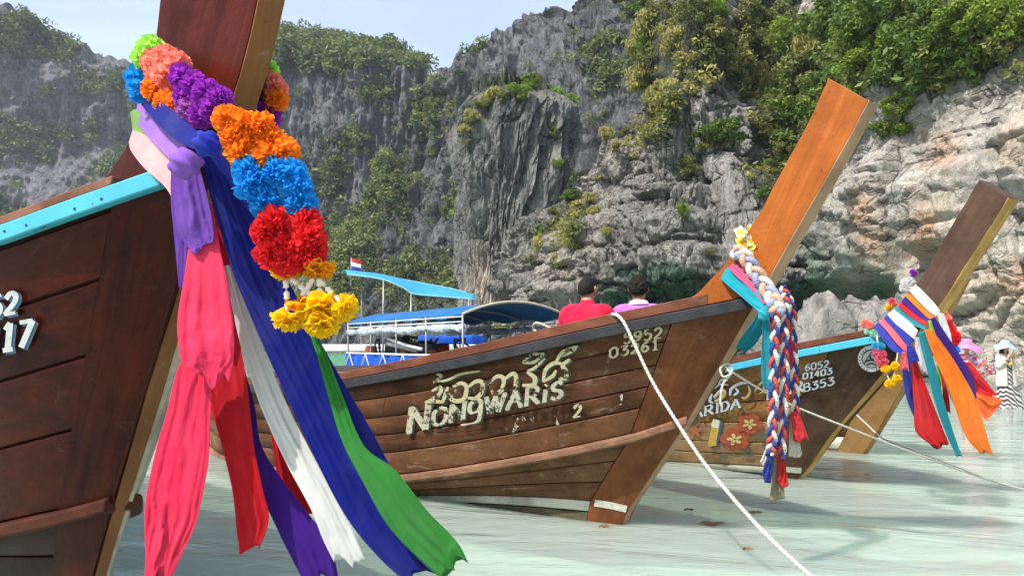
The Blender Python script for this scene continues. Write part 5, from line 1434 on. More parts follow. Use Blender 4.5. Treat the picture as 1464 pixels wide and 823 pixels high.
tail3([(302, 250, 318, 250), (318, 320, 344, 324), (338, 380, 358, 390), (342, 460, 356, 460), (346, 540, 356, 540), (350, 564, 354, 564)], LIME3, 'lime green scarf strip between teal and orange', 56, Y3 - .05, 2)
tail3([(248, 316, 266, 318), (252, 390, 286, 386), (256, 448, 300, 452)], WH3, 'short white scarf tail behind the teal one', 57, Y3 - .04, 3)
tail3([(300, 300, 312, 298), (350, 440, 364, 436), (396, 580, 410, 574), (424, 676, 436, 670), (430, 706, 446, 700), (446, 734, 452, 730)], WH3, 'white cloth end peeping out under the orange tail', 58, Y3 - .06, 2, n=24)
tail3([(214, 352, 240, 350), (222, 390, 262, 392), (230, 422, 268, 412)], BL3, 'blue bow of cloth knotted over the emblem side', 59, Y3 - .12, 3, n=30)
tail3([(198, 376, 216, 376), (192, 412, 222, 420), (190, 440, 226, 448)], PK3, 'coral bow end hanging beside the blue bow', 60, Y3 - .10, 3, n=30)
tail3([(318, 300, 330, 300), (344, 420, 360, 420), (360, 520, 380, 520), (362, 570, 390, 575), (366, 606, 394, 622)], RED3, 'small red cloth end between lime and orange', 61, Y3 + .15, 2, n=50)
Y4 = float(BB.dist(1336, 482, 0.12))
scarf('scarf', [(1322, 470, 1326, 496, Y4 + .02), (1345, 486, 1348, 514, Y4), (*d4(438, 412), *d4(446, 452), Y4), (*d4(478, 424), *d4(462, 500), Y4), (*d4(530, 486), *d4(492, 540), Y4), (*d4(582, 546), *d4(560, 556), Y4)], (0.62, 0.020, 0.026), 'red scarf blown out sideways behind the violet tail', G3, 3, 0.09, 0.06, 50, 48, 62)
scarf('scarf', [(1324, 478, 1326, 500, Y4 + .09), (1350, 506, 1350, 526, Y4 + .06), (1372, 530, 1372, 548, Y4 + .03), (*d4(484, 532), *d4(492, 566), Y4 - .02), (*d4(520, 546), *d4(512, 612), Y4 - .05), (*d4(566, 558), *d4(540, 652), Y4 - .05), (*d4(606, 566), *d4(586, 600), Y4 - .05)], (0.85, 0.14, 0.03), 'vermilion scarf end fluttering below the blown red one', G3, 3, 0.09, 0.06, 50, 48, 63)
g3 = empty('flower_garland', at_y(*d4(100, 340), Y3)); tag(g3, 'short garland of salmon, mint, pink and yellow flowers beside the emblem', 'garland')
def fl3(lst, par, off):
    for (x, y, r, c) in lst:
        q = d4(x, y); flower(*q, float(FB.dist(*q, off)), r / k4, c, par)
fl3([(50, 262, 18, 'salmon'), (68, 270, 18, 'salmon'), (64, 292, 18, 'mint'), (84, 300, 18, 'mint'), (96, 308, 15, 'mint')], g3, 0.30)
fl3([(92, 354, 17, 'cyan'), (112, 354, 17, 'cyan'), (98, 376, 19, 'pink'), (116, 384, 19, 'pink'), (106, 402, 19, 'pink'), (122, 416, 19, 'pink'), (112, 424, 18, 'pink'), (130, 444, 18, 'yellow'), (170, 434, 18, 'yellow'), (146, 506, 18, 'yellow'), (178, 484, 17, 'yellow'), (160, 500, 15, 'yellow')], g3, 0.42)
m = MB(); m.tube(spline([at_y(*d4(96, 310), float(FB.dist(*d4(96, 310), .32))), at_y(*d4(100, 350), float(FB.dist(*d4(100, 350), .41))), at_y(*d4(112, 410), float(FB.dist(*d4(112, 410), .41))), at_y(*d4(150, 500), float(FB.dist(*d4(150, 500), .41)))], 20) - np.array(g3.location), 0.006, 5); m.build('string', M_STRING, g3)
m = MB(); m.tube(spline([at_y(*d4(180, 380), float(FB.dist(*d4(180, 380), .38))), at_y(*d4(172, 430), float(FB.dist(*d4(172, 430), .41))), at_y(*d4(160, 500), float(FB.dist(*d4(160, 500), .41)))], 14) - np.array(g3.location), 0.006, 5); m.build('string', M_STRING, g3)
g4 = empty('flower_garland', at_y(*d4(400, 310), float(BB.dist(*d4(400, 310), 0.13)))); tag(g4, 'garland of red and blue flowers hanging behind the dark brown prow', 'garland')
for (x, y, r, c) in ((368, 218, 16, 'salmon'), (382, 240, 16, 'salmon'), (388, 262, 17, 'red'), (398, 284, 18, 'red'), (392, 300, 18, 'red'), (410, 304, 18, 'red'), (420, 316, 17, 'red'), (400, 324, 18, 'red'), (412, 336, 17, 'red'), (404, 356, 16, 'blue'), (416, 368, 16, 'blue'), (410, 384, 15, 'blue')):
    flower(*d4(x, y), float(BB.dist(*d4(x, y), 0.13)), r / k4, c, g4)
g5 = empty('flower_posy', at_y(*d4(222, 105), float(FB.dist(*d4(222, 105), .1)))); tag(g5, 'posy of white and purple flowers at the back of the dark brown prow', 'flowers')
fl3([(214, 96, 20, 'white'), (232, 92, 20, 'white'), (208, 116, 20, 'white'), (228, 120, 20, 'white'), (246, 60, 13, 'purple'), (240, 52, 11, 'purple')], g5, 0.1)
g6 = empty('flower_posy', at_y(*d4(155, 180), float(FB.dist(*d4(155, 180), .1)))); tag(g6, 'small pink and yellow posy on the blue railed boat', 'flowers')
fl3([(158, 172, 15, 'pink'), (150, 190, 14, 'yellow'), (142, 200, 12, 'yellow'), (166, 182, 12, 'salmon')], g6, 0.05)
# ------------------------------------------------------------------ ropes
M_ROPE = None
def m_rope():
    t = NT('rope')
    w = t.n('ShaderNodeTexWave'); w.inputs['Scale'].default_value = 26; w.inputs['Distortion'].default_value = 0.5; w.bands_direction = 'DIAGONAL'
    t.l(t.coord(), w.inputs['Vector'])
    n = t.noise(t.coord(), 12, 4)
    c = t.mix(w.outputs[1], (0.50, 0.46, 0.38), (0.72, 0.69, 0.60)); c = t.mix(t.ramp(n, [(0.45, 0.0), (0.75, 0.6)]), c, (0.42, 0.36, 0.26))
    return t.done(c, 0.9, t.bump(w.outputs[1], 0.6, 0.006))
M_ROPE = m_rope()
def rope(name, pts, r, label, n=90, group='white mooring ropes', strands=3, twist=60):
    """three strand laid rope through picture points (px, py, Y)"""
    p = spline(np.array([at_y(*q) for q in pts]), n * 3)
    m = MB()
    t = np.gradient(p, axis=0); t /= np.linalg.norm(t, axis=1)[:, None]
    up = np.array([0.2, 0.3, 1.0]); a = np.cross(t, up); a /= np.linalg.norm(a, axis=1)[:, None]; b = np.cross(t, a)
    L = np.concatenate([[0], np.cumsum(np.linalg.norm(np.diff(p, axis=0), axis=1))])
    ph = L / (r * 7.0) * 2 * math.pi
    th = np.linspace(0, 2 * math.pi, 12, endpoint=False)
    rad = r * (0.86 + 0.14 * np.cos(strands * (th[None] - ph[:, None])))
    V = p[:, None] + rad[..., None] * (np.cos(th)[None, :, None] * a[:, None] + np.sin(th)[None, :, None] * b[:, None])
    m.add(V.reshape(-1, 3), grid_faces(len(p), 12, True).tolist() + [list(range(12))[::-1], list(range(len(p) * 12 - 12, len(p) * 12))])
    o = m.build(name, M_ROPE)
    return tag(o, label, 'rope', group)
h0 = NB.foot + NB.hit(886, 474)[0] * NB.e1 - NB.hit(886, 474)[1] * NB.e2
Yg = h0[1]
rope('mooring_rope', [(862, 474, Yg + .35), (868, 456, Yg + .12), (878, 449, Yg - .02), (890, 458, Yg - .09), (905, 487, Yg - .12), (930, 540, Yg - .18), (962, 594, Yg - .3), (1003, 656, Yg - .5), (1050, 714, Yg - .75), (1100, 768, Yg - 1.0), (1160, 823, Yg - 1.25), (1230, 872, Yg - 1.5)], 0.0135, 'thick white mooring rope slung over the rail of the faded name boat', 150)
ys = Y2(1040, 528, 0.02)
rope('mooring_rope', [(1040, 527, ys), (1080, 552, ys + .3), (1130, 578, ys + .7), (1215, 612, 6.5), (1300, 645, 6.9), (1400, 681, 7.3), (1480, 704, 7.55)], 0.0095, 'thin rope running from the faded name boat stem out over the shallows', 120)
rope('mooring_rope', [(1222, 590, 9.7), (1240, 607, 9.4), (1262, 626, 8.9), (1300, 641, 8.2), (1360, 664, 7.8), (1420, 688, 7.5)], 0.0095, 'thin rope from the plain brown boat joining the other', 80)
rope('rope_end', [(1038, 524, ys - .02), (1044, 534, ys - .06), (1034, 538, ys - .06), (1030, 526, ys - .04), (1042, 520, ys - .02), (1046, 532, ys - .06), (1034, 548, ys - .05), (1030, 570, ys - .04), (1031, 580, ys - .04)], 0.009, 'knotted rope end dangling from the stem above the painted flowers', 60)
yc = Yg + 1.0
rope('rope_coil', [(796, 474, yc), (780, 466, yc), (766, 462, yc), (763, 470, yc + .05), (772, 476, yc), (790, 476, yc)], 0.014, 'loop of white rope on the rail behind the red shirt', 50)

# ------------------------------------------------------------------ tour boat with blue canopy
M_TARP = m_cloth((0.016, 0.105, 0.27), 0.1, 0.01); M_TARP2 = m_cloth((0.010, 0.075, 0.42), 0.1, 0.03); M_LTARP = m_cloth((0.035, 0.25, 0.42), 0.1, 0.04)
M_STEEL = m_plain((0.24, 0.245, 0.25), 0.4, 0.5); M_WPAINT = m_plain((0.55, 0.56, 0.56), 0.5); M_GPAINT = m_plain((0.12, 0.30, 0.20), 0.5); M_GREY = m_plain((0.06, 0.06, 0.065), 0.6)
def m_plastic():
    t = NT('plastic_sheet'); n = t.noise(t.coord((1, 1, 3)), 5, 5, 0.7, 1.0)
    return t.done(t.ramp(n, [(0.35, (0.10, 0.14, 0.22)), (0.5, (0.42, 0.47, 0.55)), (0.65, (0.66, 0.69, 0.72))]), 0.25, t.bump(n, 0.8, 0.05))
M_PLAST = m_plastic()
tb0 = np.array([0.05, 13.75, 0.0]); ax = np.array([-0.53, 0.848, 0]); ax /= np.linalg.norm(ax); sd = np.array([ax[1], -ax[0], 0])   # ax runs away, sd to the right
tb = empty('tour_boat', tb0, math.atan2(ax[1], ax[0])); tag(tb, 'tour boat under an arched blue canopy on white poles', 'boat', None)
# local frame: x along ax, y left of ax
W2 = 1.15
def arch(y, z0=2.02, rise=0.25): return z0 + rise * (1 - (y / W2) ** 2)
ysn = np.linspace(-W2, W2, 25); xs = np.linspace(-0.1, 5.8, 30)
G = np.array([[(x, y, arch(y) - 0.05 * math.sin(math.pi * ((x % 1.45) / 1.45)) ** 2 * (0.4 + abs(y)) + 0.012 * float(vn(x * 3, y * 3))) for y in ysn] for x in xs])
m = MB(); m.grid(G); o = m.build('canopy', M_TARP, tb)
sm = o.modifiers.new('solid', 'SOLIDIFY'); sm.thickness = 0.012; sm.offset = -1
for x in (-0.1, 1.4, 2.85, 4.3, 5.8):
    m = MB(); m.tube([(x, y, arch(y) + 0.012 if x < 0 else arch(y) - 0.09) for y in ysn], 0.024, 8); m.build('canopy_hoop', m_plain((0.42, 0.36, 0.28), 0.5) if x < 0 else M_STEEL, tb)
    for y in (-W2, W2):
        m = MB(); m.tube([(x, y * 0.98, 0.55), (x, y * 0.99, 1.3), (x, y, 2.03)], 0.020, 8); m.build('canopy_post', M_STEEL, tb)
for y in (-W2, W2):
    for z in (1.99, 1.90):
        m = MB(); m.tube([(-0.1, y, z), (2.8, y, z), (5.8, y, z)], 0.012, 8); m.build('side_rail', M_WPAINT, tb)
    m = MB(); q = [(x, y * 0.99 + 0.03 * float(vn(x * 2, 1.0)), 1.80 + 0.02 * float(vn(x * 3, 5.0))) for x in np.linspace(-0.05, 5.8, 60)]
    m.tube(q, [0.075 + 0.022 * float(vn(x * 4, 2.0)) for x in np.linspace(0, 6, 60)], 10); m.build('rolled_side_curtain', M_PLAST, tb)
    m = MB(); G = np.array([[(x, y * (1.0 + 0.03 * math.sin(x * 9)), z) for z in (0.62, 0.95, 1.27)] for x in np.linspace(-0.3, 5.9, 60)]); m.grid(G); m.build('side_skirt', M_TARP2, tb)
    m = MB(); m.tube([(-0.3, y, 1.29), (3, y, 1.29), (5.9, y, 1.29)], 0.022, 8); m.build('hand_rail', M_WPAINT, tb)
    for k in range(6):
        x = -0.2 + k * 1.05
        m = MB(); m.tube([(x, y * 1.035, 0.7), (x + 0.5, y * 1.035, 1.27)], 0.010, 6); m.build('lashing', M_WPAINT, tb); m = MB(); m.tube([(x + 0.5, y * 1.04, 1.27), (x + 1.0, y * 1.04, 0.7)], 0.010, 6); m.build('lashing', M_WPAINT, tb)
def lofted_hull(parent, L, W, zs, mat, x0=0.0, name='hull', bow=1.6):
    st = np.linspace(0, 1, 24); G = []
    for s_ in st:
        x = x0 + L * s_; w = W * min(1, 0.55 + 1.4 * s_) * (1 - max(0, (s_ - 0.72) / 0.28) ** 2 * 0.97); zt = zs[1] + 0.5 * max(0, s_ - 0.6) ** 2
        sec = [(-w, zt), (-w * 0.9, 0.25), (-w * 0.6, zs[0]), (0, zs[0] - 0.05), (w * 0.6, zs[0]), (w * 0.9, 0.25), (w, zt)]
        G.append([(x, y, z) for y, z in sec])
    m = MB(); m.grid(np.array(G)); k = len(m.v)
    m.add(G[0], [list(range(7))])
    o = m.build(name, mat, parent); auto_smooth(o, 45)
    return o
lofted_hull(tb, 8.2, 1.22, (-0.3, 0.80), M_WPAINT, -0.5)
m = MB(); m.box((2.7, 0, 0.48), (6.0, 2.1, 0.06)); m.build('deck', m_plain((0.25, 0.20, 0.15), 0.8), tb)
for k, x in enumerate((0.9, 1.9, 2.9, 3.9)):
    m = MB(); m.box((x, 0, 1.16), (0.36, 2.0, 0.05)); m.build('bench', m_plain((0.30, 0.32, 0.33), 0.6), tb, bevel=0.012)
    for y in (-0.8, 0.8):
        m = MB(); m.box((x, y, 0.82), (0.05, 0.05, 0.64)); m.build('bench_leg', M_GREY, tb)
# long tail engine on deck at the far end
eg = empty('engine', (5.0, 0.45, 0.5)); eg.parent = tb; eg.rotation_euler = (0, 0, 0)
eg_o = MB(); eg_o.box((0, 0, 0.42), (0.7, 0.42, 0.46)); eg_o.box((0.05, 0, 0.72), (0.4, 0.26, 0.2)); eg_o.tube([(-0.3, 0.1, 0.6), (-0.8, 0.12, 0.66), (-1.3, 0.1, 0.62)], 0.05, 8); eg_o.tube([(0.3, -0.15, 0.7), (0.34, -0.4, 0.84), (0.1, -0.6, 0.78)], 0.03, 8)
for k in range(7): eg_o.tube([(-0.3 + .1 * k, -0.24, 0.3), (-0.28 + .1 * k, -0.3, 0.5), (-0.2 + .1 * k, -0.22, 0.75)], 0.014, 6)
bpy.data.objects.remove(eg)
eo = eg_o.build('engine', M_GREY, tb, smooth=False, loc=(4.4, 0.35, 0.86), bevel=0.015); eo.rotation_euler = (0, 0, 0.3)
m = MB(); m.tube([(2.6, 0.75, 1.36), (3.4, 0.8, 1.46), (4.3, 0.75, 1.52)], 0.055, 10); m.build('exhaust_pipe', M_WPAINT, tb)
m = MB(); m.tube([(1.9, 1.0, 1.40), (2.8, 1.0, 1.50), (3.6, 1.0, 1.62)], 0.035, 10); m.build('exhaust_pipe', M_WPAINT, tb)

rc = random.Random(3)
for k in range(16):
    x, y = rc.uniform(2.2, 5.4), rc.uniform(-0.9, 0.9); r_ = rc.uniform(0.10, 0.24)
    m = MB(); m.box((x, y, 1.18 + r_ * .6 + .1 * rc.random()), (r_ * 1.5, r_ * 1.3, r_ * 1.6), np.array(Matrix.Rotation(rc.uniform(0, 3), 3, 'Z')))
    m.build(rc.choice(['life_jacket_bundle', 'gear_bag', 'fuel_can']), m_plain(rc.choice([(0.03, 0.03, 0.035), (0.05, 0.045, 0.04), (0.10, 0.05, 0.03), (0.02, 0.05, 0.10), (0.30, 0.08, 0.02)]), 0.7), tb, bevel=0.05, seg=3)
for k in range(7):
    x, y = rc.uniform(2.4, 5.2), rc.uniform(-0.8, 0.9); m = MB()
    m.tube(spline([(x, y, 1.2), (x + rc.uniform(-.4, .4), y + .1, 1.5), (x + rc.uniform(-.5, .5), y, 1.62), (x + rc.uniform(-.6, .6), y - .1, 1.4)], 14), 0.022, 6); m.build('hose', M_GREY, tb)

# second boat behind with raised light blue awning
ab = empty('awning_boat', (-2.9, 21.0, 0), R(165)); tag(ab, 'green and white boat with a light blue awning raised above the tour boat canopy', 'boat')
def ab_l(P): return np.array(ab.matrix_basis.inverted() @ Vector(P)) if False else (Matrix.Rotation(-R(165), 3, 'Z') @ (Vector(P) - Vector((-2.9, 21.0, 0))))
far = spline([at_y(489, 389, 22.0), at_y(545, 394, 22.0), at_y(610, 406, 22.0), at_y(655, 415, 22.0), at_y(680, 424, 22.0)], 24)
near = spline([at_y(497, 392, 20.0), at_y(545, 399, 20.0), at_y(576, 411, 20.0), at_y(592, 420, 20.0), at_y(634, 424, 20.0), at_y(680, 428, 20.0)], 24)
G = []
for f_, n_ in zip(far, near):
    row = []
    for k in np.linspace(0, 1, 9):
        p = f_ * (1 - k) + n_ * k; p[2] += 0.10 * math.sin(math.pi * k); row.append(np.array(ab_l(p)))
    G.append(row)
m = MB(); m.grid(np.array(G)); o = m.build('awning', M_LTARP, ab); sm = o.modifiers.new('solid', 'SOLIDIFY'); sm.thickness = 0.02
for edge in (far, near):
    m = MB(); m.tube(np.array([np.array(ab_l(p)) for p in edge]), 0.022, 8); m.build('awning_rail', m_plain((0.20, 0.42, 0.50), 0.5), ab)
for p in (near[5], near[13], near[22], far[3], far[12], far[22]):
    q = np.array(ab_l(p)); m = MB(); m.tube([q, q * [1, 1, 0.5] + [0, 0, 0.2], [q[0], q[1] * 0.95, 0.4]], 0.022, 8); m.build('awning_post', M_STEEL, ab)
lofted_hull(ab, 7.5, 1.2, (-0.3, 1.18), M_GPAINT, -3.2)
m = MB(); m.box((-0.3, 0, 1.40), (5.6, 2.2, 0.20)); m.build('gunwale_band', M_WPAINT, ab, bevel=0.03)
m = MB(); m.box((-1.4, 0.3, 1.62), (1.6, 1.3, 0.26)); m.build('folded_tarp', M_TARP2, ab, bevel=0.08)
fp_ = np.array(ab_l(at_y(502, 394, 22.0)))
m = MB(); m.tube([fp_ + [0, 0, -0.3], fp_ + [0, 0, 0.55]], 0.018, 6); m.build('flag_staff', M_STEEL, ab)
for k, c in enumerate(((0.5, 0.03, 0.04), (0.7, 0.7, 0.7), (0.03, 0.05, 0.25))):
    m = MB(); m.grid(np.array([[(fp_[0] - x, fp_[1] + 0.05 * math.sin(x * 14), fp_[2] + 0.52 - 0.11 * (k + j) - 0.25 * x) for j in (0, 1)] for x in np.linspace(0, 0.3, 8)])); m.build('flag_stripe', m_plain(c, 0.8), ab)

# ------------------------------------------------------------------ boulders
def boulder(name, px, py_top, Y, w, h, dpt, seed, label, mat, tan=0.08, shape=None):
    c = at_y(px, 500, Y)
    nu, nv = 64, 100
    u = np.linspace(0.0, math.pi, nu)[:, None]; v = np.linspace(0, 2 * math.pi, nv, endpoint=False)[None, :]
    x, y, z = np.sin(u) * np.cos(v), np.sin(u) * np.sin(v), np.cos(u) * np.ones_like(v)
    e = 2.7
    rr = 1 / (np.abs(x) ** e + np.abs(y) ** e + np.abs(z) ** e) ** (1 / e)
    d = rr * (1 + 0.22 * fbm(x * 1.1 + seed, y * 1.1, z * 1.1, 3))
    rg = np.random.default_rng(seed)
    for k in range(9):                       # cut facets
        n = rg.normal(size=3); n /= np.linalg.norm(n); off = 0.72 + 0.3 * rg.random()
        dt = x * n[0] + y * n[1] + z * n[2]
        d = np.where(dt * d > off, d * 0.25 + 0.75 * off / np.maximum(dt, 1e-3), d)
    d *= 1 + 0.05 * fbm(x * 5 + seed, y * 5, z * 5, 4) - 0.05 * np.maximum(0, ridged(x * 1.7 + seed, y * 1.7, z * 1.7, 2) - 1.0)
    P = np.stack([x * d * w / 2 + c[0], y * d * dpt / 2 + c[1], np.maximum(z * d * h, -0.9)], -1)
    me = mesh_np(name, P.reshape(-1, 3), grid_faces(nu, nv, True), False)
    for k_, val in (('tan', tan), ('orange', 0), ('algae', 0), ('turf', 0)):
        a = me.attributes.new(k_, 'FLOAT', 'POINT'); a.data.foreach_set('value', np.full(nu * nv, val, np.float32))
    return tag(obj(name, me, mat), label, 'boulder', 'boulders at the foot of the pale wall')
M_BOULD = m_rock('limestone_boulder', (0.085, 0.083, 0.078), (0.21, 0.205, 0.19), (0.34, 0.33, 0.305), 0.0, 0.6)
boulder('boulder', 1190, 410, 30.0, 3.0, 3.9, 2.6, 3, 'biggest grey boulder standing behind the blue railed boat', M_BOULD)
boulder('boulder', 1238, 415, 30.8, 2.4, 3.6, 2.4, 8, 'grey boulder leaning against the biggest one', M_BOULD)
boulder('boulder', 1256, 440, 29.4, 2.6, 2.6, 2.2, 5, 'lower grey boulder in front of the leaning one', M_BOULD)
boulder('boulder', 1105, 420, 36.0, 2.2, 4.2, 2.0, 12, 'pale boulder behind the orange prow foot', M_BOULD)
boulder('boulder', 1452, 470, 25.0, 2.4, 2.0, 2.2, 14, 'tan slab of rock behind the woman in the pale blue hat', M_BOULD, 0.6)
boulder('boulder', 1490, 460, 24.5, 1.9, 1.5, 1.8, 17, 'low tan rock at the water edge beside the slab', M_BOULD, 0.6)

# ------------------------------------------------------------------ things afloat
M_DEADLEAF = m_plain((0.16, 0.085, 0.035), 0.7, 0.0, 0.4)
for i, (x, y, r, lab) in enumerate(((1017, 748, 0.075, 'largest brown leaf afloat near the thick white rope'), (1079, 732, 0.045, 'small brown leaf afloat beyond the thick white rope'), (984, 728, 0.035, 'small brown leaf afloat nearest the stem of the faded name boat'), (1069, 784, 0.03, 'tiny tan leaf afloat beside the thick white rope'), (864, 752, 0.035, 'brown leaf afloat under the stem foot'))):
    p = at_z(x, y, 0.006); t_ = np.linspace(0, 2 * math.pi, 22, endpoint=False)
    rr = r * (1 + 0.22 * np.sin(3 * t_ + i) + 0.12 * np.sin(7 * t_ + 2 * i)); m = MB()
    ring = np.stack([p[0] + rr * np.cos(t_) * 1.3, p[1] + rr * np.sin(t_) * 0.9, 0.006 + 0.006 * np.sin(4 * t_ + i)], -1); mid = (ring - [p[0], p[1], 0]) * [0.5, 0.5, 1] + [p[0], p[1], 0.008]
    m.add(np.vstack([ring, mid, [[p[0], p[1], 0.012]]]), [[k, (k + 1) % 22, 22 + (k + 1) % 22, 22 + k] for k in range(22)] + [[22 + k, 22 + (k + 1) % 22, 44] for k in range(22)])
    tag(m.build('floating_leaf', M_DEADLEAF), lab, 'leaf', 'leaves afloat by the stem')
# ------------------------------------------------------------------ people
def capsule(mb, pts, rad, n=14, k=12):
    p = spline(np.array(pts, float), k); r = np.interp(np.linspace(0, 1, k), np.linspace(0, 1, len(rad)), rad)
    d0 = p[0] - p[1]; d0 /= np.linalg.norm(d0); d1 = p[-1] - p[-2]; d1 /= np.linalg.norm(d1)
    P = np.vstack([p[0] + d0 * r[0] * .9, p[0] + d0 * r[0] * .6, p, p[-1] + d1 * r[-1] * .6, p[-1] + d1 * r[-1] * .9]); Rr = np.concatenate([[r[0] * .35, r[0] * .78], r, [r[-1] * .78, r[-1] * .35]])
    mb.tube(P, Rr, n)
def loft(mb, rings, n=28):
    """rings: (centre, half width, half depth[, power])"""
    t = np.linspace(0, 2 * math.pi, n, endpoint=False); V = []
    for rg in rings:
        c, a, b = rg[:3]; e = rg[3] if len(rg) > 3 else 2.2
        rr = 1 / (np.abs(np.cos(t)) ** e + np.abs(np.sin(t)) ** e) ** (1 / e)
        V += [(c[0] + a * q * math.cos(w), c[1] + b * q * math.sin(w), c[2]) for q, w in zip(rr, t)]
    k = len(rings); mb.add(V, grid_faces(k, n, True).tolist() + [list(range(n))[::-1], list(range((k - 1) * n, k * n))])
def fuse(o, voxel, smooth=6):
    r = o.modifiers.new('fuse', 'REMESH'); r.mode = 'VOXEL'; r.voxel_size = voxel; r.use_smooth_shade = True
    s_ = o.modifiers.new('soften', 'SMOOTH'); s_.iterations = smooth; s_.factor = 0.5
    return o
def head(mb, c, s=1.0, yaw=0.0, pitch=0.0):
    """head about 0.23 tall facing +y before turning"""
    M = Matrix.Rotation(yaw, 3, 'Z') @ Matrix.Rotation(pitch, 3, 'X')
    nu, nv = 22, 28
    u = np.linspace(0.05, math.pi - 0.05, nu)[:, None]; v = np.linspace(0, 2 * math.pi, nv, endpoint=False)[None, :]
    x, y, z = np.sin(u) * np.cos(v), np.sin(u) * np.sin(v), np.cos(u) * np.ones_like(v)
    jaw = np.clip(-z, 0, 1)
    X = x * 0.077 * (1 - 0.28 * jaw); Y = y * 0.098 * (1 - 0.12 * jaw) + 0.012 * jaw; Z = z * 0.118
    P = np.stack([X, Y, Z], -1).reshape(-1, 3) * s
    P = np.array([M @ Vector(p) for p in P]) + c
    mb.add(P, grid_faces(nu, nv, True).tolist() + [list(range(nv)), list(range((nu - 1) * nv, nu * nv))[::-1]])
    W = lambda *p: np.array(M @ (Vector(p) * s)) + c
    capsule(mb, [W(0, .090, .018), W(0, .106, -.012), W(0, .112, -.026)], [.009 * s, .012 * s, .014 * s], 8, 5)      # nose
    for e in (-1, 1):
        capsule(mb, [W(e * .077, -.012, .022), W(e * .086, -.018, .004), W(e * .078, -.006, -.028)], [.012 * s, .013 * s, .009 * s], 8, 5)   # ears
        capsule(mb, [W(e * .018, .088, .030), W(e * .048, .078, .030)], [.011 * s, .009 * s], 8, 4)                   # brow
    capsule(mb, [W(-.022, .090, -.058), W(0, .098, -.058), W(.022, .090, -.058)], [.006 * s, .009 * s, .006 * s], 8, 5)   # lips
    return W
def hand(mb, wrist, d, palm_n, side, curl=0.5, s=1.0):
    d = np.array(d, float); d /= np.linalg.norm(d); n = np.array(palm_n, float); n -= d * (n @ d); n /= np.linalg.norm(n); a = np.cross(d, n) * side
    w = np.array(wrist, float)
    capsule(mb, [w, w + d * .045 * s, w + d * .08 * s], [.024 * s, .032 * s, .033 * s], 10, 6)
    for k, (off, ln) in enumerate(((-.030, .062), (-.010, .075), (.011, .070), (.030, .055))):
        b = w + d * .085 * s + a * off * s; l = ln * s
        p1 = b + d * l * .45 + n * l * .12 * curl; p2 = p1 + (d * (1 - .75 * curl) + n * .75 * curl) * l * .38; p3 = p2 + (d * (1 - 1.3 * curl) + n * 1.2 * curl) * l * .25
        capsule(mb, [b - d * .02, b, p1, p2, p3], [.009 * s, .0095 * s, .009 * s, .008 * s, .007 * s], 8, 9)
    b = w + d * .03 * s - a * .030 * s
    capsule(mb, [b, b - a * .028 * s + d * .025 * s + n * .012, b - a * .034 * s + d * .058 * s + n * .022], [.013 * s, .0105 * s, .008 * s], 8, 7)

@memo
def m_skin(c):
    t = NT('skin'); n = t.noise(t.coord(), 18, 4)
    m = t.done(t.mix(n, tuple(x * 0.85 for x in c), tuple(x * 1.12 for x in c)), 0.55)
    t.b.inputs['Subsurface Weight'].default_value = 0.08; t.b.inputs['Subsurface Radius'].default_value = (0.02, 0.008, 0.004)
    return m
@memo
def m_hair(c, curl):
    t = NT('hair'); n = t.noise(t.coord((1, 1, 0.4 if not curl else 1)), 60 if not curl else 38, 5, 0.7, 1.0)
    return t.done(t.mix(n, tuple(x * 0.5 for x in c), tuple(x * 1.5 for x in c)), 0.7, t.bump(n, 0.9, 0.01), Specular_IOR_Level=0.15)

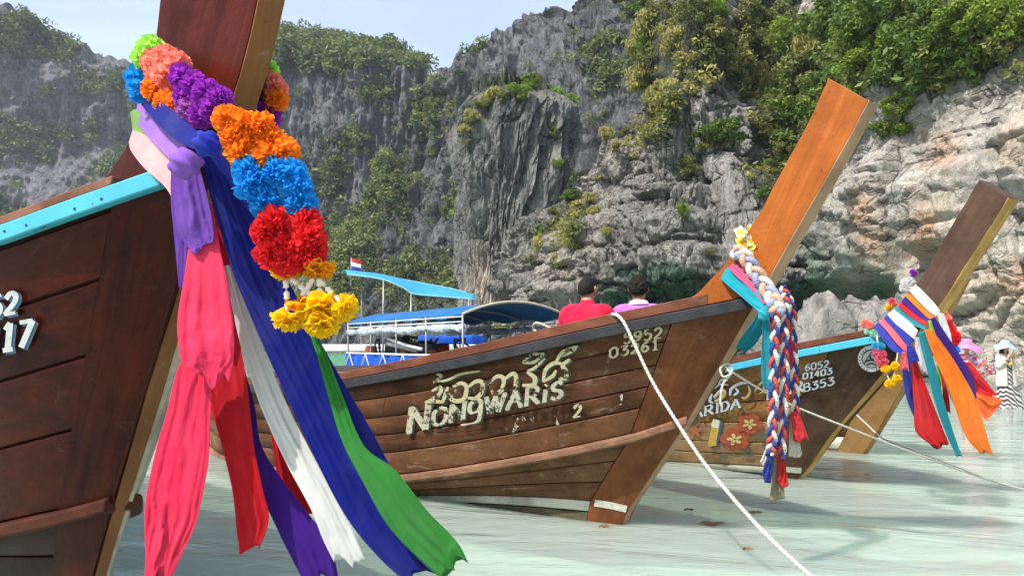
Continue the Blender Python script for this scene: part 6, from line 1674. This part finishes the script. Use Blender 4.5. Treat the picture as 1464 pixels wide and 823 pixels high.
def seated_man(name, loc, rz, label, shirt, skin, lean, head_yaw, head_pitch, curl, polo=False):
    e = empty(name, loc, rz); tag(e, label, 'person')
    L = lean
    pel, wst, chs, shl, nck = np.array([0, 0, .10]), np.array([0, .02 + .2 * L, .28]), np.array([0, .06 * 0 + .45 * L, .46]), np.array([0, .62 * L, .590]), np.array([0, .72 * L, .645])
    hd = nck + [0, .10 * L + .03, .118]
    torso = lambda g: [((pel[0], pel[1], pel[2] - .06), .14 + g, .11 + g), (pel, .175 + g, .125 + g), (wst, .155 + g, .105 + g), (chs - [0, 0, .06], .178 + g, .118 + g, 2.4), (chs + [0, 0, .02], .188 + g, .118 + g, 2.4), (shl - [0, .0, .035], .180 + g, .098 + g, 2.2), (shl, .140 + g, .080 + g), (shl + [0, .01, .03], .080 + g, .066 + g)]
    sho = {s_: shl + [s_ * .175, 0, -.045] for s_ in (-1, 1)}; elb = {s_: sho[s_] + [s_ * .055, .07, -.27] for s_ in (-1, 1)}; wri = {s_: elb[s_] + [-s_ * .06, .235, -.02] for s_ in (-1, 1)}
    hip = {s_: pel + [s_ * .09, .03, 0] for s_ in (-1, 1)}; kne = {s_: hip[s_] + [s_ * .06, .42, .04] for s_ in (-1, 1)}; ank = {s_: kne[s_] + [0, .08, -.40] for s_ in (-1, 1)}
    for s_ in (-1, 1):                      # legs stretched forward along the deck
        kne[s_] = hip[s_] + [s_ * .08, .36, .26]; ank[s_] = np.array([kne[s_][0], kne[s_][1] + .22, .08])
    b = MB(); loft(b, torso(0))
    capsule(b, [shl + [0, .01, .0], nck, hd - [0, .01, .06]], [.066, .056, .056], 14, 6)
    head(b, hd, 1.0, head_yaw, head_pitch)
    for s_ in (-1, 1):
        capsule(b, [sho[s_], (sho[s_] + elb[s_]) / 2, elb[s_]], [.056, .050, .040]); capsule(b, [elb[s_], elb[s_] * .6 + wri[s_] * .4, wri[s_]], [.041, .040, .027]); hand(b, wri[s_], wri[s_] - elb[s_], (0, 0, -1), s_, 0.45)
        capsule(b, [hip[s_], kne[s_]], [.085, .058]); capsule(b, [kne[s_], kne[s_] * .6 + ank[s_] * .4, ank[s_]], [.058, .056, .038]); capsule(b, [ank[s_] + [0, -.03, -.04], ank[s_] + [0, .08, -.05], ank[s_] + [0, .17, -.06]], [.034, .036, .026])
    fuse(b.build('body', m_skin(skin), e), 0.0075, 3)
    b = MB(); loft(b, torso(.013))
    for s_ in (-1, 1):
        capsule(b, [shl + [s_ * .10, 0, -.02], sho[s_], (sho[s_] + elb[s_]) / 2, elb[s_] * .85 + sho[s_] * .15], [.070, .072, .068, .066])
    capsule(b, [shl + [0, .01, -.02], shl + [0, .015, .035]], [.085, .074], 16, 5)
    # soft folds in the back of the shirt
    o = fuse(b.build('shirt', m_cloth(shirt, 0.3, 0.03), e), 0.011, 5)
    b = MB()
    if polo:
        t = np.linspace(0, 2 * math.pi, 40, endpoint=False); V = []
        for (r, z, dy) in ((.071, .045, 0), (.078, .065, 0), (.098, .030, -.008), (.094, .022, -.008)):
            V += [(shl[0] + r * math.cos(a), shl[1] + .012 + dy + r * .86 * math.sin(a), shl[2] + z - .012 * math.sin(a)) for a in t]
        b.add(V, grid_faces(4, 40, True)); b.build('collar', m_cloth((0.72, 0.55, 0.72), 0.2, 0.02), e)
    else:
        c = shl + np.array([0, -.094, -.115])
        for sg in (-1, 1):
            q = MB(); q.tube([c + [-.014 * sg, 0.004, .022], c, c + [.014 * sg, .006, -.022]], .0026, 5); q.build('printed_mark', m_plain((0.70, 0.35, 0.38), 0.7), e)
        for sg in (-1, 1):                  # raglan seams
            q = MB(); q.tube(spline([shl + [sg * .085, -.048, .012], shl + [sg * .10, -.092, -.06], shl + [sg * .03, -.118, -.115]], 14), .0025, 5); q.build('seam', m_cloth((0.45, 0.012, 0.03), 0.2, 0.02), e)
    b = MB(); loft(b, [((0, 0, -.0), .17, .13), ((0, 0, .10), .19, .14), ((0, .02, .17), .178, .125)])
    for s_ in (-1, 1): capsule(b, [hip[s_], kne[s_] * .85 + hip[s_] * .15], [.10, .082])
    fuse(b.build('shorts', m_cloth((0.05, 0.055, 0.07), 0.2, 0.02), e), 0.011, 4)
    # hair: cap over the skull with a nape line
    M = Matrix.Rotation(head_yaw, 3, 'Z') @ Matrix.Rotation(head_pitch, 3, 'X')
    b = MB(); rg = np.random.default_rng(int(curl * 10) + 3)
    nu, nv = 40, 64
    u = np.linspace(0.01, 2.15, nu)[:, None]; v = np.linspace(0, 2 * math.pi, nv, endpoint=False)[None, :]
    low = 1.58 + 0.62 * np.clip(-np.sin(v), 0, 1) ** 0.7 - 0.70 * np.clip(np.sin(v), 0, 1)            # hairline lower at the nape
    u = u / 2.15 * low
    x, y, z = np.sin(u) * np.cos(v), np.sin(u) * np.sin(v), np.cos(u) * np.ones_like(v)
    g = (0.016 if curl else 0.007) + (0.012 if curl else 0.003) * vn(x * (9 if curl else 5), y * (9 if curl else 5), z * (9 if curl else 5)) + (0.006 * vn(x * 22, y * 22, z * 22) if curl else 0)
    g = g * (0.35 + 0.65 * sstep(0.0, 0.25, (low - u) / low + 0.02))
    P = np.stack([x * (0.077 + g), y * (0.098 + g) , z * (0.118 + g)], -1).reshape(-1, 3)
    P = np.array([M @ Vector(p) for p in P]) + hd
    b.add(P, grid_faces(nu, nv, True)); b.build('hair', m_hair((0.012, 0.010, 0.009), curl), e)
    return e
def on_boat(px, py, Y): return at_y(px, py, Y)
SKIN = (0.34, 0.17, 0.10); SKIN2 = (0.26, 0.125, 0.07)
Ya, Yb2 = 6.45, 6.55
za = at_y(840, 393, Ya)[2] - 0.885; zb2 = at_y(915, 391, Yb2)[2] - 0.900
pa = at_y(838, 470, Ya); pb = at_y(914, 470, Yb2)
print('seat heights', za, zb2)
seated_man('person', (pa[0], pa[1], za), R(-14), 'person in a crimson shirt sitting on the boat, seen from behind, short dark hair', (0.52, 0.012, 0.045), SKIN, 0.10, -0.35, -0.22, 0)
seated_man('person', (pb[0], pb[1], zb2), R(-8), 'person in a lilac polo shirt with pale collar, dark curly hair, seen from behind', (0.42, 0.13, 0.52), SKIN2, 0.06, -0.15, -0.16, 1, True)

# --- wading visitors -------------------------------------------------------------
def m_dress():
    t = NT('zigzag_dress')
    w = t.n('ShaderNodeTexWave'); w.wave_type = 'BANDS'; w.bands_direction = 'DIAGONAL'; w.inputs['Scale'].default_value = 5.0; w.inputs['Distortion'].default_value = 3.5; w.inputs['Detail'].default_value = 1.5
    t.l(t.coord((1, 1, 1)), w.inputs['Vector'])
    return t.done(t.ramp(w.outputs[1], [(0.42, (0.035, 0.033, 0.035)), (0.55, (0.42, 0.40, 0.38))]), 0.85)
def hat(e, c, r_crown, h, brim, mat, tilt, droop=0.05, seed=0, band=None, yaw=0.0):
    M = Matrix.Rotation(yaw, 3, 'Z') @ Matrix.Rotation(tilt, 3, 'X')
    prof = [(0.01, h), (r_crown * .55, h * 0.99), (r_crown * .86, h * .9), (r_crown * .98, h * .55), (r_crown, 0.02), (r_crown * 1.05, 0.0), (r_crown + brim * .5, -droop * .4), (r_crown + brim, -droop), (r_crown + brim, -droop - .006), (r_crown + brim * .5, -droop * .4 - .008), (r_crown * 1.0, -.01)]
    t = np.linspace(0, 2 * math.pi, 48, endpoint=False); V = []
    for i, (r, z) in enumerate(prof):
        wv = 0.03 * brim / .1 * max(0, (r - r_crown * 1.05)) / max(brim, 1e-3) * np.sin(3 * t + seed)
        V += [np.array(M @ Vector((r * math.cos(a), r * 1.08 * math.sin(a), z + w_))) + c for a, w_ in zip(t, wv)]
    b = MB(); b.add(V, grid_faces(len(prof), 48, True)); o = b.build('sun_hat', mat, e)
    return o
pw = at_z(1440, 582); 
wm = empty('person', (pw[0], pw[1], 0), R(0)); tag(wm, 'person wading in a pale blue sun hat, dark glasses, cream cardigan and zigzag dress', 'person')
sk = (0.50, 0.30, 0.21)
b = MB()
# faces the camera: build facing -y by mirroring y
def F(x, y, z): return np.array([x, -y, z])
loft(b, [(F(0, 0, .62), .15, .11), (F(0, 0, .78), .165, .12), (F(0, .0, .95), .125, .09), (F(0, .01, 1.12), .150, .10), (F(0, 0, 1.22), .145, .085), (F(0, 0, 1.27), .06, .055)])
hd = F(0, .03, 1.44)
capsule(b, [F(0, 0, 1.24), F(0, .01, 1.32), hd - [0, 0, .07]], [.05, .044, .046], 12, 6)
HW = head(b, hd, 0.92, math.pi + 0.25, 0.10)
for s_ in (-1, 1):
    sh = F(s_ * .155, 0, 1.20); el = F(s_ * .20, .07, .97); wr = F(s_ * .055 - .03, .24, 1.17)
    capsule(b, [sh, (sh + el) / 2, el], [.045, .040, .034]); capsule(b, [el, wr], [.034, .022]); hand(b, wr, F(-s_ * .25, .1, .6) , F(-s_, 0.2, 0), s_, 0.8, 0.9)
    capsule(b, [F(s_ * .08, 0, .70), F(s_ * .085, .02, .40), F(s_ * .085, 0, .05), F(s_ * .085, 0, -.30)], [.078, .055, .05, .036]); capsule(b, [F(s_ * .085, -.02, -.34), F(s_ * .09, .14, -.36)], [.034, .028])
fuse(b.build('body', m_skin(sk), wm), 0.009, 3)
b = MB()
nz_, nt_ = 40, 72
G = []
for i in range(nz_):
    f = i / (nz_ - 1); z = 1.20 - 1.24 * f
    wv = np.interp(z, [-.05, .2, .6, .78, .95, 1.10, 1.2], [.33, .27, .19, .185, .14, .165, .15]); dv = np.interp(z, [-.05, .2, .6, .78, .95, 1.10, 1.2], [.26, .21, .15, .14, .105, .118, .095])
    t = np.linspace(0, 2 * math.pi, nt_, endpoint=False); k = sstep(.9, .1, z) if False else np.clip((.85 - z) / .85, 0, 1)
    rr = 1 + 0.09 * k * np.sin(11 * t + 2 * z) + 0.05 * k * np.sin(5 * t - 3 * z)
    G += [(wv * q * math.cos(a) + .06 * k, dv * q * math.sin(a), z) for q, a in zip(rr, t)]
b.add(G, grid_faces(nz_, nt_, True)); o = b.build('dress', m_dress(), wm)
b = MB()
for s_ in (-1, 1):
    sh = F(s_ * .155, 0, 1.205); el = F(s_ * .205, .07, .965); wr = F(s_ * .07 - .03, .22, 1.14)
    capsule(b, [F(s_ * .06, 0, 1.24), sh, (sh + el) / 2, el, el * .35 + wr * .65], [.055, .062, .058, .054, .044])
    G = []
    for z in np.linspace(1.24, .50, 18):
        row = []
        for a in np.linspace(.30, 1.75, 12):
            r_ = np.interp(z, [.5, .8, 1.1, 1.24], [.24, .21, .185, .13]) * (1 + .03 * math.sin(a * 9 + z * 6)); row.append((s_ * r_ * math.sin(a), -r_ * .78 * math.cos(a), z))
        G.append(row)
    q = MB(); q.grid(np.array(G)); oo = q.build('cardigan_front', m_cloth((0.60, 0.55, 0.47), 0.3, 0.05), wm); sm = oo.modifiers.new('solid', 'SOLIDIFY'); sm.thickness = .014
fuse(b.build('cardigan_sleeves', m_cloth((0.60, 0.55, 0.47), 0.3, 0.05), wm), 0.012, 4)
hat(wm, hd + [0, 0.0, .055], .098, .10, .13, m_cloth((0.36, 0.62, 0.72), 0.2, 0.1), 0.14, .075, 1)
b = MB(); loft(b, [(hd + [0, .045, .07], .092, .07), (hd + [0, .05, -.02], .10, .07), (hd + [0, .05, -.16], .105, .06), (hd + [0, .05, -.22], .06, .03)]); b.build('hair', m_hair((0.014, 0.011, 0.010), 0), wm)
q = MB()
for s_ in (-1, 1): loft(q, [(HW(s_ * .034, .098, .004), .031, .010), (HW(s_ * .034, .098, .020), .035, .012), (HW(s_ * .034, .096, .034), .030, .010)], 16)
q.tube([HW(-.02, .104, .022), HW(.02, .104, .022)], .004, 6); q.build('sunglasses', m_plain((0.012, 0.012, 0.014), 0.15), wm)
ph = MB(); ph.box((-.03, -.345, 1.24), (.075, .014, .15)); tag(ph.build('phone', m_plain((0.25, 0.14, 0.07), 0.3), None, loc=tuple(pw * [1, 1, 0]), bevel=.006), 'phone in a tan case held up by the person in the pale blue hat', 'phone')
# yellow pouch
loftb = MB(); loft(loftb, [((0.0, -.20, 1.0), .035, .015), ((0.0, -.21, 1.04), .045, .02), ((0.0, -.20, 1.09), .03, .015)], 16); tag(loftb.build('pouch', m_cloth((0.75, 0.45, 0.03), 0.2, 0.02), None, loc=tuple(pw * [1, 1, 0])), 'small yellow pouch at the chest of the person in the pale blue hat', 'pouch')

p2 = at_z(1386, 589)
w2 = empty('person', (p2[0], p2[1], 0), R(-20)); tag(w2, 'person in a floppy pink sun hat half hidden behind the scarves', 'person')
b = MB()
loft(b, [(F(0, 0, .62), .16, .12), (F(0, 0, .80), .17, .125), (F(0, 0, .98), .14, .10), (F(0, .01, 1.14), .16, .105), (F(0, 0, 1.24), .15, .09), (F(0, 0, 1.29), .06, .055)])
hd2 = F(0, .03, 1.45); capsule(b, [F(0, 0, 1.25), F(0, .01, 1.33), hd2 - [0, 0, .07]], [.05, .044, .046], 12, 6); head(b, hd2, 0.95, math.pi - 0.8, 0.05)
for s_ in (-1, 1):
    sh = F(s_ * .16, 0, 1.21); el = F(s_ * .24, .05, .98); wr = F(s_ * .26, .26, 1.05)
    capsule(b, [sh, (sh + el) / 2, el], [.046, .041, .035]); capsule(b, [el, wr], [.035, .023]); hand(b, wr, wr - el, F(0, 0, 1), s_, 0.6, 0.9)
    capsule(b, [F(s_ * .08, 0, .70), F(s_ * .085, .02, .40), F(s_ * .085, 0, .05), F(s_ * .085, 0, -.30)], [.08, .057, .05, .036]); capsule(b, [F(s_ * .085, -.02, -.34), F(s_ * .09, .14, -.36)], [.034, .028])
fuse(b.build('body', m_skin(sk), w2), 0.009, 3)
def m_floral():
    t = NT('floral_print'); v = t.n('ShaderNodeTexVoronoi'); v.inputs['Scale'].default_value = 22; t.l(t.coord(), v.inputs['Vector'])
    sp = t.n('ShaderNodeSeparateColor'); t.l(v.outputs['Color'], sp.inputs[0])
    return t.done(t.ramp(sp.outputs[0], [(0.0, (0.55, 0.05, 0.05)), (0.3, (0.65, 0.5, 0.35)), (0.5, (0.20, 0.22, 0.50)), (0.7, (0.65, 0.25, 0.30)), (0.9, (0.55, 0.6, 0.65))], 'CONSTANT'), 0.8)
b = MB(); loft(b, [(F(0, 0, .45), .24, .18), (F(0, 0, .62), .19, .145), (F(0, 0, .80), .185, .14), (F(0, 0, .98), .155, .115), (F(0, .01, 1.14), .178, .12), (F(0, 0, 1.24), .165, .105), (F(0, 0, 1.28), .09, .08)])
for s_ in (-1, 1): capsule(b, [F(s_ * .08, 0, 1.23), F(s_ * .17, 0, 1.20), F(s_ * .235, .05, 1.0)], [.06, .065, .06])
fuse(b.build('dress', m_floral(), w2), 0.012, 4)
fan = MB(); G = []
for a in np.linspace(0.15, 1.7, 26): G.append([(0.06 + r_ * math.cos(a), -0.32 + .015 * math.sin(a * 40), 0.80 + r_ * math.sin(a)) for r_ in np.linspace(.04, .38, 6)])
fan.grid(np.array(G)); fo = fan.build('fan', m_floral()); fo.parent = None; fo.location = tuple(p2 * [1, 1, 0]); tag(fo, 'open floral patterned fan beside the floppy pink hat', 'fan'); sm = fo.modifiers.new('solid', 'SOLIDIFY'); sm.thickness = .006
hat(w2, hd2 + [0, 0, .05], .11, .12, .17, m_cloth((0.80, 0.22, 0.52), 0.2, 0.1), 0.1, .11, 2.2, yaw=.5)
# ------------------------------------------------------------------ plants
def leaf_cloud(cen, rad, n_per, size, rng, up=0.35, clump_tint=0.35, shell=0.55):
    """kite shaped leaves filling ellipsoids; returns verts, quads, tint"""
    N = len(cen)
    idx = np.repeat(np.arange(N), n_per); M = len(idx)
    d = rng.normal(size=(M, 3)); d /= np.linalg.norm(d, axis=1)[:, None]
    r = rng.random(M) ** (1 / 3) * (1 - shell) + shell * (0.75 + 0.3 * rng.random(M))
    r *= rng.random(M) ** 0.15
    c = cen[idx] + d * (r[:, None]) * rad[idx]
    nrm = d * 0.7 + rng.normal(size=(M, 3)) * 0.6 + np.array([0, 0, up])
    nrm /= np.linalg.norm(nrm, axis=1)[:, None]
    def cross(p, q): return np.stack([p[:, 1] * q[:, 2] - p[:, 2] * q[:, 1], p[:, 2] * q[:, 0] - p[:, 0] * q[:, 2], p[:, 0] * q[:, 1] - p[:, 1] * q[:, 0]], -1)
    a = cross(nrm, rng.normal(size=(M, 3))); a /= np.sqrt((a * a).sum(1))[:, None] + 1e-9
    b = cross(nrm, a)
    sz = ((np.asarray(size)[idx] if np.ndim(size) else size) * (0.6 + 0.8 * rng.random(M)))[:, None]
    w = 0.42
    v = np.stack([c - a * sz, c + b * sz * w - nrm * sz * 0.12, c + a * sz, c - b * sz * w - nrm * sz * 0.12], 1).reshape(-1, 3)
    f = np.arange(M * 4).reshape(M, 4)
    ct = rng.random(N)
    tint = np.clip(clump_tint * ct[idx] + (1 - clump_tint) * rng.random(M), 0, 1)
    return v, f, tint

def foliage_mesh(name, v, f, tint):
    me = mesh_np(name, v, f, False)
    a = me.attributes.new('tint', 'FLOAT', 'FACE')
    a.data.foreach_set('value', tint.astype(np.float32))
    return me

LEAF = {
    'g': m_leaf((0.075, 0.125, 0.016), (0.185, 0.270, 0.032), (0.34, 0.36, 0.07)),
    'd': m_leaf((0.040, 0.080, 0.015), (0.105, 0.175, 0.028), (0.20, 0.26, 0.05)),
    'o': m_leaf((0.080, 0.098, 0.026), (0.180, 0.195, 0.055), (0.34, 0.29, 0.11)),
    'y': m_leaf((0.15, 0.150, 0.040), (0.34, 0.325, 0.095), (0.52, 0.45, 0.18)),
    'f': m_leaf((0.034, 0.062, 0.020), (0.085, 0.125, 0.036), (0.18, 0.19, 0.06)),
    'fl': m_leaf((0.075, 0.105, 0.024), (0.160, 0.190, 0.046), (0.27, 0.26, 0.08)),
}
M_BARK = m_wood((0.05, 0.04, 0.03), (0.17, 0.14, 0.11), 0.9, 0.2, 'z')

def shrub_proto(seed, kind):
    rng = np.random.default_rng(seed)
    K = 22 if kind != 'y' else 26
    d = rng.normal(size=(K, 3)); d /= np.linalg.norm(d, axis=1)[:, None]
    c = d * (rng.random(K) ** 0.5)[:, None] * np.array([0.85, 0.7, 0.62]) + np.array([0, 0, 0.55])
    rad = (0.20 + 0.2 * rng.random(K))[:, None] * np.array([1.1, 1.0, 0.75])
    if kind == 'y':
        v, f, t = leaf_cloud(c, rad * 1.1, 110, 0.085, rng, 0.1)
        # blades: stretch leaves upwards
        q = v.reshape(-1, 4, 3); m = q.mean(1, keepdims=True); q = m + (q - m) * np.array([0.6, 0.6, 1.7]); v = q.reshape(-1, 3)
    else:
        v, f, t = leaf_cloud(c, rad, 120, 0.066, rng)
    fol = foliage_mesh('foliage', v, f, t)
    b = MB()
    for k in range(9):
        e = c[k % K]; p = spline([(0, 0, -0.25), (0.25 * e[0] + 0.05 * rng.normal(), 0.25 * e[1], 0.2 * e[2]), (0.7 * e[0], 0.7 * e[1], 0.6 * e[2]), e], 7)
        b.tube(p, np.linspace(0.035, 0.006, 7), 5, False)
    stem = mesh_np('branches', b.v, b.f)
    stem.materials.append(M_BARK)
    return fol, stem

PROTO = {}
for kd, n in (('g', 3), ('d', 3), ('o', 3), ('y', 3)):
    PROTO[kd] = [shrub_proto(hash_ * 13 + ord(kd), kd) for hash_ in range(1, n + 1)]
WORDS = {'g': ('leafy_shrub', 'shrub', 'bright green leafy shrub rooted in the grey cliff', 'bright green shrubs on the cliffs'),
         'd': ('dark_shrub', 'shrub', 'dark green dense shrub rooted in the grey cliff', 'dark green shrubs on the cliffs'),
         'o': ('olive_shrub', 'shrub', 'dull olive green scrub bush rooted in the grey cliff', 'olive scrub bushes on the cliffs'),
         'y': ('dry_tussock', 'dry grass', 'straw yellow dry grass tussock on a ledge of the grey cliff', 'dry tussocks on the cliffs')}
rs = random.Random(5)
def shrub(p, n, rad, kd, where=None, size=''):
    nm, cat, lab, grp = WORDS[kd]
    lab = size + lab
    if where:
        lab = lab.replace('rooted in the grey cliff', where[0]).replace('on a ledge of the grey cliff', where[0]); grp = grp.replace('on the cliffs', where[1])
    fol, stem = rs.choice(PROTO[kd])
    e = empty(nm, p)
    e.rotation_euler = (rs.uniform(-.15, .15), rs.uniform(-.15, .15), rs.uniform(0, 6.28))
    s = rad * rs.uniform(0.9, 1.1)
    e.scale = (s, s, s * rs.uniform(0.85, 1.15))
    tag(e, lab, cat, grp)
    obj('foliage', fol, LEAF[kd], e)
    obj('branches', stem, M_BARK, e)
    return e

def plant_on(cl, lst, where=None):
    for (x, y, r, kd) in lst:
        p, n = cl.find(x, y + 0.45 * r)
        Y = p[1]
        rad = r / FPX * Y * 1.15
        q = np.array([p[0] + n[0] * rad * 0.25, p[1] + n[1] * rad * 0.25, p[2] - 0.15 * rad])
        shrub(q, n, rad, kd, where(x, y) if callable(where) else where, 'small ' if r < 14 else 'large ' if r > 30 else '')

def where_E(x, y):
    if x < 850 or (x < 900 and y > 190): return ('on the cliff shoulder beside the rock tower', 'on the cliff shoulder')
    if y > 165 and 960 < x < 1070: return ('on the fractured block behind the orange prow', 'on the fractured block')
    if x > 1055: return ('in the gully between grey cliff and pale wall', 'in the gully')
    if y > 95: return ('on the slope above the fractured block', 'on the middle slope')
    return ('near the top of the grey cliff', 'near the cliff top')
def where_W(x, y):
    if x < 1220 and y > 90: return ('in the corner where the pale wall begins', 'in the wall corner')
    if y > 105: return ('overhanging the brow of the pale wall', 'on the brow of the wall')
    if y > 55: return ('in the middle of the thicket above the pale wall', 'in the middle thicket')
    return ('high in the thicket above the pale wall', 'high in the thicket')
plant_on(E, [(905, 10, 20, 'd'), (922, 42, 26, 'y'), (942, 12, 26, 'o'), (962, 60, 22, 'y'), (1000, 20, 34, 'o'), (1022, 8, 26, 'g'), (1062, 28, 28, 'o'), (880, 110, 18, 'y'),
    (930, 108, 30, 'y'), (952, 132, 24, 'y'), (852, 54, 18, 'g'), (897, 190, 15, 'o'), (870, 160, 14, 'y'),
    (1024, 190, 34, 'd'), (998, 208, 26, 'o'), (1050, 198, 22, 'd'), (985, 242, 22, 'o'), (978, 300, 14, 'g'), (1002, 268, 13, 'o'), (1030, 276, 12, 'd'), (1014, 362, 9, 'o'),
    (1112, 195, 26, 'o'), (1098, 160, 22, 'o'), (1085, 110, 24, 'y'), (1080, 60, 30, 'o'), (1105, 25, 34, 'o'), (1095, 235, 18, 'o'), (1088, 275, 14, 'd'),
    (818, 280, 15, 'd'), (780, 347, 18, 'y'), (775, 330, 11, 'g'), (800, 340, 16, 'y'), (832, 340, 20, 'y'), (760, 372, 10, 'o'), (792, 300, 9, 'o'), (845, 284, 12, 'y'), (862, 250, 12, 'y'), (884, 208, 11, 'y'), (850, 300, 11, 'y'), (870, 330, 8, 'y'), (800, 375, 12, 'y'),
    (890, 70, 20, 'y'), (910, 85, 22, 'o')], where_E)
plant_on(W, [(1152, 38, 46, 'g'), (1210, 28, 52, 'd'), (1270, 18, 54, 'd'), (1330, 36, 54, 'd'), (1400, 22, 52, 'g'), (1452, 24, 46, 'g'), (1250, 84, 44, 'g'), (1302, 92, 44, 'd'), (1360, 76, 44, 'd'),
    (1424, 66, 34, 'g'), (1292, 150, 32, 'g'), (1268, 182, 22, 'd'), (1338, 116, 34, 'd'), (1388, 98, 28, 'd'), (1160, 100, 40, 'o'), (1142, 150, 32, 'g'), (1184, 150, 34, 'g'), (1132, 212, 26, 'o'),
    (1118, 255, 22, 'o'), (1230, 136, 26, 'g'), (1200, 190, 24, 'd'), (1236, 40, 40, 'g'), (1300, 60, 40, 'g'), (1180, 70, 36, 'y'), (1290, 182, 18, 'g'), (1150, 250, 18, 'd'), (1375, 45, 40, 'd')],
    where_W)

class _T:        # the tower's near side, for rooting shrubs
    nz = TP.shape[0]
    @staticmethod
    def find(x, y):
        fr = TP[..., 1] < TP[..., 1].mean(1, keepdims=True) + 0.5
        d = (TPX - x) ** 2 + (TPY - y) ** 2 + np.where(fr, 0, 1e6)
        i = np.unravel_index(np.argmin(d), d.shape)
        return TP[i], np.array([0, -1.0])
plant_on(_T, [(775, 130, 30, 'g'), (742, 132, 17, 'g'), (812, 146, 20, 'g'), (702, 138, 15, 'y'), (676, 166, 14, 'y'), (665, 184, 11, 'y'), (790, 190, 9, 'g'), (798, 232, 11, 'g'), (690, 150, 13, 'o'), (757, 118, 16, 'g'), (668, 205, 8, 'o'), (808, 262, 8, 'g'), (722, 140, 12, 'o')],
    ('rooted on the rock tower', 'on the rock tower'))

def wood_stuff(cl, name, n, seed, rad, leaf, per, kinds, want, label, cat_kind='stuff'):
    """far woodland and scrub that reads as one mass"""
    rng = np.random.default_rng(seed)
    P = cl.P; w = want(cl)
    w = np.clip(w, 0, 1) * ((cl.px > -80) & (cl.px < 1540) & (cl.py > -60) & (cl.py < 600))
    w = w.ravel() ** 1.5; w /= w.sum()
    pick = rng.choice(len(w), n, p=w)
    c = P.reshape(-1, 3)[pick] + rng.normal(size=(n, 3)) * rad * 0.4
    r = rad * (0.5 + 0.9 * rng.random(n) ** 2)
    nn = np.repeat(cl.n[None], P.shape[0], 0).reshape(-1, 2)[pick]
    c[:, :2] += nn * (0.35 * r)[:, None]
    kid = rng.integers(0, len(kinds), n)
    for k, kd in enumerate(kinds):
        s = kid == k
        v, f, t = leaf_cloud(c[s], r[s][:, None] * np.array([1.1, 1.0, 0.8]), per, leaf * r[s] / rad, rng, 0.4, 0.6)
        tag(obj(name, foliage_mesh(name, v, f, t), LEAF[kd]), label[k], kind='stuff')

def turf_of(cl):
    a = cl.o.data.attributes['turf']; v = np.zeros(len(a.data), np.float32); a.data.foreach_get('value', v)
    return v.reshape(cl.P.shape[:2])
wood_stuff(A, 'mountain_woodland', 5400, 1, 3.7, 0.98, 32, ('f', 'fl'), lambda c: np.maximum(turf_of(c), 0.05), ('dark green woodland covering the far mountain', 'lighter green woodland covering the far mountain'))
wood_stuff(B, 'cliff_top_woodland', 4000, 2, 2.4, 0.66, 34, ('f', 'fl'), lambda c: np.maximum(turf_of(c), 0.02), ('dark green trees massed on the fluted cliff wall', 'lighter green trees massed on the fluted cliff wall'))
wood_stuff(C, 'ridge_scrub', 3100, 3, 1.65, 0.45, 38, ('fl', 'f', 'o'), lambda c: np.maximum(turf_of(c), 0.05), ('green scrub filling the gully of the ridge', 'dark scrub on the ridge behind the tower', 'olive scrub on the ridge behind the tower'))
wood_stuff(E, 'cliff_scrub', 1100, 4, 0.62, 0.17, 50, ('o', 'y'), lambda c: np.maximum(turf_of(c), 0.015), ('low olive scrub spread over the near cliff', 'low straw coloured scrub spread over the near cliff'))
wood_stuff(W, 'wall_scrub', 650, 6, 0.7, 0.18, 50, ('d', 'o'), lambda c: turf_of(c), ('low dark scrub above the pale wall', 'low olive scrub above the pale wall'))
# ------------------------------------------------------------------ sea air
def haze():
    m = MB(); m.box((0, 200, 68), (900, 620, 140))
    t = NT('sea_air'); t.t.nodes.remove(t.b)
    v = t.n('ShaderNodeVolumePrincipled'); v.inputs['Color'].default_value = (0.80, 0.88, 1.0, 1); v.inputs['Density'].default_value = 0.00022; v.inputs['Anisotropy'].default_value = 0.2
    t.l(v.outputs[0], t.o.inputs['Volume'])
    o = m.build('haze', t.m, smooth=False)
    tag(o, 'thin pale sea haze over the bay', kind='stuff')
haze()
